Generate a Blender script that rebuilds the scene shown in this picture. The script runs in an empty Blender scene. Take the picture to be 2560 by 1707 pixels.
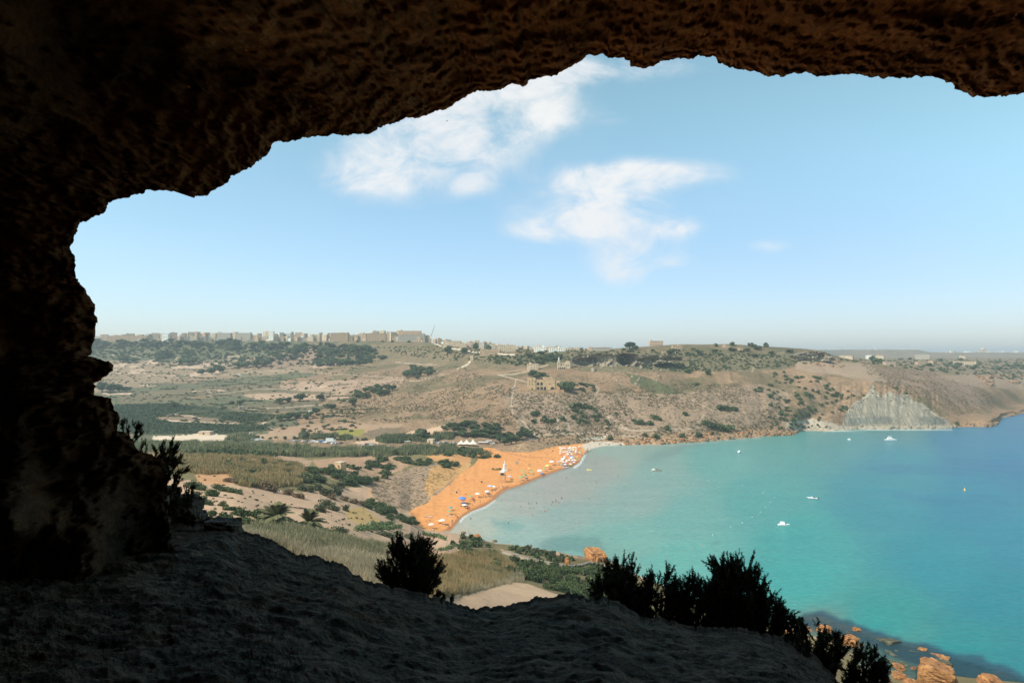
import bpy, math, random
import numpy as np
R = math.radians
scene = bpy.context.scene
C = scene.collection
rng = np.random.default_rng(7)
random.seed(7)
F = 1707.0; HY = 890.0; H = 98.0; CX = 1280.0      # focal length in photo pixels, horizon row, eye height

# ---------------- camera ----------------
cam = bpy.data.cameras.new("camera"); co = bpy.data.objects.new("camera", cam); C.objects.link(co)
co.location = (0, 0, H); co.rotation_euler = (R(90), 0, 0)
cam.lens = 24.0; cam.sensor_width = 36.0; cam.shift_y = 36.5/2560
cam.clip_start = 0.1; cam.clip_end = 40000
scene.camera = co
scene.render.engine = 'CYCLES'
scene.cycles.use_denoising = True
scene.cycles.max_bounces = 8; scene.cycles.diffuse_bounces = 5; scene.cycles.glossy_bounces = 3
scene.cycles.transparent_max_bounces = 12; scene.cycles.volume_bounces = 0
scene.cycles.use_adaptive_sampling = True
scene.cycles.sample_clamp_indirect = 4
vs = scene.view_settings
vs.view_transform = 'Standard'; vs.look = 'None'; vs.gamma = 1; vs.exposure = 0.15

# ---------------- sun ----------------
SUN = np.array([-0.80, -0.46, 1.02]); SUN = SUN/np.linalg.norm(SUN)     # towards the sun
sl = bpy.data.lights.new("sun", 'SUN'); sl.energy = 4.6; sl.angle = R(0.5); sl.color = (1, .93, .82)
so = bpy.data.objects.new("sun", sl); C.objects.link(so)
from mathutils import Vector
so.rotation_euler = Vector(SUN).to_track_quat('Z', 'Y').to_euler(); so.location = (-50, -50, 300)

# ---------------- node helper ----------------
class NT:
    def __init__(s, nt): s.t = nt; s.n = nt.nodes; s.l = nt.links
    def node(s, typ, **kw):
        n = s.n.new(typ)
        for k, v in kw.items(): setattr(n, k, v)
        return n
    def put(s, sock, v):
        if v is None: return
        if isinstance(v, bpy.types.NodeSocket): s.l.new(v, sock)
        else:
            if isinstance(v, (tuple, list)) and len(v) == 3 and sock.type == 'RGBA': v = (*v, 1)
            sock.default_value = v
    def math(s, op, a, b=None, c=None, clamp=False):
        n = s.node('ShaderNodeMath', operation=op, use_clamp=clamp)
        s.put(n.inputs[0], a); s.put(n.inputs[1], b); s.put(n.inputs[2], c); return n.outputs[0]
    def noise(s, vec, scale, detail=3, rough=.55, dist=0):
        n = s.node('ShaderNodeTexNoise'); s.put(n.inputs['Vector'], vec); n.inputs['Scale'].default_value = scale
        n.inputs['Detail'].default_value = detail; n.inputs['Roughness'].default_value = rough
        n.inputs['Distortion'].default_value = dist; return n.outputs[0]
    def voro(s, vec, scale, feat='F1'):
        n = s.node('ShaderNodeTexVoronoi', feature=feat); s.put(n.inputs['Vector'], vec); n.inputs['Scale'].default_value = scale
        return n.outputs[0]
    def mix(s, f, a, b, mode='MIX'):
        n = s.node('ShaderNodeMix', data_type='RGBA', blend_type=mode)
        s.put(n.inputs[0], f); s.put(n.inputs[6], a); s.put(n.inputs[7], b); return n.outputs[2]
    def ramp(s, f, a, b, lo=0, hi=1, smooth=True):
        n = s.node('ShaderNodeMapRange', interpolation_type='SMOOTHSTEP' if smooth else 'LINEAR')
        s.put(n.inputs[0], f); n.inputs[1].default_value = a; n.inputs[2].default_value = b
        n.inputs[3].default_value = lo; n.inputs[4].default_value = hi; return n.outputs[0]
    def bump(s, h, strength, dist, normal=None):
        n = s.node('ShaderNodeBump'); s.put(n.inputs['Height'], h); n.inputs['Strength'].default_value = strength
        n.inputs['Distance'].default_value = dist
        if normal is not None: s.put(n.inputs['Normal'], normal)
        return n.outputs[0]
    def scalev(s, vec, sc):
        n = s.node('ShaderNodeMapping'); s.put(n.inputs['Vector'], vec); n.inputs['Scale'].default_value = sc; return n.outputs[0]

# ---------------- sky ----------------
w = bpy.data.worlds.new("World"); scene.world = w; w.use_nodes = True
T = NT(w.node_tree); T.n.clear()
sky = T.node('ShaderNodeTexSky', sky_type='NISHITA'); sky.sun_disc = False
sky.sun_elevation = math.asin(SUN[2]); sky.sun_rotation = math.atan2(SUN[0], SUN[1])
sky.altitude = 100; sky.air_density = 1.0; sky.dust_density = 0.7; sky.ozone_density = 1.6
tc = T.node('ShaderNodeTexCoord').outputs['Generated']
sp = T.node('ShaderNodeSeparateXYZ'); T.put(sp.inputs[0], tc)
yy = T.math('MAXIMUM', sp.outputs[1], 0.05)
u = T.math('DIVIDE', sp.outputs[0], yy); v = T.math('DIVIDE', sp.outputs[2], yy)
cv = T.node('ShaderNodeCombineXYZ'); T.put(cv.inputs[0], u); T.put(cv.inputs[1], v)
n1 = T.noise(T.scalev(cv.outputs[0], (1, 1.5, 1)), 11, 9, .66, .5)
n2 = T.noise(T.scalev(cv.outputs[0], (1, 1.3, 1)), 3.2, 4, .5)
CLOUDS = [(930,440,110,55,1.0),(1040,400,150,75,1.1),(1120,345,165,75,1.1),(1220,290,165,70,1.1),(1310,240,130,65,1.05),(1420,165,150,45,.8),(1170,455,70,34,.75),(1650,170,180,32,.55),
          (1530,295,50,22,.4),(1460,480,110,40,.95),(1650,432,170,34,1.0),(1560,455,120,40,.95),(1360,572,110,30,.95),(1450,560,90,36,.95),(1570,532,110,36,1.0),(1690,572,60,26,1.0),
          (1575,632,100,44,1.0),(1545,690,54,30,.9),(1925,617,56,20,.8),(1290,522,50,18,.35),(1690,655,40,18,.4)]
acc = None
for (cx, cy, rx, ry, st) in CLOUDS:
    a = T.math('MULTIPLY_ADD', u, F/(rx*1.14), (CX-cx)/(rx*1.14)); b = T.math('MULTIPLY_ADD', v, F/(ry*1.08), (cy-HY)/(ry*1.08))
    r2 = T.math('ADD', T.math('MULTIPLY', a, a), T.math('MULTIPLY', b, b))
    m = T.math('MULTIPLY', T.math('EXPONENT', T.math('MULTIPLY', r2, -0.95)), st)
    acc = m if acc is None else T.math('ADD', acc, m)
dens = T.math('MULTIPLY', T.math('MINIMUM', acc, 1.15), T.math('MULTIPLY_ADD', n1, 1.9, T.math('MULTIPLY_ADD', n2, .9, -.80)))
cl = T.ramp(dens, .10, 1.0, 0, .9)
wisp = T.math('MULTIPLY', T.ramp(T.noise(T.scalev(cv.outputs[0], (.8, 2.2, 1)), 2.3, 5, .6), .45, .85), .10)
cl = T.math('MAXIMUM', cl, wisp)
skyc = T.mix(1.0, sky.outputs[0], T.mix(T.ramp(v, 0.0, .38, 0, 1, False), (1.04, 1.11, 1.36), (1.40, 1.60, 1.25)), 'MULTIPLY')
skyc = T.mix(T.math('MULTIPLY', T.ramp(u, -.45, .6), T.ramp(v, .34, .10)), skyc, T.mix(1.0, skyc, (.79, .775, .80), 'MULTIPLY'))
shade = T.mix(T.ramp(n2, .3, .7), (5.9, 6.1, 6.4), (6.9, 6.8, 6.65))
outc = T.mix(cl, skyc, shade)
bg = T.node('ShaderNodeBackground'); T.put(bg.inputs[0], outc); bg.inputs[1].default_value = 0.13
wo = T.node('ShaderNodeOutputWorld'); T.l.new(bg.outputs[0], wo.inputs[0])

# ---------------- numpy noise ----------------
def _h(ix, iy, iz):
    h = (ix*374761393 + iy*668265263 + iz*2147483647 + 1274126177) & 0xffffffff
    h = ((h ^ (h >> 13))*1274126177) & 0xffffffff
    h = ((h ^ (h >> 16))*2246822519) & 0xffffffff
    return ((h ^ (h >> 15)) & 0xffff)/32767.5 - 1.0
def vn(x, y, z=0.0):
    x, y, z = np.broadcast_arrays(np.asarray(x, float), np.asarray(y, float), np.asarray(z, float))
    ix = np.floor(x).astype(np.int64); iy = np.floor(y).astype(np.int64); iz = np.floor(z).astype(np.int64)
    fx = x-ix; fy = y-iy; fz = z-iz
    fx = fx*fx*(3-2*fx); fy = fy*fy*(3-2*fy); fz = fz*fz*(3-2*fz)
    def L(a, b, t): return a+(b-a)*t
    c = [[[_h(ix+i, iy+j, iz+k) for k in (0, 1)] for j in (0, 1)] for i in (0, 1)]
    return L(L(L(c[0][0][0], c[1][0][0], fx), L(c[0][1][0], c[1][1][0], fx), fy),
             L(L(c[0][0][1], c[1][0][1], fx), L(c[0][1][1], c[1][1][1], fx), fy), fz)
def fbm(x, y, z=0.0, o=4, g=.5, lac=2.03):
    s = 0; a = 1; n = 0
    for i in range(o):
        s = s + a*vn(x*lac**i+17.3*i, y*lac**i-9.1*i, z*lac**i+4.7*i); n += a; a *= g
    return s/n
def ridged(x, y, z=0.0, o=4, g=.5):
    s = 0; a = 1; n = 0
    for i in range(o):
        s = s + a*(1-np.abs(vn(x*2.03**i+7.3*i, y*2.03**i-3.1*i, z*2.03**i+1.7*i))*2); n += a; a *= g
    return s/n

# ---------------- mesh helpers ----------------
def mk(name, V, Fc, mat, parent=None, smooth=False, col=None, loc=None, link=True, mats=None, mi=None):
    V = np.asarray(V, np.float32).reshape(-1, 3); Fc = np.asarray(Fc)
    me = bpy.data.meshes.new(name)
    nf, k = Fc.shape
    me.vertices.add(len(V)); me.vertices.foreach_set('co', V.ravel())
    me.loops.add(nf*k); me.loops.foreach_set('vertex_index', Fc.astype(np.int32).ravel())
    me.polygons.add(nf); me.polygons.foreach_set('loop_start', np.arange(0, nf*k, k, dtype=np.int32))
    me.update(calc_edges=True)
    me.polygons.foreach_set('use_smooth', np.full(nf, bool(smooth)))
    if col is not None:
        at = me.color_attributes.new('Col', 'FLOAT_COLOR', 'POINT')
        c4 = np.ones((len(V), 4), np.float32); c4[:, :col.shape[1]] = col; at.data.foreach_set('color', c4.ravel())
    for m in (mats or [mat]): me.materials.append(m)
    if mi is not None: me.polygons.foreach_set('material_index', np.asarray(mi, np.int32))
    o = bpy.data.objects.new(name, me)
    if link: C.objects.link(o)
    if parent is not None: o.parent = parent
    if loc is not None: o.location = loc
    return o
def tag(o, label=None, cat=None, group=None, kind=None):
    if label: o['label'] = label
    if cat: o['category'] = cat
    if group: o['group'] = group
    if kind: o['kind'] = kind
    return o
def empty(name, loc=(0, 0, 0), rz=0, sc=1):
    e = bpy.data.objects.new(name, None); C.objects.link(e); e.location = loc; e.rotation_euler = (0, 0, rz)
    e.scale = (sc, sc, sc) if not hasattr(sc, '__len__') else sc; e.empty_display_size = .2; return e
def copy_tree(o, parent=None, loc=None, rz=None, sc=None):
    c = o.copy(); C.objects.link(c)
    if parent is not None: c.parent = parent
    if loc is not None: c.location = loc
    if rz is not None: c.rotation_euler = (0, 0, rz)
    if sc is not None: c.scale = (sc, sc, sc) if not hasattr(sc, '__len__') else sc
    for ch in KIDS.get(o.name, ()): copy_tree(ch, c)
    return c
KIDS = {}
def kids(o, *ch):
    KIDS.setdefault(o.name, []).extend(ch)
def grid_faces(nr, nc, wrap=False):
    r = np.arange(nr-1)[:, None]; c = np.arange(nc if wrap else nc-1)[None, :]
    c2 = (c+1) % nc
    return np.stack([r*nc+c, r*nc+c2, (r+1)*nc+c2, (r+1)*nc+c], -1).reshape(-1, 4)
def P(x, y, d): return np.array([(x-CX)/F*d, d, H-(y-HY)/F*d])
def inpoly(px, py, poly):
    poly = np.asarray(poly, float); n = len(poly); res = np.zeros(np.shape(px), bool)
    j = n-1
    for i in range(n):
        xi, yi = poly[i]; xj, yj = poly[j]
        c = ((yi > py) != (yj > py)) & (px < (xj-xi)*(py-yi)/((yj-yi) if yj != yi else 1e-9)+xi)
        res ^= c; j = i
    return res

# ---------------- materials ----------------
def base_mat(name):
    m = bpy.data.materials.new(name); m.use_nodes = True; T = NT(m.node_tree)
    return m, T, T.n['Principled BSDF']
def solid(name, col, rough=.8, var=.12, scale=3.0, spec=.3, metal=0):
    m, T, b = base_mat(name)
    g = T.node('ShaderNodeTexCoord').outputs['Object']
    n = T.noise(g, scale, 4)
    c = T.mix(T.ramp(n, .3, .7), tuple(x*(1-var) for x in col), tuple(min(1, x*(1+var)) for x in col))
    T.put(b.inputs['Base Color'], c); b.inputs['Roughness'].default_value = rough
    b.inputs['Specular IOR Level'].default_value = spec; b.inputs['Metallic'].default_value = metal
    return m
def leafmat(name, a, b_, scale=.6, trans=True):
    m, T, b = base_mat(name)
    g = T.node('ShaderNodeNewGeometry')
    n = T.noise(g.outputs['Position'], scale, 3)
    oi = T.node('ShaderNodeObjectInfo').outputs['Random']
    f = T.math('ADD', T.ramp(n, .3, .7, 0, .55), T.math('MULTIPLY', oi, .3))
    f = T.math('ADD', f, T.math('MULTIPLY', g.outputs['Random Per Island'], .3))
    T.put(b.inputs['Base Color'], T.mix(f, a, b_)); b.inputs['Roughness'].default_value = .75
    b.inputs['Specular IOR Level'].default_value = .15
    return m
# ---------------- terrain ----------------
# every row is a contour of the land written as (x, y, distance) and joined across the bay
def row(pts): return np.array(pts, float)
XS = np.unique(np.concatenate([np.arange(-900, 150, 14), np.arange(150, 2570, 2.6), np.arange(2570, 3600, 14)]))
NC = len(XS)
COAST_N = [(1125,1331),(1180,1341),(1198,1347),(1239,1358),(1280,1361),(1389,1378),(1430,1388),(1468,1392),(1520,1398),(1600,1440),(1700,1480),(1800,1522),(1920,1560),(2000,1580),(2100,1610),(2200,1645),(2350,1682),(2460,1696),(2560,1704),(3600,1740)]
COAST_F = [(1125,1327),(1139,1311),(1155,1292),(1177,1279),(1212,1265),(1234,1251),(1247,1237),(1266,1224),(1307,1212),(1348,1194),(1389,1179),(1430,1165),(1449,1155),(1456,1140),(1468,1129),(1479,1122),(1506,1115),(1552,1112),(1606,1111),(1661,1110),(1742,1105),(1824,1098),(1920,1090),(1961,1089),(1991,1085),(2003,1077),(2070,1077),(2138,1073),(2219,1072.5),(2301,1072),(2342,1072.5),(2410,1067),(2478,1067),(2495,1062),(2503,1045),(2530,1040),(2560,1033),(3600,1015)]
def sea_row(c): c = np.array(c, float); return np.stack([c[:, 0], c[:, 1], H*F/(c[:, 1]-HY)], 1)
def zrow(pts, z=None): p = np.array(pts, float); z = p[:, 2] if z is None else z; return np.stack([p[:, 0], p[:, 1], (H-z)*F/(p[:, 1]-HY)], 1)
cn = np.vstack([zrow([(-900,1180,47),(400,1180,47),(600,1200,40),(800,1240,28),(900,1270,19),(1000,1300,9),(1027,1305,6),(1060,1325,2)]), sea_row(COAST_N)])
cf = np.vstack([zrow([(-900,1150,40),(400,1150,40),(600,1165,34),(800,1190,24),(900,1240,15.5),(1000,1290,6),(1027,1281,3),(1049,1309,1.2)]), sea_row(COAST_F)])
rb = np.vstack([zrow([(-900,1140,36),(400,1140,36),(600,1150,31),(800,1170,22),(900,1190,17),(1000,1262,6.5)]), zrow([(1027,1279),(1081,1249),(1125,1211),(1158,1181),(1185,1162),(1205,1135),(1235,1128),(1261,1129),(1321,1132),(1389,1116),(1457,1108),(1506,1107)], 2.0)])
rd = row([(-900,1125,537),(400,1125,537),(600,1125,552),(800,1140,553),(1000,1150,571),(1125,1135,627),(1170,1128,668),(1205,1120,700),(1235,1118,702),(1261,1116,704),(1321,1108,712),(1389,1106,744),(1457,1102,760),(1506,1102,775)])
r3 = row([(-900,1118,629),(400,1118,629),(600,1110,667),(800,1108,681),(1000,1110,690),(1125,1112,699),(1250,1110,725),(1400,1093,772),(1500,1095,790)])
XB = np.array([1530,1552,1606,1661,1742,1824,1920,1961,1991,2003,2070,2138,2219,2301,2342,2410,2478,2495,2503,2530,2560,3600], float)
cfi = np.interp(XB, cf[:, 0], cf[:, 2])
def off(r, dd, z):
    d = cfi+dd; zz = z if np.ndim(z) == 0 else np.interp(XB, [q[0] for q in z], [q[1] for q in z])
    return np.vstack([r, np.stack([XB, HY+(H-zz)/d*F, d], 1)])
rb = off(rb, 5, 1.5); rd = off(rd, 11, [(1530,2.5),(2000,3),(2100,6),(2300,7),(2400,3),(3600,2)]); r3 = off(r3, 20, [(1530,5),(1950,7),(2060,15),(2280,17),(2380,7),(3600,4)])
ROWS = [
 row([(-900,1700,16),(3600,1700,16)]) , 
 row([(-900,1900,45),(800,1900,45),(1400,2100,50),(3600,2300,60)]),
 row([(-900,1350,100),(450,1360,100),(800,1450,105),(1200,1550,110),(1400,1560,140),(1600,1620,170),(1750,1660,180),(1920,1700,188),(2200,1740,188),(2560,1790,180),(3600,1900,170)]),
 row([(-900,1270,150),(450,1275,150),(600,1287,155),(693,1312,166),(820,1325,176),(900,1350,182),(1000,1395,182),(1150,1440,200),(1280,1445,235),(1400,1455,250),(1600,1510,255),(1750,1550,240),(1920,1602,232),(2200,1680,212),(2350,1705,205),(2560,1725,198),(3600,1800,190)]),
 cn, None, cf, rb, rd, r3,
 row([(-900,1045,837),(600,1045,837),(800,1050,811),(1000,1050,790),(1125,1055,780),(1250,1050,790),(1400,1050,800),(1500,1050,825),(1600,1045,830),(1750,1045,830),(1920,1030,885),(1991,1025,905),(2080,1010,950),(2180,985,968),(2300,1010,965),(2380,1035,985),(2460,1030,1050),(2560,1012,1300),(3600,1000,1300)]),
 row([(-900,960,1290),(600,960,1290),(800,960,1170),(1000,962,1049),(1125,972,940),(1250,975,880),(1400,972,885),(1500,970,900),(1600,970,910),(1750,960,940),(1920,950,990),(2080,950,1010),(2180,945,1030),(2350,960,1120),(2460,980,1180),(2560,978,1450),(3600,970,1450)]),
 row([(-900,900,1700),(600,900,1650),(800,905,1500),(1000,910,1350),(1125,915,1200),(1250,920,1060),(1400,917,1015),(1500,912,1010),(1600,912,1015),(1750,905,1060),(1920,900,1110),(2080,905,1130),(2200,918,1170),(2350,935,1300),(2460,938,1500),(2560,935,1700),(3600,930,1700)]),
 row([(-900,853,1950),(600,853,1900),(800,853,1750),(1000,853,1600),(1080,857,1500),(1200,871,1350),(1400,875,1200),(1500,874,1180),(1600,868,1180),(1690,861,1180),(1824,859.5,1200),(1920,866,1220),(2002,870.5,1240),(2060,877,1250),(2085,890,1270),(2151,901,1300),(2250,912,1420),(2350,912,1600),(2460,910,1800),(2560,908,1900),(3600,905,1900)]),
 row([(-900,862,2300),(600,862,2300),(1000,862,2000),(1200,880,1700),(1400,884,1550),(1900,884,1600),(2060,893,2100),(2150,897,2200),(2350,897,2300),(2560,896,2400),(3600,896,2400)]),
 row([(-900,878,3200),(1000,878,3200),(1900,890,3300),(2150,893,3500),(3600,893,3500)]),
 row([(-900,880,5000),(1500,882,5000),(2000,876,5000),(2070,874.5,5000),(2300,874,5000),(2325,881,5050),(2400,881,5100),(3600,882,5100)]),
 row([(-900,884,6500),(3600,885,6500)]),
 row([(-900,887,12000),(3600,887,12000)]),
]
NS = [5,14,26,40,None,None,10,18,20,22,34,46,40,34,6,6,6,4,3]
yr = []; dr = []
for k, r_ in enumerate(ROWS):
    if r_ is None: yr.append(None); dr.append(None); continue
    o = np.argsort(r_[:, 0], kind='stable'); r_ = r_[o]
    y = np.interp(XS, r_[:, 0], r_[:, 1]); d = np.interp(XS, r_[:, 0], r_[:, 2])
    if k not in (4, 6, 7):
        kk = 15; ker = np.ones(kk)/kk; pad = lambda a: np.concatenate([np.full(kk//2, a[0]), a, np.full(kk//2, a[-1])])
        y = np.convolve(pad(y), ker, 'valid'); d = np.convolve(pad(d), ker, 'valid')
    yr.append(y); dr.append(d)
zr = [None if y is None else H-(y-HY)/F*d for y, d in zip(yr, dr)]
zr[0] = np.full(NC, 84.0); zr[1] = np.interp(XS, [0, 1300, 2000, 3600], [71, 66, 50, 45])
zr[2] = H-(yr[2]-HY)/F*dr[2]
gap = np.maximum(dr[6]-dr[4], 3)
dr[5] = dr[4]+gap*.5
zr[5] = np.where(XS > 1110, -np.minimum(gap*.03, 7)-.3, (zr[4]+zr[6])/2)
Dk = [dr[0]]
for k in range(1, len(ROWS)): Dk.append(np.maximum(dr[k], Dk[-1]+2.0))
D = np.stack(Dk); Zc = np.stack(zr)
cm = XS > 1118; Zc[4][cm] = 0; Zc[6][cm] = 0
# monotone cubic through the rows of every column
hk = np.diff(D, axis=0); dl = np.diff(Zc, axis=0)/hk
M = np.zeros_like(Zc); M[0] = dl[0]; M[-1] = dl[-1]
w1 = 2*hk[1:]+hk[:-1]; w2 = hk[1:]+2*hk[:-1]
with np.errstate(divide='ignore', invalid='ignore'):
    hm = (w1+w2)/(w1/dl[:-1]+w2/dl[1:])
M[1:-1] = np.where(dl[:-1]*dl[1:] > 0, hm, 0)
nseg = [6, 14, 40, 50, 30, 30, 34, 26, 20, 40, 60, 56, 46, 14, 10, 10, 8, 6]
assert len(nseg) == len(ROWS)-1
ker = np.hanning(43); ker /= ker.sum()
M = np.stack([np.convolve(np.concatenate([np.full(21, m_[0]), m_, np.full(21, m_[-1])]), ker, 'valid') for m_ in M])
Dg = []; Zg = []; SEG = []
for k, n in enumerate(nseg):
    t = np.arange(n)[:, None]/n
    h = hk[k][None]; t2 = t*t; t3 = t2*t
    Dg.append(D[k][None]+t*h); SEG += [k+i/n for i in range(n)]
    Zg.append((2*t3-3*t2+1)*Zc[k]+(t3-2*t2+t)*h*M[k]+(-2*t3+3*t2)*Zc[k+1]+(t3-t2)*h*M[k+1])
Dg.append(D[-1][None]); Zg.append(Zc[-1][None]); SEG.append(len(nseg))
Dg = np.vstack(Dg); Zg = np.vstack(Zg); SEG = np.array(SEG)[:, None]*np.ones(NC)
NR = len(Dg)
Xg = (XS[None]-CX)/F*Dg; XI = XS[None]+0*Dg
# relief: broad swells, gullies, terraces; quiet at the coast and on the beach
S = lambda a, b, x: (lambda t: t*t*(3-2*t))(np.clip((x-a)/(b-a), 0, 1))
calm = np.clip(np.minimum(np.abs(Zg)/10, 1), 0, 1)
far = S(500, 1200, Dg)
rel = fbm(Xg/70, Dg/70, 0, 4)*2.2*far*calm + fbm(Xg/16+5, Dg/16, 3, 3)*.55*calm
crest = np.exp(-((SEG-13)/.5)**2)
rel = rel*(1-.6*crest)
cape = S(2040, 2110, XI)*(1-S(2330, 2400, XI))*S(8.4, 9.2, SEG)*(1-S(10.4, 11, SEG))
rel = rel + cape*(ridged(XI/13, SEG*.5, 9, 3)*2.6+ridged(XI/5, SEG*1.5, 4, 2)*.8)
hillr = S(1500, 1700, XI)*(1-S(2050, 2100, XI))*S(9.2, 10, SEG)*(1-S(11.6, 12.4, SEG))
rel = rel + hillr*ridged(XI/52+SEG*.35, SEG*.35, 2, 3)*3.0
rocky = S(1490, 1560, XI)*S(5.6, 6.05, SEG)*(1-S(8.5, 9.6, SEG))*(1-cape)
rel = rel + rocky*(np.abs(fbm(Xg/4, Dg/4, 1, 3))*3.0)*np.clip((SEG-6)*2, 0, 1)
Zg = Zg+rel
YI = HY+(H-Zg)/Dg*F
# lookup tables: photo pixel -> visible ground, and world -> height
env = np.minimum.accumulate(YI, axis=0)
YT = np.arange(840, 1900)
DT = np.zeros((len(YT), NC), np.float32)
for c in range(NC):
    e = env[:, c]; i0 = 0
    DT[:, c] = np.interp(YT, e[::-1]-np.arange(NR)*1e-7, Dg[::-1, c])
def zat(X, Y):
    X = np.atleast_1d(X).astype(float); Y = np.atleast_1d(Y).astype(float)
    ci = np.clip(np.searchsorted(XS, X/Y*F+CX)-1, 0, NC-2); out = np.empty(len(X))
    xq = X/Y*F+CX
    t = np.clip((xq-XS[ci])/(XS[ci+1]-XS[ci]), 0, 1)
    if len(X) < 400:
        for i in range(len(X)):
            out[i] = np.interp(Y[i], Dg[:, ci[i]], Zg[:, ci[i]])*(1-t[i])+np.interp(Y[i], Dg[:, ci[i]+1], Zg[:, ci[i]+1])*t[i]
        return out
    def at(cc):
        lo = np.zeros(len(X), int); hi = np.full(len(X), NR-1)
        for _ in range(10):
            mid = (lo+hi)//2; g = Dg[mid, cc] <= Y; lo = np.where(g, mid, lo); hi = np.where(g, hi, mid)
        lo = np.clip(lo, 0, NR-2); f = np.clip((Y-Dg[lo, cc])/(Dg[lo+1, cc]-Dg[lo, cc]), 0, 1)
        return Zg[lo, cc]*(1-f)+Zg[lo+1, cc]*f
    return at(ci)*(1-t)+at(ci+1)*t
def ground(x, y):
    x = np.atleast_1d(np.asarray(x, float)); y = np.atleast_1d(np.asarray(y, float))
    ci = np.clip(np.searchsorted(XS, x), 0, NC-1); yi = np.clip(np.round(y-840).astype(int), 0, len(YT)-1)
    d = DT[yi, ci].astype(float); X = (x-CX)/F*d
    return np.stack([X, d, zat(X, d)], 1)
def g1(x, y): return ground(x, y)[0]

# ---------------- ground colours (painted as they lie on the land) ----------------
jx = fbm(Xg/9, Dg/9, 2, 3)*6; jy = fbm(Xg/9, Dg/14, 8, 3)*3.0
px_ = XI+jx; py_ = YI+jy
TAN = np.array([.30,.192,.118]); OLV = np.array([.085,.095,.042]); GRN = np.array([.11,.13,.055]); SOIL = np.array([.47,.30,.19]); SAND = np.array([.74,.335,.12])
jx = jx+fbm(Xg/2.2, Dg/3.5, 4, 2)*2.5; jy = jy+fbm(Xg/2.2, Dg/3.5, 6, 2)*1.6; px_ = XI+jx; py_ = YI+jy
n_a = fbm(Xg/45, Dg/60, 1, 4)[..., None]; n_b = fbm(Xg/11, Dg/16, 4, 4)[..., None]
colr = TAN*(1+.20*n_a+.12*n_b)
spk = np.full(Dg.shape, .55)
def paint(poly, c, s=None, a=1.0, soft=None):
    m = inpoly(px_, py_, poly); 
    if a < 1: colr[m] = colr[m]*(1-a)+np.array(c)*a*(1+.12*n_b[m]+.1*n_a[m])
    else: colr[m] = np.array(c)*(1+.12*n_b[m]+.12*n_a[m])
    if s is not None: spk[m] = s
# broad zones
olv_ = S(9, 9.6, SEG)*np.clip(fbm(Xg/60, Dg/70, 21, 4)*2.2-.05, 0, .75)+S(9, 9.6, SEG)*np.clip(fbm(Xg/14, Dg/20, 31, 3)*2-.3, 0, .5)
olv_ = np.clip(olv_, 0, .8)[..., None]; colr = colr*(1-olv_)+np.array([.135,.115,.06])*olv_
upr = S(2090, 2160, XI)
left = (1-S(600, 1000, XI))*S(6.5, 8, SEG)
colr = np.where((left*(.5+n_a[..., 0]*.9) > .3)[..., None], np.array([.135,.13,.075])*(1+.25*n_b), colr)
upl = S(11.6, 12.3, SEG)*(1-.6*upr)
colr = colr*(1-upl[..., None]*.55)+np.array([.11,.11,.06])*(1+.3*n_b)*upl[..., None]*.55
nearz = SEG < 6.9
colr[nearz] = (np.array([.50,.325,.21])*(1+.14*n_b+.12*n_a))[nearz]; spk[nearz] = .15
neargreen = (SEG+n_b[..., 0]*.3 < 4) & (XI+n_a[..., 0]*160+jx*3 > 1150)
colr[neargreen] = (np.array([.17,.135,.07])*(1+.3*n_b))[neargreen]
paint([(380,1125),(1230,1118),(1240,1150),(1180,1170),(1050,1165),(900,1215),(760,1230),(620,1215),(380,1190)], (.21,.17,.08), .4)
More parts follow.
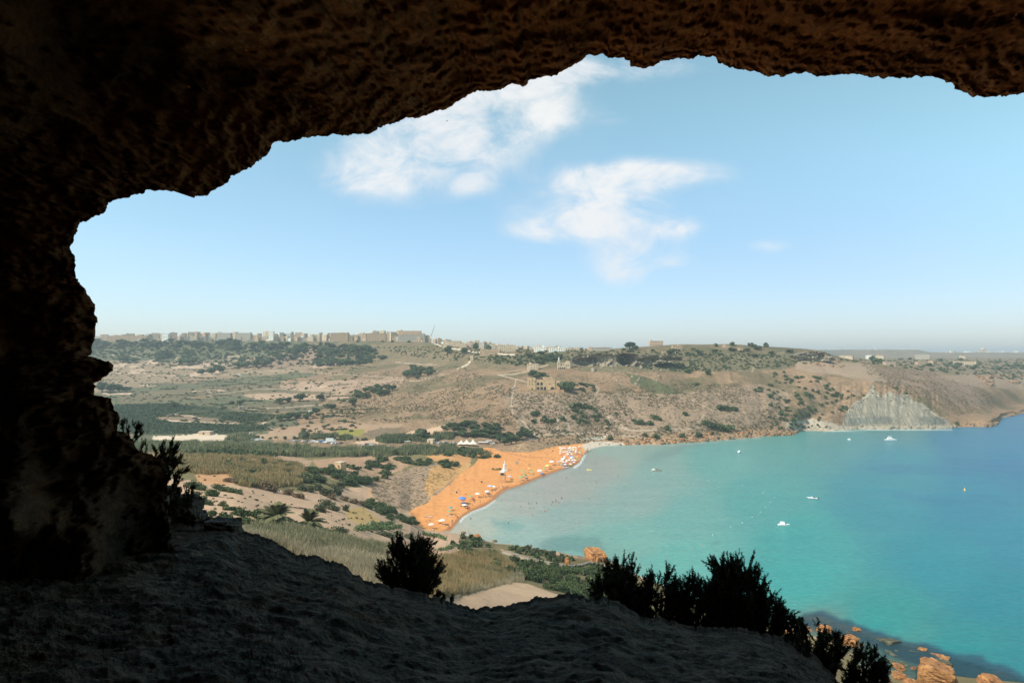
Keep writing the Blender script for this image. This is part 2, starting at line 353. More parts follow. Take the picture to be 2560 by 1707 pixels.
FIELDS = [  # (polygon, colour, speckle)
 ([(200,905),(300,900),(460,905),(620,895),(760,880),(800,840+45),(790,920),(700,935),(560,945),(420,960),(280,975),(200,985)], (.36,.255,.165), .4),
 ([(590,915),(700,885),(800,860),(790,905),(700,925)], (.34,.225,.155), .3),
 ([(300,985),(430,975),(540,965),(700,958),(860,962),(860,985),(700,985),(540,990),(420,1000),(300,1010)], (.19,.15,.09), .5),
 ([(600,986),(700,982),(800,988),(860,985),(880,998),(760,1000),(640,998)], (.50,.34,.23), .1),
 ([(700,955),(900,950),(1010,940),(1000,965),(860,985),(700,972)], (.46,.31,.21), .15),
 ([(280,1012),(430,1008),(640,1025),(680,1045),(640,1060),(690,1075),(560,1085),(380,1087),(300,1085)], (.055,.065,.035), 0),
 ([(390,1045),(440,1034),(500,1042),(560,1048),(600,1056),(500,1056),(430,1054)], (.30,.21,.14), .4),
 ([(560,1035),(640,1032),(700,1036),(640,1045),(570,1040)], (.055,.07,.035), 0),
 ([(560,1018),(650,1012),(700,1005),(800,1000),(800,1020),(700,1030),(600,1032)], (.16,.13,.08), .3),
 ([(670,1072),(760,1062),(880,1058),(960,1068),(980,1075),(900,1085),(760,1090),(670,1085)], (.44,.285,.185), .08),
 ([(820,1085),(860,1072),(910,1074),(905,1088),(850,1092)], (.26,.23,.06), .1),
 ([(900,1085),(960,1066),(1010,1068),(990,1085),(940,1096)], (.20,.145,.095), .3),
 ([(870,1108),(960,1094),(1060,1072),(1110,1062),(1120,1070),(1060,1090),(960,1108)], (.56,.38,.25), .05),
 ([(800,1060),(900,1060),(1010,1058),(1000,1068),(890,1066)], (.42,.28,.18), .1),
 ([(380,1092),(470,1086),(520,1082),(570,1088),(600,1100),(540,1100),(380,1100)], (.62,.48,.34), 0),
 ([(600,1090),(700,1082),(800,1084),(780,1096),(650,1100)], (.40,.27,.17), .1),
 # dunes and soil near
 ([(580,1140),(700,1135),(780,1150),(770,1175),(650,1168)], (.42,.27,.175), .35),
 ([(490,1185),(560,1180),(640,1185),(620,1205),(540,1215),(490,1205)], (.58,.31,.155), .1),
 ([(780,1150),(900,1138),(1010,1140),(1040,1150),(1000,1180),(900,1205),(830,1200),(800,1180)], (.45,.275,.17), .35),
 ([(1060,1140),(1130,1135),(1180,1142),(1170,1165),(1100,1155)], (.62,.31,.13), .2),
 ([(920,1225),(1000,1180),(1080,1160),(1150,1160),(1170,1170),(1140,1195),(1090,1235),(1040,1275),(985,1270),(935,1245)], (.40,.265,.175), .75),
 ([(1080,1165),(1180,1155),(1170,1172),(1140,1195),(1070,1240),(1060,1210)], (.58,.32,.13), .5),
 ([(1257,1130),(1280,1115),(1320,1106),(1370,1110),(1395,1122),(1380,1134),(1320,1136)], (.40,.255,.15), .6),
 ([(860,1275),(910,1268),(950,1300),(900,1312),(870,1300)], (.52,.34,.14), .1),
 ([(1130,1500),(1280,1455),(1330,1460),(1440,1500),(1430,1560),(1100,1560)], (.50,.335,.215), .1),
 # slopes across the bay
 ([(1250,985),(1400,985),(1700,980),(1900,960),(1980,985),(1960,1060),(1800,1075),(1500,1090),(1300,1080)], (.385,.265,.18), .7),
 ([(1440,885),(1700,880),(2000,885),(2070,900),(1950,925),(1700,930),(1450,930)], (.19,.155,.09), .6),
 ([(1560,930),(1640,950),(1720,985),(1640,985),(1580,960)], (.12,.12,.06), .3),
 ([(1990,895),(2180,910),(2250,940),(2210,960),(2080,935),(1990,925)], (.40,.285,.195), .2),
 ([(2180,915),(2330,930),(2430,960),(2480,1010),(2420,1020),(2300,985),(2220,955)], (.33,.225,.155), .5),
 ([(2160,890),(2560,885),(2560,935),(2420,940),(2260,920),(2150,905)], (.29,.215,.135), .5),
 ([(2330,940),(2420,935),(2560,945),(2560,975),(2440,965)], (.38,.265,.18), .3),
 # clay cliff
 ([(2105,1064),(2118,1028),(2136,1003),(2158,994),(2170,978),(2181,960),(2190,980),(2206,992),(2222,978),(2240,988),(2262,983),(2285,1001),(2315,1014),(2340,1034),(2372,1052),(2375,1068),(2300,1071),(2150,1075),(2070,1073)], (.42,.365,.275), .0),
 ([(2120,1046),(2200,1040),(2240,1044),(2230,1058),(2120,1062)], (.30,.29,.24), .1), ([(2290,1040),(2350,1042),(2370,1060),(2300,1062)], (.27,.26,.21), .2),  # shade of the steep base recesses painted as darker clay patches
 ([(1960,1078),(1970,1055),(2030,1045),(2090,1060),(2110,1072),(2000,1080)], (.52,.43,.33), .4),
 ([(2072,1076),(2100,1066),(2300,1064),(2380,1064),(2370,1073),(2100,1077)], (.60,.50,.38), .0),
 ([(1540,1114),(1560,1094),(1700,1092),(1840,1080),(1960,1072),(2010,1078),(1990,1090),(1800,1102),(1660,1113)], (.44,.27,.16), .6),
 ([(2380,1070),(2400,1052),(2470,1050),(2500,1058),(2490,1068)], (.44,.28,.17), .5),
 ([(1440,1098),(1530,1085),(1500,1100)], (.42,.37,.29), .5),
]
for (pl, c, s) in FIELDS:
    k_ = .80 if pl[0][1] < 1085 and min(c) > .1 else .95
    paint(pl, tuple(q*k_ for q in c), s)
# light fields in the left valley: thin strips between terraces
for i in range(70):
    x = 230+random.random()*560; y = 905+random.random()*85; wd = 18+random.random()*60; hh = 1.3+random.random()*3
    if i > 30: x = 270+random.random()*330; y = 878+random.random()*30; wd *= .6; hh *= .8
    sk = (random.random()-.5)*4
    paint([(x,y),(x+wd,y+sk-hh*.5),(x+wd*1.1,y+sk+hh),(x+wd*.4,y+hh*1.3),(x-wd*.1,y+hh)], (.46,.33,.23) if i % 3 else (.12,.11,.065), .05)
# footpaths and tracks
def path(pts, wd, c, al=1.0):
    pts = np.array(pts, float)
    dd = np.full(Dg.shape, 1e9); wp = np.maximum(wd*F/np.maximum(Dg, 1)*1.25, 1.5)
    for a, b in zip(pts[:-1], pts[1:]):
        if True:
            ab = b-a; L2 = (ab**2).sum(); t = np.clip(((XI-a[0])*ab[0]+(YI-a[1])*ab[1])/L2, 0, 1)
            q = np.hypot(XI+jx*.2-(a[0]+t*ab[0]), (YI+jy*.25-(a[1]+t*ab[1]))*1.6); dd = np.minimum(dd, q)
    m = dd < wp; colr[m] = colr[m]*(1-al)+np.array(c)*al*(1+.1*n_b[m]); spk[m] *= .3
PT = (.42,.32,.23)
path([(1005,948),(1040,953),(1075,943)], .9, PT); path([(1075,943),(1110,935)], .9, PT); path([(1145,922),(1170,910),(1180,896),(1178,888)], 1.1, (.62,.5,.38))
path([(1085,858),(1110,868),(1150,874),(1200,882),(1290,887)], 1.5, (.62,.5,.38)); path([(990,905),(1030,909),(1090,912)], .8, PT)
path([(1245,937),(1290,935),(1330,925),(1370,912)], 1.0, PT); path([(1250,938),(1300,950),(1320,955)], .9, PT)
path([(1290,950),(1278,1000),(1280,1030),(1300,1045),(1315,1062),(1335,1085),(1330,1092),(1312,1100)], .8, PT)
path([(1335,1088),(1400,1085),(1480,1082),(1530,1086),(1600,1092)], 1.0, PT); path([(1335,1085),(1345,1092),(1325,1098)], 1.6, PT)
path([(1490,965),(1498,972),(1485,998),(1450,1010),(1400,1020),(1405,1030),(1420,1055),(1425,1080)], .8, PT)
path([(1408,1032),(1395,1045),(1393,1084)], .7, PT); path([(1400,1018),(1500,1030),(1520,1040),(1525,1060),(1570,1075),(1600,1076),(1700,1072)], .8, PT)
path([(1525,1040),(1545,1060),(1575,1076)], .8, PT); path([(1690,1078),(1730,1070),(1750,1048),(1760,1038)], .7, PT)
path([(1880,930),(1890,900),(1960,880)], .6, PT, .6); path([(1730,1000),(1760,1015),(1790,1030)], .6, PT, .7)
path([(925,1220),(922,1232),(935,1250),(990,1285)], 1.0, (.62,.36,.2)); path([(1260,1380),(1330,1400),(1400,1412)], 1.0, PT)
path([(390,1094),(600,1094)], 1.2, (.62,.5,.38)); path([(390,1048),(430,1052),(600,1060),(650,1062),(680,1045)], 1.2, (.5,.37,.26))
path([(440,1035),(480,1040),(500,1046)], 1.0, (.5,.37,.26)); path([(600,1030),(640,1022),(720,1018),(800,1012)], 1.0, PT, .7)
path([(560,937),(700,925),(850,935),(1000,945)], .9, PT, .6); path([(520,990),(640,972),(860,975)], .9, PT, .6)
# wet rim, beach, seabed
beach = (SEG >= 5.7) & (SEG < 7.02+.05*n_b[..., 0]) & (XI > 1024) & (XI < 1492)
beach |= inpoly(px_, py_, [(1150,1190),(1185,1165),(1200,1150),(1190,1140),(1205,1119),(1225,1120),(1262,1130),(1300,1134),(1385,1134),(1400,1115),(1480,1108),(1492,1120),(1450,1165),(1250,1250)]) & (SEG > 6)
beach |= (XI > 1028) & (XI < 1130) & (SEG > 4.2) & (SEG < 7.0)
colr[beach] = (SAND*(1+.05*n_b+.05*n_a))[beach]; spk[beach] = 0
pb = inpoly(px_, py_, [(1462,1128),(1455,1112),(1480,1104),(1530,1104),(1565,1110),(1560,1116),(1500,1120)]) & (Zg > -.5)
colr[pb] = (np.array([.62,.53,.42])*(1+.08*n_b))[pb]; beach |= pb; spk[pb] = 0
wet = beach & (Zg < .22+.1*n_b[..., 0]) & ~pb
colr[wet] = (np.array([.45,.20,.085])*(1+.05*n_b))[wet]
bed = (Zg < 0.02) & ~beach
colr[bed] = (np.array([.30,.24,.15])*(1+.25*n_b))[bed]; spk[bed] = .3
seaweed = inpoly(px_, py_, [(1980,1545),(2100,1560),(2250,1610),(2450,1650),(2700,1700),(2700,1750),(2300,1700),(2100,1620)])
colr[seaweed & bed] = (.02,.05,.05)

m_ground, T, b = base_mat("dry_ground")
at = T.node('ShaderNodeAttribute', attribute_name='Col'); geo = T.node('ShaderNodeNewGeometry').outputs['Position']
d1 = T.noise(geo, .27, 6, .66); d2 = T.noise(geo, .11, 4, .6); d3 = T.noise(geo, 2.4, 3, .6)
vor = T.voro(geo, .30)
dark = T.mix(1.0, at.outputs['Color'], (.30, .38, .31), 'MULTIPLY')
tuft = T.math('MULTIPLY', T.ramp(T.math('ADD', d1, T.math('MULTIPLY', vor, -.2)), .36, .46), T.ramp(d2, .36, .60, .3, 1.25), clamp=True)
tuft = T.math('MULTIPLY', tuft, at.outputs['Alpha'])
c = T.mix(tuft, at.outputs['Color'], dark)
lite = T.mix(1.0, c, (1.28, 1.22, 1.16), 'MULTIPLY')
c = T.mix(T.math('MULTIPLY', T.ramp(d3, .5, .75), .5), c, lite)
c = T.mix(T.math('MULTIPLY', T.ramp(T.noise(geo, .9, 4, .7), .56, .7), T.math('MULTIPLY', at.outputs['Alpha'], .5)), c, (.50, .40, .30))
T.put(b.inputs['Base Color'], c); b.inputs['Roughness'].default_value = .95; b.inputs['Specular IOR Level'].default_value = .05
T.put(b.inputs['Normal'], T.bump(T.math('ADD', d1, T.math('MULTIPLY', d3, .25)), .55, 1.1))
m_sand, T, b = base_mat("orange_sand")
at = T.node('ShaderNodeAttribute', attribute_name='Col'); geo = T.node('ShaderNodeNewGeometry').outputs['Position']
s1 = T.noise(geo, .35, 5, .6); s2 = T.noise(T.scalev(geo, (1, .5, 1)), 1.7, 4, .65)
c = T.mix(T.ramp(s1, .3, .7), T.mix(1.0, at.outputs['Color'], (.80, .74, .70), 'MULTIPLY'), at.outputs['Color'])
T.put(b.inputs['Base Color'], c); b.inputs['Roughness'].default_value = .9; b.inputs['Specular IOR Level'].default_value = .1
T.put(b.inputs['Normal'], T.bump(T.math('ADD', s2, T.math('MULTIPLY', T.noise(geo, .8, 4, .7), 1.2)), .6, .6))

Vt = np.stack([Xg, Dg, Zg], -1).reshape(-1, 3); Ft = grid_faces(NR, NC)[:, ::-1]
ctab = np.concatenate([colr, spk[..., None]], -1).reshape(-1, 4)
bf = beach.reshape(-1)[Ft].sum(1) >= 3
def sub(name, msk, mat):
    f = Ft[msk]; u_, inv = np.unique(f, return_inverse=True)
    return mk(name, Vt[u_], inv.reshape(-1, 4), mat, smooth=True, col=ctab[u_])
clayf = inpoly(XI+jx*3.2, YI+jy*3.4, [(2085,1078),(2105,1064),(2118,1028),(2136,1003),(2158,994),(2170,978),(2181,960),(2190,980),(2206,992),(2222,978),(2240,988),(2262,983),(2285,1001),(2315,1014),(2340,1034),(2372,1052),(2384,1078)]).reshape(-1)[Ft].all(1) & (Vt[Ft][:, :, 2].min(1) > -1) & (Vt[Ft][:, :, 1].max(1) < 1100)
segf = SEG.reshape(-1)[Ft].max(1)
tag(sub("beach", bf, m_sand), kind='structure')
m_clay, T, b = base_mat("grey_clay")
at = T.node('ShaderNodeAttribute', attribute_name='Col'); geo = T.node('ShaderNodeNewGeometry').outputs['Position']
st = T.noise(T.scalev(geo, (.5, .03, .03)), 1.3, 5, .6); bd = T.noise(T.scalev(geo, (.02, .02, .6)), 1.0, 3, .6)
c = T.mix(T.ramp(T.math('ADD', T.math('MULTIPLY', st, .55), T.math('MULTIPLY', T.noise(geo, .06, 6, .65), .45)), .42, .56), T.mix(1.0, at.outputs['Color'], (.66, .66, .62), 'MULTIPLY'), at.outputs['Color'])
c = T.mix(T.ramp(bd, .56, .64, 0, .45), c, (.20, .22, .18))
T.put(b.inputs['Base Color'], c); b.inputs['Roughness'].default_value = .9
T.put(b.inputs['Normal'], T.bump(T.math('ADD', st, T.math('MULTIPLY', T.noise(geo, .4, 4), .6)), .9, 3.0))
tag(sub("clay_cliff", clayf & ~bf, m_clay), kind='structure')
tag(sub("hillside", ~bf & ~clayf & (segf > 4.01), m_ground), kind='structure')
tag(sub("near_slope", ~bf & ~clayf & (segf <= 4.01), m_ground), kind='structure')

# ---------------- sea ----------------
sx = np.concatenate([np.arange(1000, 2600, 4.0), np.arange(2600, 5200, 60)]); sy = np.concatenate([[948, 960, 980, 1000, 1012], np.arange(1020, 1800, 3.0), [1900, 2100, 2400]])
SX, SY = np.meshgrid(sx, sy); Dd = H*F/(SY-HY)
SV = np.stack([(SX-CX)/F*Dd, Dd, 0*Dd], -1)
CPT = [ # x, y, r, g, b  (albedo of the water body)
 (1120,1330,.40,.36,.27),(1200,1300,.34,.37,.30),(1300,1330,.24,.35,.30),(1300,1250,.31,.32,.27),(1400,1290,.22,.31,.275),(1400,1220,.30,.30,.26),(1500,1160,.28,.30,.26),(1540,1120,.24,.33,.28),
 (1600,1250,.20,.31,.27),(1650,1180,.18,.31,.27),(1700,1400,.10,.33,.28),(1450,1370,.15,.33,.28),(1600,1340,.145,.33,.28),(1700,1300,.12,.31,.27),(1800,1150,.11,.30,.265),(1950,1100,.085,.27,.24),(1900,1250,.065,.275,.25),
 (2000,1350,.035,.27,.25),(2000,1450,.03,.28,.255),(2100,1090,.065,.235,.235),(2250,1085,.055,.20,.215),(2250,1150,.028,.20,.24),(2200,1250,.02,.205,.24),(2400,1100,.018,.15,.23),(2550,1050,.014,.125,.215),(2550,1150,.008,.14,.235),
 (2450,1250,.008,.17,.24),(2560,1350,.006,.18,.24),(2350,1400,.008,.20,.235),(2500,1500,.002,.18,.215),(2200,1550,.012,.235,.215),(2400,1620,.003,.20,.20),(2560,1640,.003,.185,.20),(2150,1640,.10,.19,.15),(2050,1590,.10,.2,.16),(2300,1690,.09,.16,.13),(1500,1400,.14,.3,.25),(1850,1500,.05,.28,.24)]
cp = np.array(CPT); acc_ = np.zeros(SX.shape+(3,)); wt = np.zeros(SX.shape)
jx2 = fbm(SX/60, SY/25, 0, 3)*26; jy2 = fbm(SX/60, SY/25, 7, 3)*11
for q in cp:
    r2 = ((SX+jx2-q[0])/1.5)**2+((SY+jy2-q[1]))**2; ww = 1/(r2+260)**2
    acc_ += ww[..., None]*q[2:]; wt += ww
sc_ = acc_/wt[..., None]
def blot(poly, c, a, j=1.0):
    m = inpoly(SX+jx2*.8*j+vn(SX/7, SY/3)*5*j, SY+jy2*j*1.3+vn(SX/7, SY/3, 4)*3*j, poly)
    k = m.astype(float)
    for _ in range(3): k = (k+np.roll(k, 1, 0)+np.roll(k, -1, 0)+np.roll(k, 1, 1)+np.roll(k, -1, 1))/5
    sc_[:] = sc_*(1-a*k[..., None])+np.array(c)*a*k[..., None]
blot([(1335,1362),(1400,1345),(1440,1338),(1500,1350),(1510,1372),(1440,1385),(1360,1372)], (.09,.18,.17), .55)
blot([(1230,1290),(1290,1300),(1325,1322),(1290,1325),(1235,1310)], (.10,.27,.25), .5)
blot([(1590,1150),(1700,1118),(1780,1108),(1700,1135),(1640,1158)], (.13,.22,.20), .55)
blot([(1780,1356),(1797,1353),(1800,1358),(1785,1360)], (.05,.14,.15), .8, 0)
blot([(1985,1540),(2060,1533),(2150,1555),(2230,1585),(2330,1610),(2450,1640),(2560,1690),(2600,1740),(2450,1720),(2330,1665),(2200,1630),(2120,1600),(2000,1565)], (.003,.055,.085), .85)
blot([(2100,1170),(2560,1150),(2560,1190),(2200,1185)], (.008,.11,.22), .35); blot([(2180,1230),(2500,1245),(2560,1260),(2300,1255)], (.006,.12,.23), .3)
sc_[..., 0] += .014
# shore foam where small waves break
cpx = np.array(COAST_F, float)
def foam(pts, wdt, cc=(.85,.84,.8)):
    pts = np.array(pts, float); dd = np.full(SX.shape, 1e9)
    for a, b_ in zip(pts[:-1], pts[1:]):
        ab = b_-a; t = np.clip(((SX-a[0])*ab[0]+(SY-a[1])*ab[1])/(ab**2).sum(), 0, 1)
        dd = np.minimum(dd, np.hypot(SX-(a[0]+t*ab[0]), SY-(a[1]+t*ab[1])))
    k = np.clip(1.3-dd/wdt, 0, 1)[..., None]; sc_[:] = sc_*(1-k)+np.array(cc)*k
foam([(1150,1304),(1158,1293),(1180,1279),(1213,1268),(1231,1254),(1236,1250)], 2.0); foam([(1436,1168),(1450,1158),(1455,1149),(1462,1136)], 2.4)
foam([(2060,1078),(2200,1074),(2380,1073)], 1.5, (.5,.55,.48)); foam([(1560,1114),(1700,1112),(1900,1094)], 1.4, (.3,.33,.27))
dsh = np.abs(SY-np.interp(SX, cpx[:, 0], cpx[:, 1]))
alpha = np.ones(SX.shape)
shal = inpoly(SX+jx2, SY+jy2, [(1950,1540),(2060,1540),(2180,1580),(2350,1625),(2560,1700),(2700,1800),(1500,1800),(1500,1420),(1800,1520)])
k = shal.astype(float)
for _ in range(4): k = (k+np.roll(k, 1, 0)+np.roll(k, -1, 0)+np.roll(k, 1, 1)+np.roll(k, -1, 1))/5
alpha -= .45*k
bs = (dsh < 5) & (SX < 1480) & (SX > 1110); alpha[bs] = .55+.09*dsh[bs]
m_sea, T, b = base_mat("sea_water")
at = T.node('ShaderNodeAttribute', attribute_name='Col'); geo = T.node('ShaderNodeNewGeometry').outputs['Position']
wv = T.scalev(geo, (.45, 1.0, 1)); w_a = T.noise(wv, .55, 5, .62, .4); w_b = T.noise(T.scalev(geo, (.25, .6, 1)), .09, 3, .5)
c = T.mix(T.ramp(w_a, .35, .7), T.mix(1.0, at.outputs['Color'], (.84, .90, .92), 'MULTIPLY'), T.mix(1.0, at.outputs['Color'], (1.16, 1.09, 1.07), 'MULTIPLY'))
c = T.mix(T.ramp(w_b, .3, .7, 0, 1), T.mix(1.0, c, (.9, .94, .96), 'MULTIPLY'), c)
T.put(b.inputs['Base Color'], c); b.inputs['Roughness'].default_value = .28; b.inputs['Specular IOR Level'].default_value = .22
b.inputs['IOR'].default_value = 1.33
T.put(b.inputs['Alpha'], at.outputs['Alpha'])
T.put(b.inputs['Normal'], T.bump(T.math('ADD', w_a, T.math('MULTIPLY', w_b, 1.5)), .7, .9))
# boat wakes as real low ripples in the sheet
wk = np.zeros(SX.shape)
for (a, b2, n, am) in [((2080,1375),(2560,1475),3,.10), ((2060,1240),(2560,1330),2,.05), ((2050,1262),(2350,1290),2,.04)]:
    L = math.hypot(b2[0]-a[0], b2[1]-a[1]); ux, uy = (b2[0]-a[0])/L, (b2[1]-a[1])/L
    s_ = (SX-a[0])*ux+(SY-a[1])*uy; t_ = -(SX-a[0])*uy+(SY-a[1])*ux
    wk += am*np.sin(t_/1.9)*np.exp(-(t_/(6+.03*np.maximum(s_, 0)))**2)*S(-20, 60, s_)
SV[..., 2] += wk*.8
SV[0, :, 2] = 0
tag(mk("sea", SV.reshape(-1, 3), grid_faces(*SX.shape), m_sea, smooth=True, col=np.concatenate([sc_, alpha[..., None]], -1).reshape(-1, 4)), kind='structure')
# ---------------- cave rock shell ----------------
EDGE = [(3600,500),(3200,300),(2800,240),(2560,234),(2532,239),(2466,243),(2428,239),(2390,222),(2385,212),(2358,199),(2298,190),(2249,197),(2178,193),(2151,187),(2096,189),(2042,195),(2015,183),(1982,182),(1949,192),(1917,189),(1895,180),(1857,175),(1824,169),(1797,155),(1786,140),(1715,147),(1661,151),(1634,162),(1607,170),(1579,166),(1574,152),(1558,144),(1519,143),(1509,136),(1468,139),(1449,155),(1411,174),(1392,188),(1362,188),(1324,204),(1307,217),(1280,212),(1241,226),(1197,229),(1170,239),(1143,253),(1116,275),(1088,273),(1078,283),(1050,295),(1018,294),(980,306),(947,321),(936,331),(871,340),(838,336),(805,343),(756,344),(718,356),(688,355),(675,366),(669,386),(658,395),(631,416),(604,426),(577,441),(569,456),(552,468),(517,488),(484,491),(462,487),(455,476),(403,476),(364,475),(359,482),(327,490),(305,498),(270,506),(267,517),(250,539),(226,544),(218,552),(199,555),(193,571),(185,598),(175,617),(186,642),(190,681),(198,706),(220,738),(239,770),(241,795),(239,834),(228,859),(230,881),(218,892),(256,901),(277,907),(283,923),(274,932),(251,952),(231,958),(240,966),(237,984),(243,990),(274,996),(287,1019),(297,1044),(294,1076),(325,1089),(341,1121),(383,1140),(414,1152),(418,1200),(419,1248),(424,1300),
 (440,1420),(700,1640),(1200,1800),(1700,1860),(2300,2150),(3300,2400),(3900,1700),(4000,900)]
ed = np.array(EDGE, float)
A0 = np.array([(1400-CX)/F, 1, (HY-800)/F]); A0 /= np.linalg.norm(A0)
U0 = np.array([1, 0, 0.]); U0 -= A0*U0.dot(A0); U0 /= np.linalg.norm(U0); V0 = np.cross(U0, A0)
if V0[2] < 0: V0 = -V0
# resample the rim evenly by angle round the opening, denser where it is seen
pts = []
for i in range(len(ed)):
    a, b_ = ed[i], ed[(i+1) % len(ed)]; L = np.hypot(*(b_-a)); vis = (-50 < a[0] < 2700 and a[1] < 1310)
    n = max(1, int(L/(2.2 if vis else 16)))
    for k in range(n): pts.append(a+(b_-a)*k/n)
pts = np.array(pts)
nx = fbm(pts[:, 0]/16, pts[:, 1]/16, 3, 4)*12+fbm(pts[:, 0]/4, pts[:, 1]/4, 1, 2)*5; ny = fbm(pts[:, 0]/16, pts[:, 1]/16, 33, 4)*12+fbm(pts[:, 0]/4, pts[:, 1]/4, 11, 2)*5
pts[:, 0] += nx*.55; pts[:, 1] += ny*.55
Dv = np.stack([(pts[:, 0]-CX)/F, np.ones(len(pts)), (HY-pts[:, 1])/F], 1); Dv /= np.linalg.norm(Dv, axis=1)[:, None]
al_e = np.arccos(Dv@A0); th = np.arctan2(Dv@V0, Dv@U0)
NT_ = len(pts)
# distance of the rim from the eye, by place round the opening
lefty = np.clip((1100-pts[:, 0])/900, 0, 1); down = np.clip((pts[:, 1]-500)/700, 0, 1)
re = 9.5-2.2*lefty-.4*down*lefty
NA = 330
t = np.linspace(0, 1, NA)**1.5
al = al_e[None]+t[:, None]*(math.pi*.985-al_e[None])
pw = .55-.62*np.clip((1050-pts[:, 0])/800, 0, 1)
r = re[None]*(al_e[None]/al)**pw[None]
r = np.where(al > 1.6, np.maximum(r, 3.6+1.5*(al-1.6)), r)
dirs = np.cos(al)[..., None]*A0+np.sin(al)[..., None]*(np.cos(th)[None, :, None]*U0+np.sin(th)[None, :, None]*V0)
p = dirs*r[..., None]
# strata, lumps and pits
q = p*np.array([1, 1, 1.0])
wx = fbm(q[..., 0]*.7, q[..., 1]*.7, q[..., 2]*.7, 3)
big = fbm(q[..., 0]*.55+wx, q[..., 1]*.55, q[..., 2]*.8+2, 3)
fold = ridged(q[..., 0]*1.3+.4*q[..., 1], q[..., 1]*.6, q[..., 2]*.45, 3)
mid = ridged(q[..., 0]*1.5+wx*1.3, q[..., 1]*3.2, q[..., 2]*3.0, 4)
sm = fbm(q[..., 0]*7, q[..., 1]*11, q[..., 2]*10, 4, .62)
pit = np.clip(fbm(q[..., 0]*3.1+9, q[..., 1]*4.4, q[..., 2]*4.4, 3)-.12, 0, 1)
ramp_in = np.clip(t[:, None]/.05, 0, 1)
leftw = np.clip((1-dirs[..., 0]*1.0-.9)*1.4, 0, 1)
disp = (big*.95*np.clip(t[:, None]/.12, 0, 1) + mid*.11*(.35+.65*ramp_in) + sm*.12 + fbm(q[..., 0]*20, q[..., 1]*28, q[..., 2]*28, 2)*.05 + pit*.22*ramp_in)
mid = mid*1.0
wall = np.clip((-.02-dirs[..., 2]+.18)/.3, 0, 1)*np.clip(-dirs[..., 0]*2.2, 0, 1)
disp += wall*(ridged(q[..., 0]*.9, q[..., 1]*.9, q[..., 2]*1.1, 4)*-.75)*np.clip(t[:, None]/.05, 0, 1)
disp -= wall*.3+wall*fold*.35*np.clip(t[:, None]/.05, 0, 1)
r2 = np.maximum(r+disp*np.clip(r/6, .4, 1), 2.2)
p = dirs*r2[..., None]
# under the floor the shell keeps well below it
low = np.clip((-dirs[..., 2]-.27)/.1, 0, 1)
p[..., 2] -= low*1.2
# outer lip: the rock carries on outwards behind the rim
NO = 16
lip = []
for k in range(NO, 0, -1):
    ak = al_e+.012*k+.0016*k*k; rk = re+k*.35+.02*k*k
    dk = np.cos(ak)[:, None]*A0+np.sin(ak)[:, None]*(np.cos(th)[:, None]*U0+np.sin(th)[:, None]*V0)
    pk = dk*rk[:, None]; nn = fbm(pk[:, 0]*1.2, pk[:, 1]*1.2, pk[:, 2]*1.2, 3)*.5
    pk = pk*(1+nn[:, None]*.05); pk[:, 2] -= 1.2*np.clip((-dk[:, 2]-.27)/.1, 0, 1)
    lip.append(pk)
pall = np.concatenate([np.array(lip), p], 0); pall[..., 2] += H
nr_ = pall.shape[0]
Vc = pall.reshape(-1, 3); Fcv = grid_faces(nr_, NT_, wrap=True)
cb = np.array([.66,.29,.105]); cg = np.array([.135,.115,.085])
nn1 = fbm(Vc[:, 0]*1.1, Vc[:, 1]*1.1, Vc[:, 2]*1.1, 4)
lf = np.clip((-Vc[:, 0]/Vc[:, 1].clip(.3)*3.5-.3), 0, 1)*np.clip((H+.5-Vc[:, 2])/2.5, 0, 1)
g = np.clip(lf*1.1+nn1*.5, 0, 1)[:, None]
lw = np.clip((-Vc[:, 0:1]-2.2)/3.0, 0, 1)*.6  # shade of the unlit interior put into the left wall's colour
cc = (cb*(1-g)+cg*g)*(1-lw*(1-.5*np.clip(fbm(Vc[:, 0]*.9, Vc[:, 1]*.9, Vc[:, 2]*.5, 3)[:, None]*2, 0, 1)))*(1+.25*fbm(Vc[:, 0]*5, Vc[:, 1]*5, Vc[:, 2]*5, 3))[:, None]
m_cave, T, b = base_mat("cave_limestone")
at = T.node('ShaderNodeAttribute', attribute_name='Col'); geo = T.node('ShaderNodeNewGeometry').outputs['Position']
gs = T.scalev(geo, (.7, 1.2, 1.2))
a1 = T.noise(gs, 10, 9, .78, .3); a2 = T.noise(gs, 13, 6, .7, .4); a3 = T.noise(gs, .9, 4, .5)
c = T.mix(T.ramp(a1, .30, .72), T.mix(1.0, at.outputs['Color'], (.50, .47, .46), 'MULTIPLY'), T.mix(1.0, at.outputs['Color'], (1.35, 1.3, 1.2), 'MULTIPLY'))
c = T.mix(T.ramp(a3, .45, .7, 0, .6), c, T.mix(1.0, c, (.5, .52, .55), 'MULTIPLY'))
T.put(b.inputs['Base Color'], c); b.inputs['Roughness'].default_value = .9; b.inputs['Specular IOR Level'].default_value = .15
T.put(b.inputs['Normal'], T.bump(T.math('ADD', a1, T.math('MULTIPLY', a2, .7)), 1.0, .085))
tag(mk("cave_rock", Vc, Fcv, m_cave, smooth=True, col=cc), label="dark brown pitted limestone roof and wall of the cave around its mouth", kind='structure')

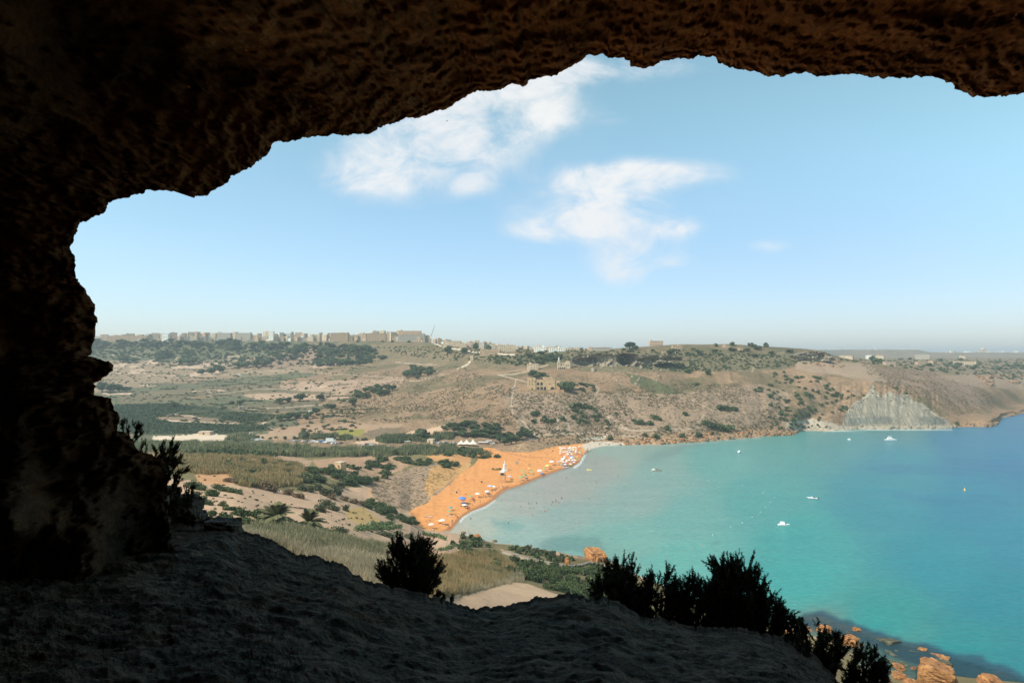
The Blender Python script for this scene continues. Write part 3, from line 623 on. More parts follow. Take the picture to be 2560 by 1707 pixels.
# ---------------- cave floor ----------------
FL = [(-3000,1290),(-400,1290),(423,1297),(490,1302),(541,1299),(582,1305),(593,1322),(622,1336),(663,1350),(694,1366),(730,1391),(781,1398),(816,1409),(857,1417),(878,1437),(918,1464),(969,1471),(1020,1486),(1071,1496),(1122,1511),(1153,1526),(1200,1530),(1221,1529),(1287,1520),(1315,1515),(1342,1499),(1375,1500),(1425,1493),(1453,1498),(1508,1505),(1545,1515),(1604,1552),(1680,1556),(1716,1571),(1815,1578),(1883,1587),(1951,1598),(1987,1616),(2032,1645),(2068,1679),(2090,1707),(2140,1760),(2300,1900),(2800,2150),(4500,2600)]
fl = np.array(FL, float)
DE = [(-3000,8),(423,8.2),(600,7.9),(750,7.2),(920,6.8),(1200,6.5),(1400,6.9),(1600,6.7),(1950,7.0),(2090,6.3),(2300,5.5),(4500,4)]
de = np.array(DE)
azv = np.concatenate([np.linspace(-180, -40, 60), np.degrees(np.arctan((np.arange(-100, 2640, 2.3)-CX)/F)), np.linspace(40, 80, 40), np.linspace(81, 180, 40)])
azv = azv[np.concatenate([[True], np.diff(azv) > 1e-6])]
NF = len(azv); xs_ = CX+F*np.tan(np.radians(np.clip(azv, -68, 62)))
fy = np.interp(xs_, fl[:, 0], fl[:, 1]); fd = np.interp(xs_, de[:, 0], de[:, 1])
fj = (fbm(xs_/14, 0*xs_, 5, 4)*6+fbm(xs_/4, 0*xs_, 9, 2)*3)*((xs_ > 440) & (xs_ < 2100))
k9 = np.hanning(61); k9 /= k9.sum(); fys = np.convolve(np.pad(fy, 30, 'edge'), k9, 'valid')
fj = fj+np.where((xs_ > 300) & (xs_ < 2200), fy-fys, 0); fy = np.where((xs_ > 300) & (xs_ < 2200), fys, fy)
ze = -(fy-HY)/F*fd; ra = fd/np.cos(np.radians(np.clip(azv, -68, 62)))
side = (azv < -45) | (azv > 60)
ra = np.where(azv < -45, 9.5, ra); ra = np.where(azv > 60, np.interp(azv, [60, 180], [8, 9.5]), ra)
ze = np.where(azv < -45, -1.8, ze); ze = np.where(azv > 60, np.interp(azv, [60, 100, 180], [-4.4, -2.6, -1.7]), ze)
rr = np.concatenate([np.linspace(.6, 2.2, 30), np.linspace(2.25, 4.2, 130)])  # normalised later
tt = np.linspace(0, 1, 260)**.8
rf = .6+tt[:, None]*(ra[None]-.6)
z0 = -1.62
zf = z0+(ze[None]-z0)*np.clip((rf-1.8)/(ra[None]-1.8), 0, 1)**1.25
ca = np.sin(np.radians(azv))[None]; sa = np.cos(np.radians(azv))[None]
fx_, fy_ = rf*ca, rf*sa
edgeq = np.clip((1-tt[:, None])/.12, 0, 1)
zf = zf-(fj/F*fd)[None]*np.clip((tt[:, None]-.90)/.10, 0, 1)**1.5+edgeq*(fbm(fx_*.6, fy_*.6, 0, 3)*.16)+(fbm(fx_*2.6, fy_*3.4, 2, 4, .55)*.065+ridged(fx_*5, fy_*9, 3, 3)*.02)*(.30+.70*edgeq)+fbm(fx_*12, fy_*19, 3, 4, .65)*.020
# raised crusts along the rim
out = []
for dd_, dz in [(.05,.02),(.12,-.03),(.22,-.15),(.4,-.5),(.7,-1.3),(1.1,-2.6),(1.7,-4.5),(2.6,-8),(4,-14),(6,-24),(9,-34)]:
    rr_ = ra+dd_; n_ = fbm(rr_*ca[0]*1.1, rr_*sa[0]*1.1, dz, 3)
    out.append(np.stack([(rr_+n_*.2*min(1, dd_))*ca[0], (rr_+n_*.2*min(1, dd_))*sa[0], zf[-1]+dz*(1+.1*n_)+(0 if dd_ > .06 else 0)], -1))
pf = np.concatenate([np.stack([fx_, fy_, zf], -1), np.array(out)], 0)
pf[..., 2] += H
Vf = pf.reshape(-1, 3)
gcol = np.array([.205,.18,.135]); bcol = np.array([.24,.175,.11])
k = np.clip(.3+fbm(Vf[:, 0]*.8, Vf[:, 1]*.8, 3, 3)*.9+np.clip((-.5-Vf[:, 0])/5, 0, .6), 0, 1)[:, None]
fc_ = (gcol*(1-k)+bcol*k)*(1+.3*fbm(Vf[:, 0]*4, Vf[:, 1]*6, Vf[:, 2]*4, 3))[:, None]
m_floor, T, b = base_mat("cave_floor_rock")
at = T.node('ShaderNodeAttribute', attribute_name='Col'); geo = T.node('ShaderNodeNewGeometry').outputs['Position']
gs = T.scalev(geo, (.8, 1.3, 1.3))
a1 = T.noise(gs, 4.5, 8, .68, .8); a2 = T.noise(gs, 22, 6, .7, .3); a4 = T.noise(gs, 70, 3, .7)
c = T.mix(T.ramp(a1, .38, .62), T.mix(1.0, at.outputs['Color'], (.40, .43, .42), 'MULTIPLY'), T.mix(1.0, at.outputs['Color'], (1.35, 1.3, 1.25), 'MULTIPLY'))
c = T.mix(T.ramp(a2, .45, .75, 0, .5), c, T.mix(1.0, c, (1.6, 1.6, 1.6), 'MULTIPLY'))
c = T.mix(T.ramp(a4, .70, .76, 0, .5), c, (.5, .47, .4))
T.put(b.inputs['Base Color'], c); b.inputs['Roughness'].default_value = .9; b.inputs['Specular IOR Level'].default_value = .2
T.put(b.inputs['Normal'], T.bump(T.math('ADD', a1, T.math('ADD', T.math('MULTIPLY', a2, .8), T.math('MULTIPLY', a4, .35))), 1.0, .16))
tag(mk("cave_floor", Vf, grid_faces(pf.shape[0], NF)[:, ::-1], m_floor, smooth=True, col=fc_), label="dark grey uneven rock floor sloping to the lip of the cave", kind='structure')

# ---------------- haze ----------------
def box_v(x0, x1, y0, y1, z0, z1):
    V = [(x0,y0,z0),(x1,y0,z0),(x1,y1,z0),(x0,y1,z0),(x0,y0,z1),(x1,y0,z1),(x1,y1,z1),(x0,y1,z1)]
    Fq = [(0,3,2,1),(4,5,6,7),(0,1,5,4),(1,2,6,5),(2,3,7,6),(3,0,4,7)]
    return V, Fq
hm_ = bpy.data.materials.new("haze"); hm_.use_nodes = True; T = NT(hm_.node_tree); T.n.clear()
pv = T.node('ShaderNodeVolumePrincipled'); pv.inputs['Color'].default_value = (.86, .95, 1.0, 1); pv.inputs['Density'].default_value = .00013
pv.inputs['Anisotropy'].default_value = .2
mo = T.node('ShaderNodeOutputMaterial'); T.l.new(pv.outputs[0], mo.inputs['Volume'])
Vh, Fh = box_v(-22000, 22000, -60, 12100, -40, 190)
USE_HAZE = True
if USE_HAZE: tag(mk("haze", Vh, Fh, hm_), label="pale blue summer haze over the valley", kind='stuff')
# ---------------- vegetation ----------------
def leaf_quads(cen, nrm, sz, asp=1.0, rg=rng):
    n = len(cen); a = rg.normal(size=(n, 3)); a -= nrm*(a*nrm).sum(1)[:, None]; a /= np.linalg.norm(a, axis=1)[:, None]
    b_ = np.cross(nrm, a); s = np.asarray(sz).reshape(-1, 1)
    V = np.stack([cen-a*s-b_*s*asp, cen+a*s-b_*s*asp*.6, cen+a*s*.7+b_*s*asp, cen-a*s*.8+b_*s*asp*.8], 1)
    return V.reshape(-1, 3), np.arange(4*n).reshape(-1, 4)
def crown_mesh(n, leaf, seed, rz=.8, lumps=9, base=.35, flat=.25):
    rg = np.random.default_rng(seed)
    L = rg.normal(size=(lumps, 3)); L /= np.linalg.norm(L, axis=1)[:, None]; L *= (rg.random((lumps, 1))**.5)*.62
    L[:, 2] *= rz; Rl = rg.uniform(.26, .52, lumps)
    L = np.vstack([L, [[0, 0, 0]]]); Rl = np.append(Rl, .55)
    k = rg.choice(len(L), n, p=Rl**2/(Rl**2).sum())
    d = rg.normal(size=(n, 3)); d /= np.linalg.norm(d, axis=1)[:, None]
    rr_ = rg.random((n, 1))**.28
    c = L[k]+d*rr_*Rl[k][:, None]*np.array([1, 1, rz])
    c[:, 2] = c[:, 2]-(-.62*rz); c = c[c[:, 2] > -.02]; d = d[:len(c)]
    nr = rg.normal(size=c.shape)*.6+(c-np.array([0, 0, .4])); nr /= np.linalg.norm(nr, axis=1)[:, None]
    V, Fq = leaf_quads(c, nr, rg.uniform(.6, 1.3, len(c))*leaf, 1, rg)
    return V, Fq
M_TREE = leafmat("carob_leaves", (.028,.056,.028), (.11,.14,.062), .03)
M_SHRUB = leafmat("shrub_leaves", (.028,.052,.022), (.10,.13,.05), .15)
M_SHRUB2 = leafmat("tamarisk_leaves", (.055,.065,.035), (.135,.14,.075), .2)
M_BROWN = leafmat("dry_shrub_leaves", (.13,.085,.05), (.24,.17,.10), .3)
M_REEDG = leafmat("green_reed", (.05,.08,.035), (.20,.20,.10), .045)
M_REEDM = leafmat("meadow_reed", (.09,.11,.045), (.33,.23,.11), .045)
M_REEDT = leafmat("dry_reed", (.20,.17,.10), (.38,.32,.21), .12)
M_VINE = leafmat("vine_leaves", (.03,.05,.028), (.065,.09,.045), .1)
M_BARK = solid("bark", (.10,.075,.05), .9)
TREEM = []
for i in range(5):
    V, Fq = crown_mesh(900, .085, 50+i, .85, 10)
    V = V*np.array([.5, .5, .5])+np.array([0, 0, .22])
    cr = mk("crown", V, Fq, M_TREE)
    vv = []; ff = []
    def tube(p0, p1, r0, r1, n=6):
        p0 = np.array(p0, float); p1 = np.array(p1, float); ax = p1-p0; ax /= np.linalg.norm(ax)
        u_ = np.cross(ax, [0.3, .5, .8]); u_ /= np.linalg.norm(u_); w_ = np.cross(ax, u_)
        a = np.arange(n)/n*2*math.pi; ring = np.cos(a)[:, None]*u_+np.sin(a)[:, None]*w_
        b0 = len(vv); vv.extend(p0+ring*r0); vv.extend(p1+ring*r1)
        for k in range(n): ff.append((b0+k, b0+(k+1) % n, b0+n+(k+1) % n, b0+n+k))
    tube((0, 0, -.1), (.01, 0, .32), .045, .03)
    for k in range(5):
        a = k*1.3+i; tube((.01, 0, .25), (.25*math.cos(a), .25*math.sin(a), .5), .022, .008)
    tk = mk("trunk", vv, ff, M_BARK)
    TREEM.append((cr, tk))
SHRUBM = {}
for key, mat in (('s', M_SHRUB), ('t', M_SHRUB2), ('b', M_BROWN)):
    SHRUBM[key] = []
    for i in range(4):
        V, Fq = crown_mesh(1100, .055, 90+i, .6, 12); V = V*np.array([.5, .5, .62])-np.array([0, 0, .04])
        me = mk("shrub", V, Fq, mat, link=False); SHRUBM[key].append(me)
_proto_tree_done = [False]*5
items = []      # (kind, px, py, width m, height m, variant key, label, group)
def scat(poly, n, w0, w1, hh, kind, label, key='s', mind=0):
    poly = np.array(poly, float); x0, y0 = poly.min(0); x1, y1 = poly.max(0); got = 0; tries = 0; ps = []
    while got < n and tries < n*60:
        tries += 1; x = random.uniform(x0, x1); y = random.uniform(y0, y1)
        if not inpoly(np.array([x]), np.array([y]), poly)[0]: continue
        if mind and any(abs(x-a) < mind and abs(y-b) < mind*.5 for a, b in ps): continue
        ps.append((x, y)); w_ = random.uniform(w0, w1)*(1.45 if kind == 'tree' else 1.3 if kind == 'shrub' else 1); items.append((kind, x, y, w_, w_*hh*(.85 if kind == 'tree' else 1)*random.uniform(.8, 1.15), key, label)); got += 1
def put(lst, kind, label, key='s', hh=.6):
    for (x, y, w_) in lst:
        d = g1(x, y)[1]; wm = w_/F*d*1.3; items.append((kind, x, y, wm, wm*hh, key, label))
# --- trees
scat([(215,853),(560,853),(640,858),(830,862),(900,868),(960,872),(930,885),(820,882),(760,880),(660,885),(560,872),(400,868),(215,872)], 130, 11, 22, .55, 'tree', "bushy tree in the hazy green belt below the hilltop town")
scat([(790,885),(860,875),(940,880),(960,895),(930,905),(870,915),(800,918),(780,905)], 50, 11, 17, .62, 'tree', "dark evergreen tree in the wood beside the bare tan slope")
scat([(1003,925),(1040,918),(1085,922),(1080,940),(1040,950),(1012,946)], 16, 10, 15, .75, 'tree', "dark tree packed in the rounded grove above the pale track", mind=7)
scat([(890,978),(940,972),(1000,968),(995,982),(930,994),(890,998)], 16, 9, 13, .75, 'tree', "dark tree in the long narrow grove on the brown hillside", mind=6)
scat([(640,873),(700,868),(790,872),(770,890),(720,905),(650,915)], 26, 12, 20, .55, 'tree', "blue green tree on the slope right of the upper fields")
put([(300,905,26),(318,904,22),(335,905,20)], 'tree', "tree in the small clump between the upper left terraces", hh=.7)
put([(405,897,26),(418,893,22),(400,903,22),(428,888,14)], 'tree', "dark tree in the tall clump on the left hillside", hh=.85)
put([(455,912,28),(472,912,26),(484,910,22),(465,905,24)], 'tree', "round dark tree in the pair of clumps left of the white greenhouse", hh=.75)
put([(505,937,20),(530,936,24),(550,932,26),(540,925,18)], 'tree', "dark tree on the terrace edge below the round clumps", hh=.75)
put([(595,918,24),(615,920,26),(640,918,28),(665,916,28),(605,908,22)], 'tree', "leafy tree in the row at the top of the bare slope", hh=.65)
put([(255,980,30),(275,982,28),(298,981,26),(315,980,20)], 'tree', "tree in the grove beside the rock wall at far left", hh=.8)
put([(436,1019,24)], 'tree', "single round dark tree standing in the vineyard", hh=.55)
put([(882,1014,22)], 'tree', "lone round tree with a bare trunk on the brown field", hh=.8)
put([(700,1052,26),(720,1050,28),(740,1046,24),(765,1048,20),(790,1035,26),(775,1040,20),(830,1024,24),(815,1020,18),(600,1012,20),(580,1010,16),(700,1008,26),(720,1006,20),(750,1003,30),(800,1000,24)], 'tree', "dark bushy tree along the field edges behind the vineyard", hh=.6)
scat([(230,846),(800,848),(1050,850),(1150,866),(1400,876),(1400,880),(1000,856),(230,852)], 34, 6, 10, .8, 'tree', "tree among the houses of the hilltop town")
put([(1190,876,20),(1212,868,26),(1160,885,18),(1222,874,16),(1118,884,22),(1300,868,18),(1320,868,22),(1345,868,16),(1437,872,15),(1448,874,12)], 'tree', "tree between the houses on the hill crest", hh=.9)
put([(1574,872,30),(1590,875,18),(1560,876,14)], 'tree', "broad round tree on the skyline left of the hilltop villa", hh=.65)
scat([(1310,890),(1400,884),(1400,905),(1330,915),(1305,908)], 18, 8, 13, .6, 'tree', "dark tree on the terraces left of the white ruin")
put([(1335,945,24),(1345,948,20),(1358,945,18),(1368,948,16)], 'tree', "dark tree behind the roof of the large arched house", hh=.9)
put([(1412,980,26),(1424,984,24),(1405,972,20),(1428,975,20)], 'tree', "tall dark tree against the right end of the arched house", hh=1.0)
scat([(1430,962),(1455,958),(1490,966),(1488,978),(1445,980)], 13, 5, 8, .5, 'tree', "low tree in the oval green thicket beside the arched house", mind=5)
scat([(1560,878),(1700,872),(1900,872),(2000,880),(1990,895),(1800,890),(1640,890)], 30, 6, 12, .55, 'tree', "small tree on the flat top of the far hill")
put([(1790,866,14),(1830,864,16),(1875,866,16),(1888,868,14),(1915,868,16)], 'tree', "tree showing on the skyline of the right hill", hh=.8)
scat([(2180,900),(2380,896),(2560,905),(2560,925),(2400,930),(2260,915)], 34, 10, 18, .6, 'tree', "tree among the fields on the hazy plateau at right")
put([(1250,1106,22),(1262,1112,26),(1278,1110,26),(1290,1108,22),(1300,1100,26),(1320,1095,26),(1308,1088,24),(1275,1100,24)], 'tree', "rounded olive tree right of the white tents behind the beach", hh=.85)
put([(1052,1100,26),(1045,1094,22),(1060,1092,20)], 'tree', "dark tree beside the small stone hut behind the reeds", hh=1.0)
scat([(1110,1064),(1160,1060),(1260,1070),(1255,1080),(1150,1076),(1110,1074)], 20, 7, 10, .6, 'tree', "tree in the upper dark hedge above the tents", mind=6)
scat([(1130,1084),(1200,1082),(1270,1088),(1262,1096),(1150,1094)], 18, 7, 10, .6, 'tree', "tree in the lower dark hedge above the tents", mind=6)
# --- shrubs
put([(1334,1038,28),(1342,1034,18),(1334,1056,20),(1358,1052,18),(1368,1055,22),(1380,1054,20),(1362,1045,14),(1406,1050,18),(1349,1018,10),(1412,1052,12)], 'shrub', "round dark shrub on the tan slope left of the forked path")
put([(1428,1018,22),(1440,1016,24),(1452,1020,22),(1464,1018,20),(1476,1022,20),(1488,1028,20),(1438,1030,22),(1450,1034,20),(1460,1044,22),(1452,1052,18),(1464,1056,18),(1432,1046,20),(1486,1044,20),(1492,1052,16),(1498,1042,16),(1514,1054,16),(1522,1062,16),(1446,1058,14),(1520,1072,12)], 'shrub', "dark shrub of the cluster in the middle of the forked paths")
put([(1638,1046,24),(1648,1050,16),(1541,1036,12),(1565,1038,10),(1712,1037,20),(1585,1052,14),(1600,1060,30),(1625,1062,22),(1668,1075,24)], 'shrub', "dark green shrub on the open hillside above the rocky shore")
put([(1800,1022,30),(1815,1024,28),(1835,1026,26),(1740,963,16),(1770,936,20),(1718,932,22),(1900,972,16),(1887,978,14),(1900,980,14),(1925,992,20)], 'shrub', "dark shrub standing alone on the right hillside")
put([(1775,1068,34),(1795,1074,34),(1815,1078,30),(1765,1060,26),(1825,1072,24),(1778,1086,16),(1745,1092,26),(1705,1094,22),(1640,1094,24),(1612,1090,18),(1526,1098,20)], 'shrub', "dark shrub just above the brown shore boulders")
scat([(1935,925),(1990,930),(2045,940),(2070,960),(2110,960),(2135,990),(2110,1030),(2080,1052),(1960,1055),(1925,1040),(1915,980)], 120, 3.5, 8.5, .7, 'shrub', "dark round shrub dotted over the slope left of the grey clay cliff")
scat([(1920,1040),(1990,1055),(2060,1060),(2075,1070),(1930,1075),(1920,1060)], 26, 3, 6, .7, 'shrub', "shrub on the pale foot of the slope by the shore", mind=4)
put([(2394,1062,16),(2240,972,14),(2160,988,10),(2265,985,12),(2195,905,24),(2180,900,20)], 'shrub', "small dark shrub around the grey clay cliff")
scat([(830,1170),(900,1185),(1000,1165),(1010,1180),(960,1195),(900,1220),(840,1215),(760,1200),(750,1180),(790,1175)], 34, 7, 11, .55, 'shrub', "dark green shrub in the thicket below the pillbox")
scat([(745,1200),(800,1195),(850,1215),(840,1240),(780,1245),(750,1225)], 16, 6, 9, .6, 'shrub', "grey green shrub at the edge of the bare terrace", 't')
scat([(905,1155),(940,1148),(975,1152),(978,1172),(930,1178),(905,1168)], 12, 7, 10, .55, 'shrub', "dark shrub of the rounded mound right of the pillbox", mind=7)
scat([(985,1148),(1020,1140),(1075,1150),(1070,1162),(1010,1162)], 12, 7, 10, .5, 'shrub', "dark shrub on the dune behind the orange hollow", mind=6)
scat([(1092,1160),(1120,1150),(1155,1156),(1150,1168),(1100,1170)], 9, 7, 10, .45, 'shrub', "green shrub on the small dune at the head of the beach", mind=7)
scat([(1040,1130),(1160,1118),(1210,1130),(1250,1145),(1200,1148),(1120,1140)], 26, 7, 11, .5, 'shrub', "dark shrub in the band between the reeds and the orange sand", mind=6)
put([(868,1168,20),(880,1172,24),(893,1174,20),(700,1158,26),(660,1160,30),(680,1166,28),(720,1168,24)], 'shrub', "low dark shrub on the bare ground around the pillbox")
scat([(920,1250),(950,1258),(1000,1290),(1030,1300),(1045,1318),(1010,1312),(950,1290),(915,1268)], 28, 5, 8, .6, 'shrub', "shrub in the hedge leading down to the sand", mind=6)
put([(545,1222,30),(560,1228,34),(580,1232,32),(600,1236,26),(490,1242,30),(505,1255,34),(520,1262,30),(560,1265,26),(500,1290,40),(530,1288,34),(580,1275,26),(555,1295,24)], 'shrub', "green bush on the terraces just beyond the cave wall")
put([(500,1225,44),(530,1240,46),(480,1215,36),(600,1290,50),(560,1300,44),(520,1310,40),(610,1310,44)], 'shrub', "fresh green bush crowding the slope right behind the wall foot")
put([(650,1298,56),(665,1305,46),(640,1322,42)], 'shrub', "leafy dark bush behind the left palm", hh=.8)
put([(610,1212,32),(625,1216,28),(640,1210,30)], 'shrub', "bright green bush beside the red brown reeds", 't')
put([(655,1222,46),(680,1228,40),(720,1236,36),(745,1244,34),(570,1205,30),(590,1208,30),(830,1248,30),(860,1252,30),(885,1258,30),(905,1262,26)], 'shrub', "rust brown dry bush at the terrace edge", 'b')
put([(815,1268,44),(800,1280,40),(830,1275,34),(865,1278,28),(845,1335,40),(860,1340,30)], 'shrub', "straw coloured bush on the bare lower terrace", 't', .7)
put([(895,1375,34),(903,1388,30)], 'shrub', "dark pointed bush standing in the dry reeds", hh=1.2)
put([(975,1345,50),(955,1338,40),(995,1338,36),(1020,1345,34)], 'shrub', "low brown green bush under the prickly pear hedge", 't', .4)
scat([(1130,1352),(1160,1345),(1200,1355),(1240,1370),(1260,1395),(1200,1400),(1140,1390)], 34, 3, 5.5, .7, 'shrub', "green brown bush on the bank at the near end of the bay", mind=7)
scat([(1275,1372),(1320,1372),(1390,1388),(1440,1400),(1420,1410),(1330,1396),(1280,1385)], 24, 3, 5.5, .7, 'shrub', "brown green bush between the water and the stone wall", 't', mind=8)
scat([(1230,1400),(1300,1402),(1400,1420),(1520,1425),(1530,1480),(1500,1520),(1420,1490),(1320,1455),(1240,1440)], 120, 3.5, 6, .75, 'shrub', "dark green bush in the thicket below the stone wall", mind=7)
scat([(1480,1430),(1900,1560),(1900,1620),(1500,1560)], 26, 3, 5, .7, 'shrub', "bush on the shore seen through the heath branches", 't', mind=8)
# --- unnumbered filler
scat([(215,856),(830,858),(900,900),(640,925),(400,915),(215,905)], 560, 6, 15, .45, 'woodland', '')
scat([(215,853),(830,862),(940,875),(900,890),(640,900),(215,890)], 420, 8, 16, .5, 'woodland', '')
scat([(800,880),(940,878),(940,905),(860,918),(790,912)], 120, 8, 14, .5, 'woodland', '')
scat([(1240,890),(1400,885),(1400,905),(1300,915),(1200,905)], 200, 4, 9, .5, 'scrub', '')
scat([(960,870),(1180,880),(1300,890),(1250,910),(1000,890)], 200, 4, 8, .5, 'scrub', '')
for i_ in range(60):
    x0_ = random.uniform(225, 880); y0_ = random.uniform(888, 1075); L_ = random.uniform(25, 110); sl_ = random.uniform(-.09, .09)
    for k_ in range(int(L_/4)): items.append(('scrub', x0_+k_*4+random.uniform(-2, 2), y0_+k_*4*sl_+random.uniform(-.6, .6), random.uniform(3, 7), random.uniform(1.5, 3), 's', ''))
scat([(215,900),(900,900),(900,1080),(400,1080),(280,1000)], 1000, 3, 9, .4, 'scrub', '')
scat([(900,868),(1300,885),(1450,905),(1700,930),(1950,920),(2090,900),(2060,890),(1560,878),(1100,865)], 1100, 2.5, 8, .5, 'scrub', '')
scat([(2090,900),(2560,898),(2560,960),(2440,940),(2300,925)], 380, 5, 12, .5, 'scrub', '')
scat([(900,930),(1300,925),(1700,950),(1900,960),(1900,1075),(1500,1085),(1270,1090),(1000,1050),(860,1030)], 800, 1.2, 3.2, .5, 'scrub', '')
scat([(1300,1060),(1500,1085),(1560,1095),(1400,1115),(1330,1105)], 260, 1.5, 4, .5, 'scrub', '')
scat([(1560,1085),(1900,1065),(2000,1070),(1960,1085),(1600,1108)], 170, 1.2, 4, .5, 'scrub', '')
scat([(2100,1062),(2118,1022),(2150,985),(2180,950),(2240,970),(2290,990),(2350,1030),(2375,1055),(2340,1045),(2280,1010),(2200,1000),(2150,1005)], 110, 1.2, 3.5, .6, 'scrub', '')
scat([(2200,915),(2460,960),(2500,1020),(2400,1040),(2250,985)], 110, 1.2, 4, .45, 'scrub', '')
scat([(380,1114),(760,1124),(1200,1128),(1000,1138),(640,1142),(400,1135)], 420, 4, 9, .75, 'scrub', '')
scat([(390,1135),(600,1140),(760,1170),(740,1200),(520,1180)], 120, 2, 5, .6, 'scrub', '')
scat([(590,1092),(930,1100),(930,1102),(700,1098)], 24, 4, 8, .7, 'scrub', '')
scat([(600,1340),(760,1350),(960,1372),(960,1400),(850,1380),(680,1340)], 40, .8, 1.8, .9, 'scrub', '')
scat([(440,1180),(760,1215),(1000,1290),(1040,1340),(860,1360),(600,1330),(440,1290)], 130, .6, 2.0, .5, 'scrub', '')
scat([(925,1220),(1060,1160),(1160,1160),(1080,1240),(1030,1275),(940,1245)], 420, .8, 2.2, .35, 'drytuft', '')
scat([(1257,1130),(1300,1108),(1390,1112),(1380,1134)], 120, .8, 2.2, .35, 'drytuft', '')
scat([(-500,856),(215,856),(215,905),(-500,915)], 420, 7, 16, .5, 'woodland', '')
scat([(-500,905),(225,905),(260,1180),(-500,1180)], 600, 3, 9, .45, 'scrub', '')
scat([(-300,1185),(420,1185),(600,1290),(560,1340),(-300,1330)], 160, 1.5, 4, .6, 'scrub', '')
scat([(-300,1360),(600,1380),(1100,1540),(-300,1540)], 160, 1.0, 2.6, .7, 'scrub', '')
gxy = ground([i[1] for i in items], [i[2] for i in items])
order = sorted(range(len(items)), key=lambda i: -items[i][3]/gxy[i][1])
cnt = {'tree': 0, 'shrub': 0}; rest = []
LIM = {'tree': 300, 'shrub': 300}
treeproto = [None]*5
def link_tree(i, pos, w_, h_, rz):
    cr, tk = TREEM[i]
    r_ = empty("tree", pos, rz, (w_, w_, h_))
    if treeproto[i] is None:
        cr.parent = r_; tk.parent = r_; treeproto[i] = r_
    else:
        for ch in (cr, tk): c2 = ch.copy(); C.objects.link(c2); c2.parent = r_
    return r_
for i in order:
    k, x, y, w_, h_, key, lab = items[i]; pos = gxy[i]
    if k in cnt and cnt[k] < LIM[k]:
        cnt[k] += 1; rz = random.uniform(0, 6.28)
        if k == 'tree':
            o = link_tree(random.randrange(5), pos-np.array([0, 0, h_*.03]), w_, h_, rz)
        else:
            o = random.choice(SHRUBM[key]).copy(); C.objects.link(o); o.name = "shrub"; o.location = pos-np.array([0, 0, h_*.06]); o.rotation_euler = (0, 0, rz); o.scale = (w_, w_*random.uniform(.75, 1.1), h_*1.25)
        tag(o, lab, k, lab.replace("tree ", "trees ", 1).replace("shrub ", "shrubs ", 1).replace("bush ", "bushes ", 1))
    else: rest.append((i, k))
def merged(name, idx, mat, nleaf, leaf, label, zr_=.6):
    base = [crown_mesh(nleaf, leaf, 300+j, zr_, 6) for j in range(6)]
    Vs = []; Fs = []; n0 = 0
    for i in idx:
        _, x, y, w_, h_, key, lab = items[i]; V, Fq = base[i % 6]
        a = random.uniform(0, 6.28); ca_, sa_ = math.cos(a), math.sin(a)
        P_ = V*np.array([w_*.5, w_*.5, h_*.7]); P_ = np.stack([P_[:, 0]*ca_-P_[:, 1]*sa_, P_[:, 0]*sa_+P_[:, 1]*ca_, P_[:, 2]], 1)+gxy[i]
        Vs.append(P_); Fs.append(Fq+n0); n0 += len(V)
    return tag(mk(name, np.vstack(Vs), np.vstack(Fs), mat), label, kind='stuff')
merged("woodland", [i for i, k in rest if k in ('woodland', 'tree')], M_TREE, 80, .2, "hazy green woodland covering the slope below the town")
merged("scrub", [i for i, k in rest if k in ('scrub', 'shrub')], M_SHRUB, 90, .17, "low dark scrub scattered over the fields and hillsides")
merged("dry_tufts", [i for i, k in rest if k == 'drytuft'], leafmat("dry_tuft", (.20,.15,.085), (.32,.23,.12), .3), 40, .2, "dry tufts on the dunes behind the beach")
# small tufts over the dry slopes
def tufts(name, polys, n, s0, s1, mat, label, thr=-.1):
    xs2 = []; ys2 = []
    for pl, wgt in polys:
        pl = np.array(pl, float); m = int(n*wgt); a, b_ = pl.min(0), pl.max(0)
        X_ = rng.uniform(a[0], b_[0], m*3); Y_ = rng.uniform(a[1], b_[1], m*3); k_ = inpoly(X_, Y_, pl); xs2.append(X_[k_][:m]); ys2.append(Y_[k_][:m])
    g_ = ground(np.concatenate(xs2), np.concatenate(ys2)); k_ = fbm(g_[:, 0]/22, g_[:, 1]/28, 5, 3) > thr; g_ = g_[k_]
    g_[:, :2] += rng.normal(size=(len(g_), 2))*.8
    m = len(g_); s = rng.uniform(s0, s1, m)
    cen = np.repeat(g_, 5, 0)+rng.normal(size=(m*5, 3))*np.repeat(s, 5)[:, None]*np.array([.4, .4, .12])+np.repeat(s, 5)[:, None]*np.array([0, 0, .28])
    nr = rng.normal(size=(m*5, 3))+np.array([0, -.6, .8]); nr /= np.linalg.norm(nr, axis=1)[:, None]
    V, Fq = leaf_quads(cen, nr, np.repeat(s, 5)*.36)
    tag(mk(name, V, Fq, mat), label, kind='stuff')
HILL = [(860,1000),(900,930),(1150,915),(1300,980),(1440,985),(1700,955),(1900,960),(1990,1040),(1920,1075),(1560,1092),(1340,1095),(1200,1060),(950,1055),(860,1040)]
tufts("garrigue", [(HILL, .8), ([(2150,905),(2330,930),(2460,980),(2500,1030),(2380,1040),(2280,990),(2180,950)], .2)], 15000, .7, 1.9, leafmat("garrigue_leaves", (.11,.09,.05), (.19,.15,.09), .2), "low dry garrigue speckling the tan hillsides")
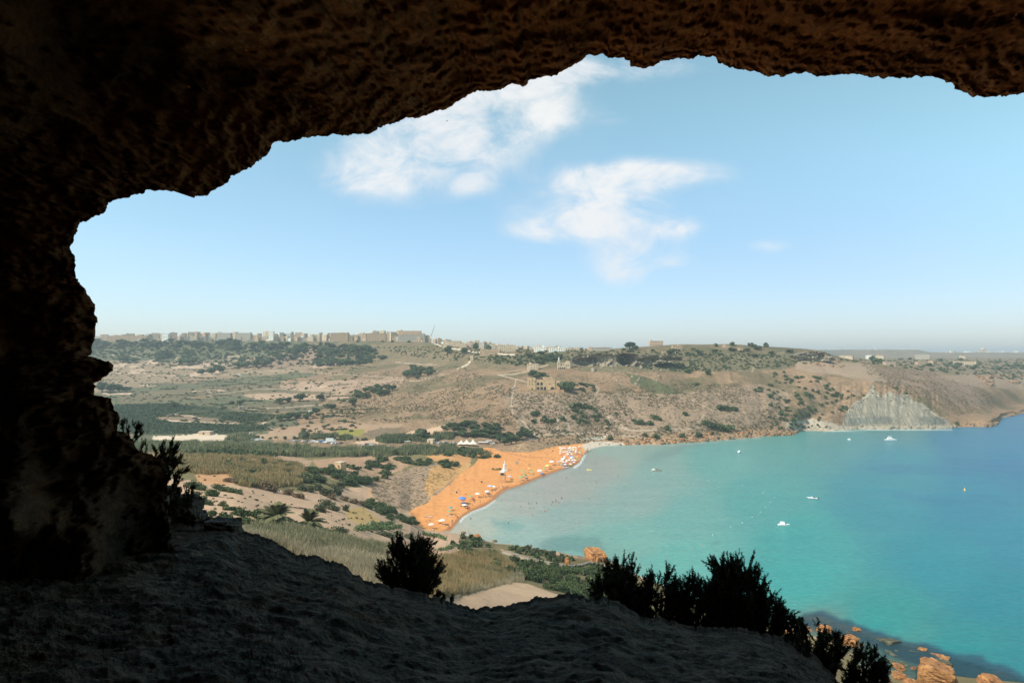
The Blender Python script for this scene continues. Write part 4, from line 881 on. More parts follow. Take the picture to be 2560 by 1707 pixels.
# reeds and long grass
def blades(name, poly, n, h0, h1, w_, mat, label, lean=.18, jitter=1.0):
    poly = np.array(poly, float); a, b_ = poly.min(0), poly.max(0)
    X_ = rng.uniform(a[0], b_[0], n*4); Y_ = rng.uniform(a[1], b_[1], n*4); k_ = inpoly(X_+vn(X_/9, Y_/9)*5, Y_+vn(X_/9, Y_/9, 5)*3, poly) & (fbm(X_/22, Y_/7, 9, 3) > (-.22 if h1 > 3.2 or h1 == 2.7 else -.45)); X_ = X_[k_][:n]; Y_ = Y_[k_][:n]
    g_ = ground(X_, Y_); m = len(g_); g_[:, 1] += rng.normal(size=m)*jitter; g_[:, 0] += rng.normal(size=m)*jitter*.3; g_[:, 2] = zat(g_[:, 0], g_[:, 1])-.1
    h_ = rng.uniform(h0, h1, m)*(1+.5*fbm(g_[:, 0]/7, g_[:, 1]/12, 3, 3)+.3*vn(g_[:, 0]/25, g_[:, 1]/30)); an = rng.uniform(0, 6.28, m); ln = rng.normal(size=(m, 2))*lean*h_[:, None]
    ww = w_*rng.uniform(.6, 1.4, m); dx_ = np.stack([np.cos(an)*ww, np.sin(an)*ww*.5, 0*ww], 1)
    tip = g_+np.stack([ln[:, 0], ln[:, 1], h_], 1); midp = g_+np.stack([ln[:, 0]*.25, ln[:, 1]*.25, h_*.55], 1)
    V = np.stack([g_-dx_*.5, g_+dx_*.5, midp+dx_*.6, midp-dx_*.6, tip+dx_*.1, tip-dx_*.1], 1).reshape(-1, 3)
    i0 = np.arange(m)[:, None]*6; Fq = np.concatenate([i0+np.array([0, 1, 2, 3]), i0+np.array([3, 2, 4, 5])], 0)
    tag(mk(name, V, Fq, mat), label, kind='stuff')
blades("reed_bed", [(385,1110),(620,1117),(760,1121),(860,1127),(1000,1128),(1060,1122),(1180,1126),(1235,1134),(1130,1134),(960,1140),(760,1142),(600,1132),(400,1132)], 42000, 2.6, 5.6, .5, M_REEDG, "tall green reed bed between the road and the dunes", .12, 3)
blades("reed_bed", [(-300,1108),(385,1110),(400,1132),(-300,1134)], 9000, 2.6, 5.6, .5, M_REEDG, "green reed bed continuing along the valley behind the rock wall", .12, 3)
blades("reed_belt", [(750,1087),(800,1090),(870,1092),(880,1098),(800,1098),(750,1096)], 2600, 3, 4.5, .7, M_REEDG, "green reeds behind the parked cars", .12, 2)
blades("reed_clump", [(565,1096),(600,1092),(640,1094),(632,1102),(580,1104)], 1400, 3, 5, .6, M_REEDG, "dark reed clump left of the parked cars", .12, 2)
blades("reed_hedge", [(940,1098),(1050,1092),(1140,1086),(1140,1094),(1040,1106),(950,1108)], 5000, 3.5, 5, .7, M_REEDG, "dark reed hedge left of the small hut", .12, 2)
blades("meadow", [(385,1130),(600,1138),(700,1150),(765,1165),(745,1205),(700,1200),(640,1188),(520,1185),(400,1180)], 42000, 1.0, 2.7, .2, M_REEDM, "olive and yellow long grass on the left terraces", .2, 1)
blades("meadow_reed", [(570,1186),(640,1190),(700,1196),(760,1205),(750,1215),(700,1218),(650,1222),(600,1215)], 9000, 1.6, 3.0, .25, M_REEDM, "yellow brown reeds above the bare terrace", .2, .7)
REP = 1
blades("near_reed_bed", [(590,1360),(610,1335),(680,1342),(760,1346),(860,1360),(960,1372),(985,1390),(970,1500),(850,1430),(700,1380)], 80000, 1.3, 2.9, .05, M_REEDT, "pale reed bed just below the cave ledge", .16, .5)
blades("near_green_reeds", [(595,1345),(650,1335),(760,1345),(900,1366),(980,1374),(960,1400),(800,1385),(680,1370)], 30000, 1.5, 3.0, .055, M_REEDG, "greener reeds at the upper edge of the pale reed bed", .16, .5)
blades("bank_reeds", [(1050,1400),(1120,1385),(1240,1385),(1290,1430),(1260,1455),(1180,1475),(1070,1510),(1040,1480)], 40000, 1.3, 2.8, .055, M_REEDM, "reeds between the heath bush and the dark thicket", .18, .5)
blades("bank_straw", [(1230,1420),(1300,1425),(1310,1455),(1260,1462),(1180,1480),(1090,1500),(1060,1480)], 16000, .9, 2.2, .05, M_REEDT, "straw coloured reeds around the bare field", .18, .5)
# vineyard rows
def vines(poly, label, rowstep=3.4):
    c0 = ground([p_[0] for p_ in poly], [p_[1] for p_ in poly]); gx0, gy0 = c0[:, :2].min(0); gx1, gy1 = c0[:, :2].max(0)
    ang = .62; pts_ = []
    for s in np.arange(-900, 900, rowstep):
        t_ = np.arange(-900, 900, .75); X_ = (gx0+gx1)/2+t_*math.cos(ang)-s*math.sin(ang); Y_ = (gy0+gy1)/2+t_*math.sin(ang)+s*math.cos(ang)
        k_ = (X_ > gx0) & (X_ < gx1) & (Y_ > gy0) & (Y_ < gy1); pts_.append(np.stack([X_[k_], Y_[k_]], 1))
    pts_ = np.vstack(pts_); z_ = zat(pts_[:, 0], pts_[:, 1]); px2 = CX+pts_[:, 0]/pts_[:, 1]*F; py2 = HY+(H-z_)/pts_[:, 1]*F
    k_ = inpoly(px2, py2, poly); g_ = np.column_stack([pts_[k_], z_[k_]])
    g_ = g_+rng.normal(size=g_.shape)*np.array([.25, .25, .1])+np.array([0, 0, .75])
    nr = rng.normal(size=g_.shape)+np.array([0, -.8, .7]); nr /= np.linalg.norm(nr, axis=1)[:, None]
    V, Fq = leaf_quads(g_, nr, rng.uniform(.5, .8, len(g_)))
    tag(mk("grapevines", V, Fq, M_VINE), label, kind='stuff')
vines([(285,1012),(430,1009),(500,1018),(430,1032),(385,1045),(430,1056),(560,1060),(680,1062),(640,1075),(560,1083),(380,1084),(300,1080)], "dark green vineyard rows filling the valley floor at left")
vines([(-250,1010),(280,1012),(300,1080),(-250,1084)], "dark green vineyard rows behind the rock wall")
vines([(560,1038),(600,1032),(665,1036),(650,1050),(600,1056),(550,1050)], "dark green vineyard block inside the pale track")
# ---------------- buildings ----------------
def boxes(name, bs, mat, parent=None, bevel=0):
    V = []; Fq = []
    for (x0, x1, y0, y1, z0, z1) in bs:
        v_, f_ = box_v(x0, x1, y0, y1, z0, z1); n0 = len(V); V += v_; Fq += [tuple(i+n0 for i in f) for f in f_]
    return mk(name, V, Fq, mat, parent)
M_STONE = [solid("limestone_wall", (.47,.33,.215), .9, .15, .3), solid("pale_wall", (.57,.44,.31), .9, .12, .3), solid("white_wall", (.78,.75,.68), .85, .06, .3), solid("grey_render", (.40,.35,.29), .9, .1, .3), solid("pink_wall", (.50,.36,.27), .9, .15, .3), solid("honey_wall", (.56,.38,.22), .92, .2, .5)]
M_GLASS = solid("window_dark", (.03,.035,.04), .25, .1, 2, .5)
M_WHITE = solid("white_paint", (.78,.78,.75), .5, .03)
M_DARK = solid("dark_metal", (.05,.05,.05), .5)
winm = boxes("window", [(-.5,.5,-.04,.06,0,1)], M_GLASS).data
bpy.data.objects.remove([o for o in bpy.data.objects if o.name == "window"][0])
def win(parent, x, y, z, w_, h_, rz=0, name="window", me=None):
    o = bpy.data.objects.new(name, me or winm); C.objects.link(o); o.parent = parent; o.location = (x, y, z); o.scale = (w_, 1, h_); o.rotation_euler = (0, 0, rz); return o
def house(x0, x1, ytop, d, mi, label, group=None, floors=None, cat="house", dep=None, base=None, wn=True, name="house", rz=None, winh=1.5, winw=1.1):
    X0 = (x0-CX)/F*d; X1 = (x1-CX)/F*d; w_ = X1-X0; zc = zat((X0+X1)/2, d)[0]; zt = H-(ytop-HY)/F*d
    zb = zc if base is None else H-(base-HY)/F*d
    h_ = max(zt-zb, 3.0); zb = zt-h_
    r_ = empty(name, ((X0+X1)/2, d, zb), random.uniform(-.7, .5) if rz is None else rz)
    dp = dep or random.uniform(8, 14); a = w_/2
    bs = [(-a, a, 0, dp, -6, h_-.35), (-a, a, 0, .3, h_-.35, h_), (-a, a, dp-.3, dp, h_-.35, h_), (-a, -a+.3, .3, dp-.3, h_-.35, h_), (a-.3, a, .3, dp-.3, h_-.35, h_)]
    if w_ > 7 and random.random() < .6:
        q = random.uniform(-a+2, a-2); bs.append((q-1.6, q+1.6, dp*.4, dp*.4+3.2, h_-.36, h_+2.0))
    boxes("wall", bs, M_STONE[mi], r_)
    if wn:
        fl_ = floors or max(1, int(h_/3.2)); nw = max(1, int(w_/3.4))
        for f in range(fl_):
            for k in range(nw):
                if random.random() < .12 and not floors: continue
                win(r_, -a+w_*(k+.5)/nw, 0, h_-1.0-winh-(h_-.6)/fl_*f, winw, winh)
    return tag(r_, label, cat, group)
skx = [215,241,300,400,500,600,680,760,830,900,1010,1050,1085,1110,1150,1190,1240,1290,1340,1400,1480,1560]
sky_t = [836,836,834,832,829,830,828,832,832,828,825,831,842,846,853,847,858,860,863,863,867,870]
G_T = "flat roofed houses of the hilltop town"
x = 215.0; n_h = 0
while x < 1555:
    ctop = np.interp(x, skx, sky_t); dc = float(np.interp(x, ROWS[13][:, 0], ROWS[13][:, 2]))
    wpx = random.uniform(8, 16)*(1.0 if x < 1100 else 1.15)
    for tier in ((0, 2) if x < 1060 else (0, 1, 2)):
        if random.random() < (.12 if tier == 0 else .25): continue
        if 1060 < x < 1100 and tier: continue
        dd_ = dc+[120, 55, 5][tier]+random.uniform(-20, 20); yt_ = ctop+[0, 5, 10][tier]*(1 if x < 1100 else .8)+random.choice([0, 2, 3, 4, 5, 6, 8])
        side_ = ["left", "middle", "right"][0 if x < 620 else 1 if x < 1060 else 2]
        mi = random.choices([0, 1, 2, 3, 4], [4, 4, 1.3, 1.5, 2])[0]
        cn_ = ["honey limestone", "pale cream", "white", "grey", "pinkish"][mi]
        tn = ["on the skyline", "in mid tier", "at the front"][tier]
        lab = "%s house %s of %s" % (cn_, tn, {"left": "the town, left part", "middle": "the town, centre", "right": "the town, right end"}[side_])
        house(x+random.uniform(-4, 4), x+wpx*random.uniform(.8, 1.1), yt_, dd_, mi, lab, lab.replace("house", "houses")); n_h += 1
    x += wpx*.78
# blocks that stand out
def crest(x): return float(np.interp(x, ROWS[13][:, 0], ROWS[13][:, 2]))
house(826, 870, 832, crest(826)-30, 0, "five storey apartment block with a grid of balconies at the left of the town centre", None, 5, "apartment block", 14, 858, True, "apartment_block", 0, 1.9, 2.3)
house(918, 964, 833, crest(918)-30, 0, "six storey stone block stepping down the slope in the town centre", None, 6, "apartment block", 14, 860, True, "apartment_block", 0, 1.6, 2.0)
house(995, 1062, 837, crest(1000)-25, 3, "long grey apartment terrace at the right end of the town centre", None, 3, "apartment block", 12, 852, True, "apartment_block", 0, 1.6, 1.9)
house(996, 1052, 827, crest(1000)+10, 0, "tall stepped stone block rising above the long grey terrace", None, 2, "apartment block", 12, 840, True, "apartment_block", 0)
house(268, 366, 839, crest(300)-15, 0, "long low terrace with rows of dark square openings at far left of town", None, 3, "apartment block", 12, 852, True, "apartment_block", .02, 1.8, 1.8)
house(543, 576, 832, crest(550)-10, 3, "blank grey windowless warehouse on the town skyline", None, 1, "warehouse", 14, 850, False, "warehouse", 0)
house(590, 626, 832, crest(600)-8, 3, "second blank grey warehouse to the right on the town skyline", None, 1, "warehouse", 14, 850, False, "warehouse", 0)
house(671, 683, 828, crest(680)-12, 2, "bright white narrow house front under a dark roof in the town", None, 2, "house", 10, 846, True, "house", 0)
house(404, 420, 834, crest(410)-14, 2, "bright white stepped house in the left part of the town", None, 2, "house", 10, 848, True, "house", 0)
for (a, b_, t_, bs_, mi, lab) in [(1108,1150,852,866,1,"cream terrace of houses on the slope below the leaning crane"),(1148,1166,858,870,1,"pale two storey house beside the winding town road"),(1200,1250,873,887,0,"honey stone villa with terraces below the town road"),
      (1243,1290,862,880,1,"cream block with balconies between the two trees"),(1335,1364,867,879,2,"white cubic villa, left of the pair on the crest"),(1373,1413,869,879,2,"wide white cubic villa, right of the pair on the crest"),(1478,1530,868,877,3,"long low grey building on the crest above the cliff"),
      (1318,1346,909,925,1,"plain square stone barn above the arched house"),(1682,1706,864,876,0,"ruined stone farmhouse on the right hilltop"),(1657,1690,878,884,0,"low ruined stone walls below the hilltop farmhouse"),(1810,1822,864,870,4,"small stone hut on the right skyline"),(1849,1858,870,880,0,"small square stone tower house on the right hill")]:
    d_ = g1((a+b_)/2, bs_)[1]
    if bs_ < 886: d_ = min(d_, crest((a+b_)/2)+10)
    house(a, b_, t_, d_, mi, lab, None, None, "house", 10, bs_, True, "house", 0)
house(1625, 1658, 852, 1190, 4, "pink and cream villa alone on the skyline", None, 2, "villa", 12, 868, True, "villa", 0)
d_ = g1(1179, 902)[1]; house(1175.5, 1182.5, 888, d_, 1, "slender pale stone tower beside the winding track", None, 3, "tower", 4, 902, True, "tower", 0, 1.0, .8)
for (a, b_, t_, bs_, mi) in [(2290,2322,886,897,3),(2165,2178,888,896,2),(2190,2208,889,896,1),(2330,2345,902,911,0),(2295,2322,904,912,0),(2390,2437,903,913,1),(2215,2240,904,914,4),(2100,2130,889,895,1),(2400,2412,890,896,1)]:
    house(a, b_, t_, g1((a+b_)/2, bs_+1)[1], mi, "%s farm building on the hazy plateau, %s" % (["honey stone","cream","white","grey","pinkish"][mi], "the widest one near the right edge" if a == 2390 else "group of %d o'clock" % 3 if 0 else "%s" % {2290:"tall one beside dark trees",2165:"low one below the far mesa",2190:"one just right of the low white one",2330:"square one in the lower row",2295:"left one in the lower row",2215:"one above the big dark bushes",2100:"one behind the end of the near hill",2400:"small one on the upper line"}[a]), None, None, "farmhouse", 12, bs_, True, "farmhouse")
x = 2075.0
while x < 2590:
    if x < 2300: yt_ = 871.5+random.uniform(0, 2)
    else: yt_ = 878+random.uniform(-1, 2.5)
    wpx = random.uniform(4, 10)
    if random.random() < .62:
        mi = random.choice([1, 2, 2, 0]); lab = "tiny %s house on the far hazy skyline %s" % (["sandy", "cream", "white"][mi], "of the mesa" if x < 2300 else "left of the dome" if x < 2440 else "right of the dome")
        house(x, x+wpx, yt_, 5000+random.uniform(-40, 20), mi, lab, lab.replace("house", "houses"), None, "house", 14, yt_+4.5, False)
    x += wpx*1.25
# far domed church
def lathe(prof, n=20):
    V = []; Fq = []
    for r_, z_ in prof:
        for k in range(n): a = k/n*2*math.pi; V.append((r_*math.cos(a), r_*math.sin(a), z_))
    for i in range(len(prof)-1):
        for k in range(n): Fq.append((i*n+k, i*n+(k+1) % n, (i+1)*n+(k+1) % n, (i+1)*n+k))
    return V, Fq
ch = empty("church", (P(2457, 882, 4980))); boxes("wall", [(-22,22,-14,14,-5,16),(-30,-24,-10,-4,-5,26),(24,30,-10,-4,-5,26)], M_STONE[1], ch)
V, Fq = lathe([(13,15),(13,24),(14,24.5),(13,28),(10.5,33),(6,37),(2,39),(2,43),(.1,45)]); mk("dome", V, Fq, M_STONE[1], ch, True)
tag(ch, "church with a large round dome on the far right skyline", "church")
# big arched house on the slope
def arch_me(w_, h_, n=8):
    V = []; 
    pts_ = [(-w_/2, 0), (w_/2, 0), (w_/2, h_-w_/2)]+[(w_/2*math.cos(a), h_-w_/2+w_/2*math.sin(a)) for a in np.linspace(0, math.pi, n+1)[1:-1]]+[(-w_/2, h_-w_/2)]
    return pts_
def archobj(parent, x, z, w_, h_, y=-.06, name="archway"):
    pts_ = arch_me(w_, h_); n = len(pts_); V = [(p_[0], -.02, p_[1]) for p_ in pts_]+[(p_[0], .1, p_[1]) for p_ in pts_]+[(0, -.02, h_*.4)]
    Fq = [(i, (i+1) % n, 2*n, 2*n) for i in range(n)]
    me = bpy.data.meshes.new(name); me.from_pydata(V, [], [(i, (i+1) % n, 2*n) for i in range(n)]+[(i, (i+1) % n, n+(i+1) % n, n+i) for i in range(n)]); me.materials.append(M_GLASS); me.shade_flat()
    o = bpy.data.objects.new(name, me); C.objects.link(o); o.parent = parent; o.location = (x, y, z); return o
g_ = g1(1358, 974); d_ = g_[1]; s_ = d_/F
ra_ = empty("arched_house", (g_[0], d_, g_[2]-1), 0)
def bx(name, L, mi, parent, mat=None): return boxes(name, [tuple(v_*s_ for v_ in b_) for b_ in L], mat or M_STONE[mi], parent)
bx("wing", [(-39,-19,0,20,-8,31)], 5, ra_); bx("wall", [(-18.9,30,1.5,22,-8,27),(30.1,42,3,22,-8,24)], 5, ra_)
bx("roof_room", [(0,24,8,20,27,33)], 0, ra_); bx("parapet", [(-18.9,30,1.2,2.2,27.1,28.2)], 0, ra_)
bx("terrace_wall", [(-60,46,-12,-10,-10,-2)], 0, ra_)
for (x_, z_) in [(-34,21),(-27,21),(-20.5,21),(-27,14),(-34,14),(-27,26)]: win(ra_, x_*s_, -.06, z_*s_, 2.2*s_, 2.6*s_)
archobj(ra_, -28*s_, 1*s_, 3.6*s_, 4.5*s_)
for x_ in (-12.5, -4, 4.5): archobj(ra_, x_*s_, 1.5*s_, 6.2*s_, 8*s_, 1.5*s_-.06)
for x_ in (-12.5, -4): archobj(ra_, x_*s_, 13*s_, 5.8*s_, 7.5*s_, 1.5*s_-.06)
archobj(ra_, 23*s_, 0, 10*s_, 9*s_, 1.5*s_-.06); archobj(ra_, 36*s_, 12*s_, 3.4*s_, 6*s_, 3*s_-.06)
win(ra_, 16*s_, 1.5*s_-.06, 15*s_, 2*s_, 3*s_)
tag(ra_, "large honey stone house with arched galleries on the bare slope", "house")
# pale ruined villa under the crest
g_ = g1(1410, 922); d_ = g_[1]; s_ = d_/F
rv = empty("ruined_villa", (g_[0], d_, g_[2]-1)); bx("wall", [(-16,2,0,12,-6,8),(-16,-9,1,10,8,22),(-9,2,3,12,8,17),(2,16,2,12,2,17),(5,14,4,12,17,22)], 1, rv)
bx("bell_tower", [(-14.5,-11.5,.5,4,22,31)], 2, rv)
for x_ in (-13, -8.5, -4, .5): archobj(rv, x_*s_, 1*s_, 3*s_, 5*s_)
for (x_, z_, y_) in [(-13,13,1),(-6,11,3),(-1,11,3),(6,9,2),(11,9,2)]: archobj(rv, x_*s_, z_*s_, 2*s_, 3.4*s_, y_*s_-.06)
tag(rv, "pale ruined villa with a slender turret against the limestone cliff", "ruin")
# limestone cliff band with the dark cave
def cliff(name, x0, x1, ytop, ybot, d, label, holes=(), seed=0, thick=14):
    nx_, nz_ = int((x1-x0)*1.2), 26; gx_, gz_ = np.meshgrid(np.linspace(x0, x1, nx_), np.linspace(0, 1, nz_))
    yt_ = np.interp(gx_, [p_[0] for p_ in ytop], [p_[1] for p_ in ytop]); yb_ = np.interp(gx_, [p_[0] for p_ in ybot], [p_[1] for p_ in ybot])
    ypx = yb_+(yt_-yb_)*gz_; dd_ = np.full(gx_.shape, float(d))+fbm(gx_/18, gz_*2, seed, 4)*9+ridged(gx_/6, gz_*3, seed+3, 3)*2.5
    for (hx, hy, rx, ry, dep) in holes: dd_ += dep*np.exp(-(((gx_-hx)/rx)**2+((ypx-hy)/ry)**2)**2)
    z_ = H-(ypx-HY)/F*d; X_ = (gx_-CX)/F*d
    top = np.stack([X_[-1], np.full(nx_, d+thick+18.), z_[-1]-.5], -1)[None]; dd_[-1] = np.minimum(dd_[-1], d-1)
    V = np.concatenate([np.stack([X_, dd_, z_], -1), top], 0); nn_ = fbm(V[..., 0]/12, V[..., 2]/5, seed, 4).reshape(-1, 1)
    col = np.array([.30,.25,.19])*(1+.5*nn_)
    return tag(mk(name, V.reshape(-1, 3), grid_faces(nz_+1, nx_), m_cliff, smooth=True, col=col), label, kind='structure')
m_cliff, T, b = base_mat("cliff_limestone")
at = T.node('ShaderNodeAttribute', attribute_name='Col'); geo = T.node('ShaderNodeNewGeometry').outputs['Position']
a1 = T.noise(T.scalev(geo, (1, 1, .6)), .35, 6, .65)
T.put(b.inputs['Base Color'], T.mix(T.ramp(a1, .38, .62), T.mix(1.0, at.outputs['Color'], (.45,.47,.48), 'MULTIPLY'), T.mix(1.0, at.outputs['Color'], (1.25,1.2,1.1), 'MULTIPLY'))); b.inputs['Roughness'].default_value = .9
T.put(b.inputs['Normal'], T.bump(a1, 1.0, 2.5))
dcl = g1(1560, 914)[1]-4
cliff("limestone_cliff", 1430, 1705, [(1430,893),(1450,885),(1500,884),(1540,884),(1560,882),(1600,886),(1660,889),(1705,892)], [(1430,915),(1500,918),(1550,916),(1600,918),(1650,908),(1705,902)], dcl, "dark weathered limestone cliff band under the hill crest",
      [(1462,905,20,10,14), (1484,900,14,8,10), (1567,898,21,14,30), (1620,900,26,5,8), (1670,898,25,4,7)], 4)
dcl2 = g1(2050, 905)[1]-3
cliff("crag", 1990, 2085, [(1990,886),(2010,882),(2030,878),(2060,879),(2078,888),(2085,894)], [(1990,898),(2040,903),(2085,901)], dcl2, "small brown crag at the end of the right hill", [(2055,888,8,6,6)], 9, 8)

# crane
g_ = P(1077, 842, crest(1077)+20); r_ = empty("crane", (g_[0], g_[1], g_[2])); s_ = g_[1]/F
vv, ff = [], []
tube((0, 0, 0), (10*s_, 0, 29*s_), .55, .35, 4); mk("boom", vv, ff, M_DARK, r_); boxes("cab", [(-1.6,1.6,-1.2,1.2,-3,1.2)], M_STONE[2], r_); tag(r_, "thin dark crane boom leaning over the town skyline", "crane")
# pillbox and huts
def hut(x, yb, wpx, hpx, mi, name, label, slot=False, rz=.5, dp=1.0, roof=False):
    g_ = g1(x, yb); s_ = g_[1]/F; w_ = wpx*s_; h_ = hpx*s_; r_ = empty(name, (g_[0], g_[1], g_[2]-.3), rz)
    a = w_/2; dd_ = w_*dp
    boxes("wall", [(-a, a, -dd_/2, dd_/2, -1, h_-.25)], M_STONE[mi], r_); boxes("roof", [(-a-.12, a+.12, -dd_/2-.12, dd_/2+.12, h_-.248, h_)], M_STONE[1 if mi != 2 else 2], r_)
    if slot: win(r_, .25*a, -dd_/2, h_*.52, a*.55, h_*.16, 0, "gun_slit"); win(r_, -a, 0, h_*.52, a*.5, h_*.14, R(-90), "gun_slit")
    else: win(r_, -.1*a, -dd_/2, .3, w_*.16, h_*.55, 0, "doorway")
    return tag(r_, label, name.replace('_', ' '))
hut(851, 1178, 20, 25, 5, "pillbox", "square stone pillbox with a dark gun slit on the dunes", True, -.45)
hut(1078, 1107, 15, 11, 1, "stone_hut", "small cube shaped stone hut left of the white tents", False, -.3)
hut(515, 1085, 30, 8, 4, "farm_shed", "long low pink stone shed on the pale yard below the vineyard", False, -.1, .6)
hut(602, 1022, 12, 7, 3, "field_hut", "small pale hut at the field edge above the vineyard")
hut(797, 1082, 12, 9, 0, "field_hut", "stone field hut beside the yellow green crop")
hut(776, 1032, 8, 7, 2, "field_hut", "tiny white hut among the trees behind the fields")
hut(628, 1086, 8, 6, 4, "field_hut", "little stone hut right of the long pink shed")
# greenhouse tent
g_ = g1(592, 941); s_ = g_[1]/F; V = []; Fq = []
for i, yy_ in enumerate((0, 9)):
    for k in range(9): a = k/8*math.pi; V.append((8*s_*math.cos(a), yy_, 5*s_*math.sin(a)))
Fq = [(k, k+1, 9+k+1, 9+k) for k in range(8)]; r_ = mk("greenhouse", V, Fq, M_WHITE, loc=g_, smooth=True); tag(r_, "small white rounded polytunnel on the edge of the bare slope", "greenhouse")

# ---------------- tents, kiosks, vehicles ----------------
M_CANVAS = solid("cream_canvas", (.80,.74,.60), .8, .06, .3)
g_ = g1(1166, 1113); s_ = g_[1]/F
mq = empty("marquee", (g_[0], g_[1], g_[2]))
def peak(cx, w_, hb, ht, dp):
    n = 24; V = []; Fq = []; prof_ = [(1.0, 0), (.72, .16), (.45, .36), (.22, .62), (.06, .92), (.01, 1)]
    for f, z_ in prof_:
        for k in range(n):
            a = k/n*2*math.pi; c_, s2 = math.cos(a), math.sin(a); q = max(abs(c_), abs(s2)); sag = .12*(1-abs(math.cos(2*a)))*0
            V.append((cx+c_/q*w_*f if f > .5 else cx+c_*w_*f*1.1, s2/q*dp*f if f > .5 else s2*dp*f*1.1, hb+(ht-hb)*z_-(.5*(1-(q-.7)/.3) if f == 1 else 0)))
    for i in range(len(prof_)-1):
        for k in range(n): Fq.append((i*n+k, i*n+(k+1) % n, (i+1)*n+(k+1) % n, (i+1)*n+k))
    return V, Fq
for (cx, w_, ht) in [(-13, 9, 13), (1, 10.5, 15), (17, 9.5, 16)]:
    V, Fq = peak(cx*s_, w_*s_, 4.5*s_, ht*s_, 7*s_); mk("canopy", V, Fq, M_CANVAS, mq, True)
    vv, ff = [], []; tube((cx*s_, 0, -.3), (cx*s_, 0, (ht+1.5)*s_), .12, .08); mk("mast", vv, ff, M_DARK, mq)
for x_ in (-22, -7, 9, 26):
    vv, ff = [], []; tube((x_*s_, -6.5*s_, -.5), (x_*s_, -6.5*s_, 4.6*s_), .1, .1); mk("post", vv, ff, M_DARK, mq)
tag(mq, "white marquee with three pointed peaks behind the dunes", "marquee")
def kiosk(x, yb, wpx, hpx, label, mat=None):
    g_ = g1(x, yb); s_ = g_[1]/F; r_ = empty("kiosk", (g_[0], g_[1], g_[2]-.2), random.uniform(-.15, .15)); a = wpx*s_/2; h_ = hpx*s_
    boxes("roof", [(-a, a, -2.4, 2.4, h_-.2, h_)], mat or M_WHITE, r_)
    for px__ in (-a+.15, a-.15):
        for py__ in (-2.2, 2.2): boxes("post", [(px__-.07, px__+.07, py__-.07, py__+.07, -.5, h_-.2)], M_DARK, r_)
    boxes("counter", [(-a*.8, a*.8, -1.6, 1.6, -.3, 1.1)], M_STONE[0], r_)
    return tag(r_, label, "kiosk")
kiosk(1208, 1109, 24, 5, "long white flat roofed kiosk right of the pointed tents"); kiosk(1018, 1106, 16, 4, "low flat roofed shelter left of the stone hut"); kiosk(1048, 1103, 16, 4, "dark roofed shelter under the tree by the stone hut", M_DARK)
kiosk(1222, 1105, 14, 4, "small white kiosk among the olive trees"); kiosk(932, 1115, 20, 4, "open stall with tables beside the sandy track"); kiosk(966, 1117, 18, 3.5, "low pale stall right of the open stall", M_STONE[4])
def car_proto(col, nm):
    r_ = empty("parked_car"); m = solid(nm, col, .25, .02, 1, .5)
    prof_ = [(-2.1,.35),(2.1,.35),(2.15,.75),(1.9,.95),(1.0,1.0),(.5,1.42),(-1.1,1.45),(-1.75,1.0),(-2.1,.9)]
    def ext(p_, y0, y1, name, mat, ins=0):
        n = len(p_); V = [(a, y0, b_) for a, b_ in p_]+[(a, y1, b_) for a, b_ in p_]
        me = bpy.data.meshes.new(name); me.from_pydata(V, [], [tuple(range(n)), tuple(range(2*n-1, n-1, -1))]+[(i, n+i, n+(i+1) % n, (i+1) % n) for i in range(n)]); me.materials.append(mat)
        o = bpy.data.objects.new(name, me); C.objects.link(o); o.parent = r_; return o
    out = [ext(prof_, -.85, .85, "body", m), ext([(.9,1.0),(.48,1.36),(-1.05,1.38),(-1.6,1.02)], -.87, .87, "window", M_GLASS)]
    V, Fq = lathe([(.02,-.1),(.32,-.1),(.32,.1),(.02,.1)], 12)
    V = [(a, c_, b_) for a, b_, c_ in V]
    for sx_ in (-1.3, 1.35):
        for sy_ in (-.8, .8): out.append(mk("wheel", V, Fq, M_DARK, r_, loc=(sx_, sy_, .33)))
    out[1].parent = out[0]; kids(out[0], out[1]); kids(r_, out[0], *out[2:]); return r_
CARS = [car_proto((.75,.75,.74), "white_car_paint"), car_proto((.45,.47,.48), "silver_car_paint"), car_proto((.08,.22,.42), "blue_car_paint"), car_proto((.07,.07,.08), "black_car_paint"), car_proto((.4,.05,.04), "red_car_paint")]
CN = ["white", "silver", "blue", "black", "red"]; used = set()
spots = [(634,1100,1),(642,1101,0),(650,1100,0),(731,1103,0),(740,1104,1),(760,1105,0),(768,1104,3),(777,1106,1),(783,1104,0),(792,1106,0),(800,1105,2),(805,1104,2),(812,1107,0),(833,1110,0),(843,1110,1),(852,1109,3),(906,1113,0),(914,1112,4),(924,1111,1),(1094,1108,0),(1100,1109,1),(1112,1107,0),(1118,1109,3),(1128,1110,0),(1136,1109,1),(1232,1110,0),(1240,1109,3)]
for (x_, y_, ci) in spots:
    g_ = g1(x_, y_); rz = random.uniform(-.5, .9); loc = (g_[0], g_[1], g_[2]); p0 = CARS[ci]
    if ci not in used: used.add(ci); o = p0; o.location = loc; o.rotation_euler = (0, 0, rz); o.scale = (1.15,)*3
    else: o = copy_tree(p0, None, loc, rz, 1.15)
    zone = "at the left end of the valley road" if x_ < 700 else "in the row left of the white lorry" if x_ < 815 else "in front of the white lorry" if x_ < 870 else "beside the market stalls" if x_ < 1000 else "near the small stone hut" if x_ < 1145 else "behind the white tents"
    tag(o, "%s car parked %s" % (CN[ci], zone), "car", "%s cars parked %s" % (CN[ci], zone))
g_ = g1(826, 1107); lr = empty("lorry", tuple(g_), .08, 1.25)
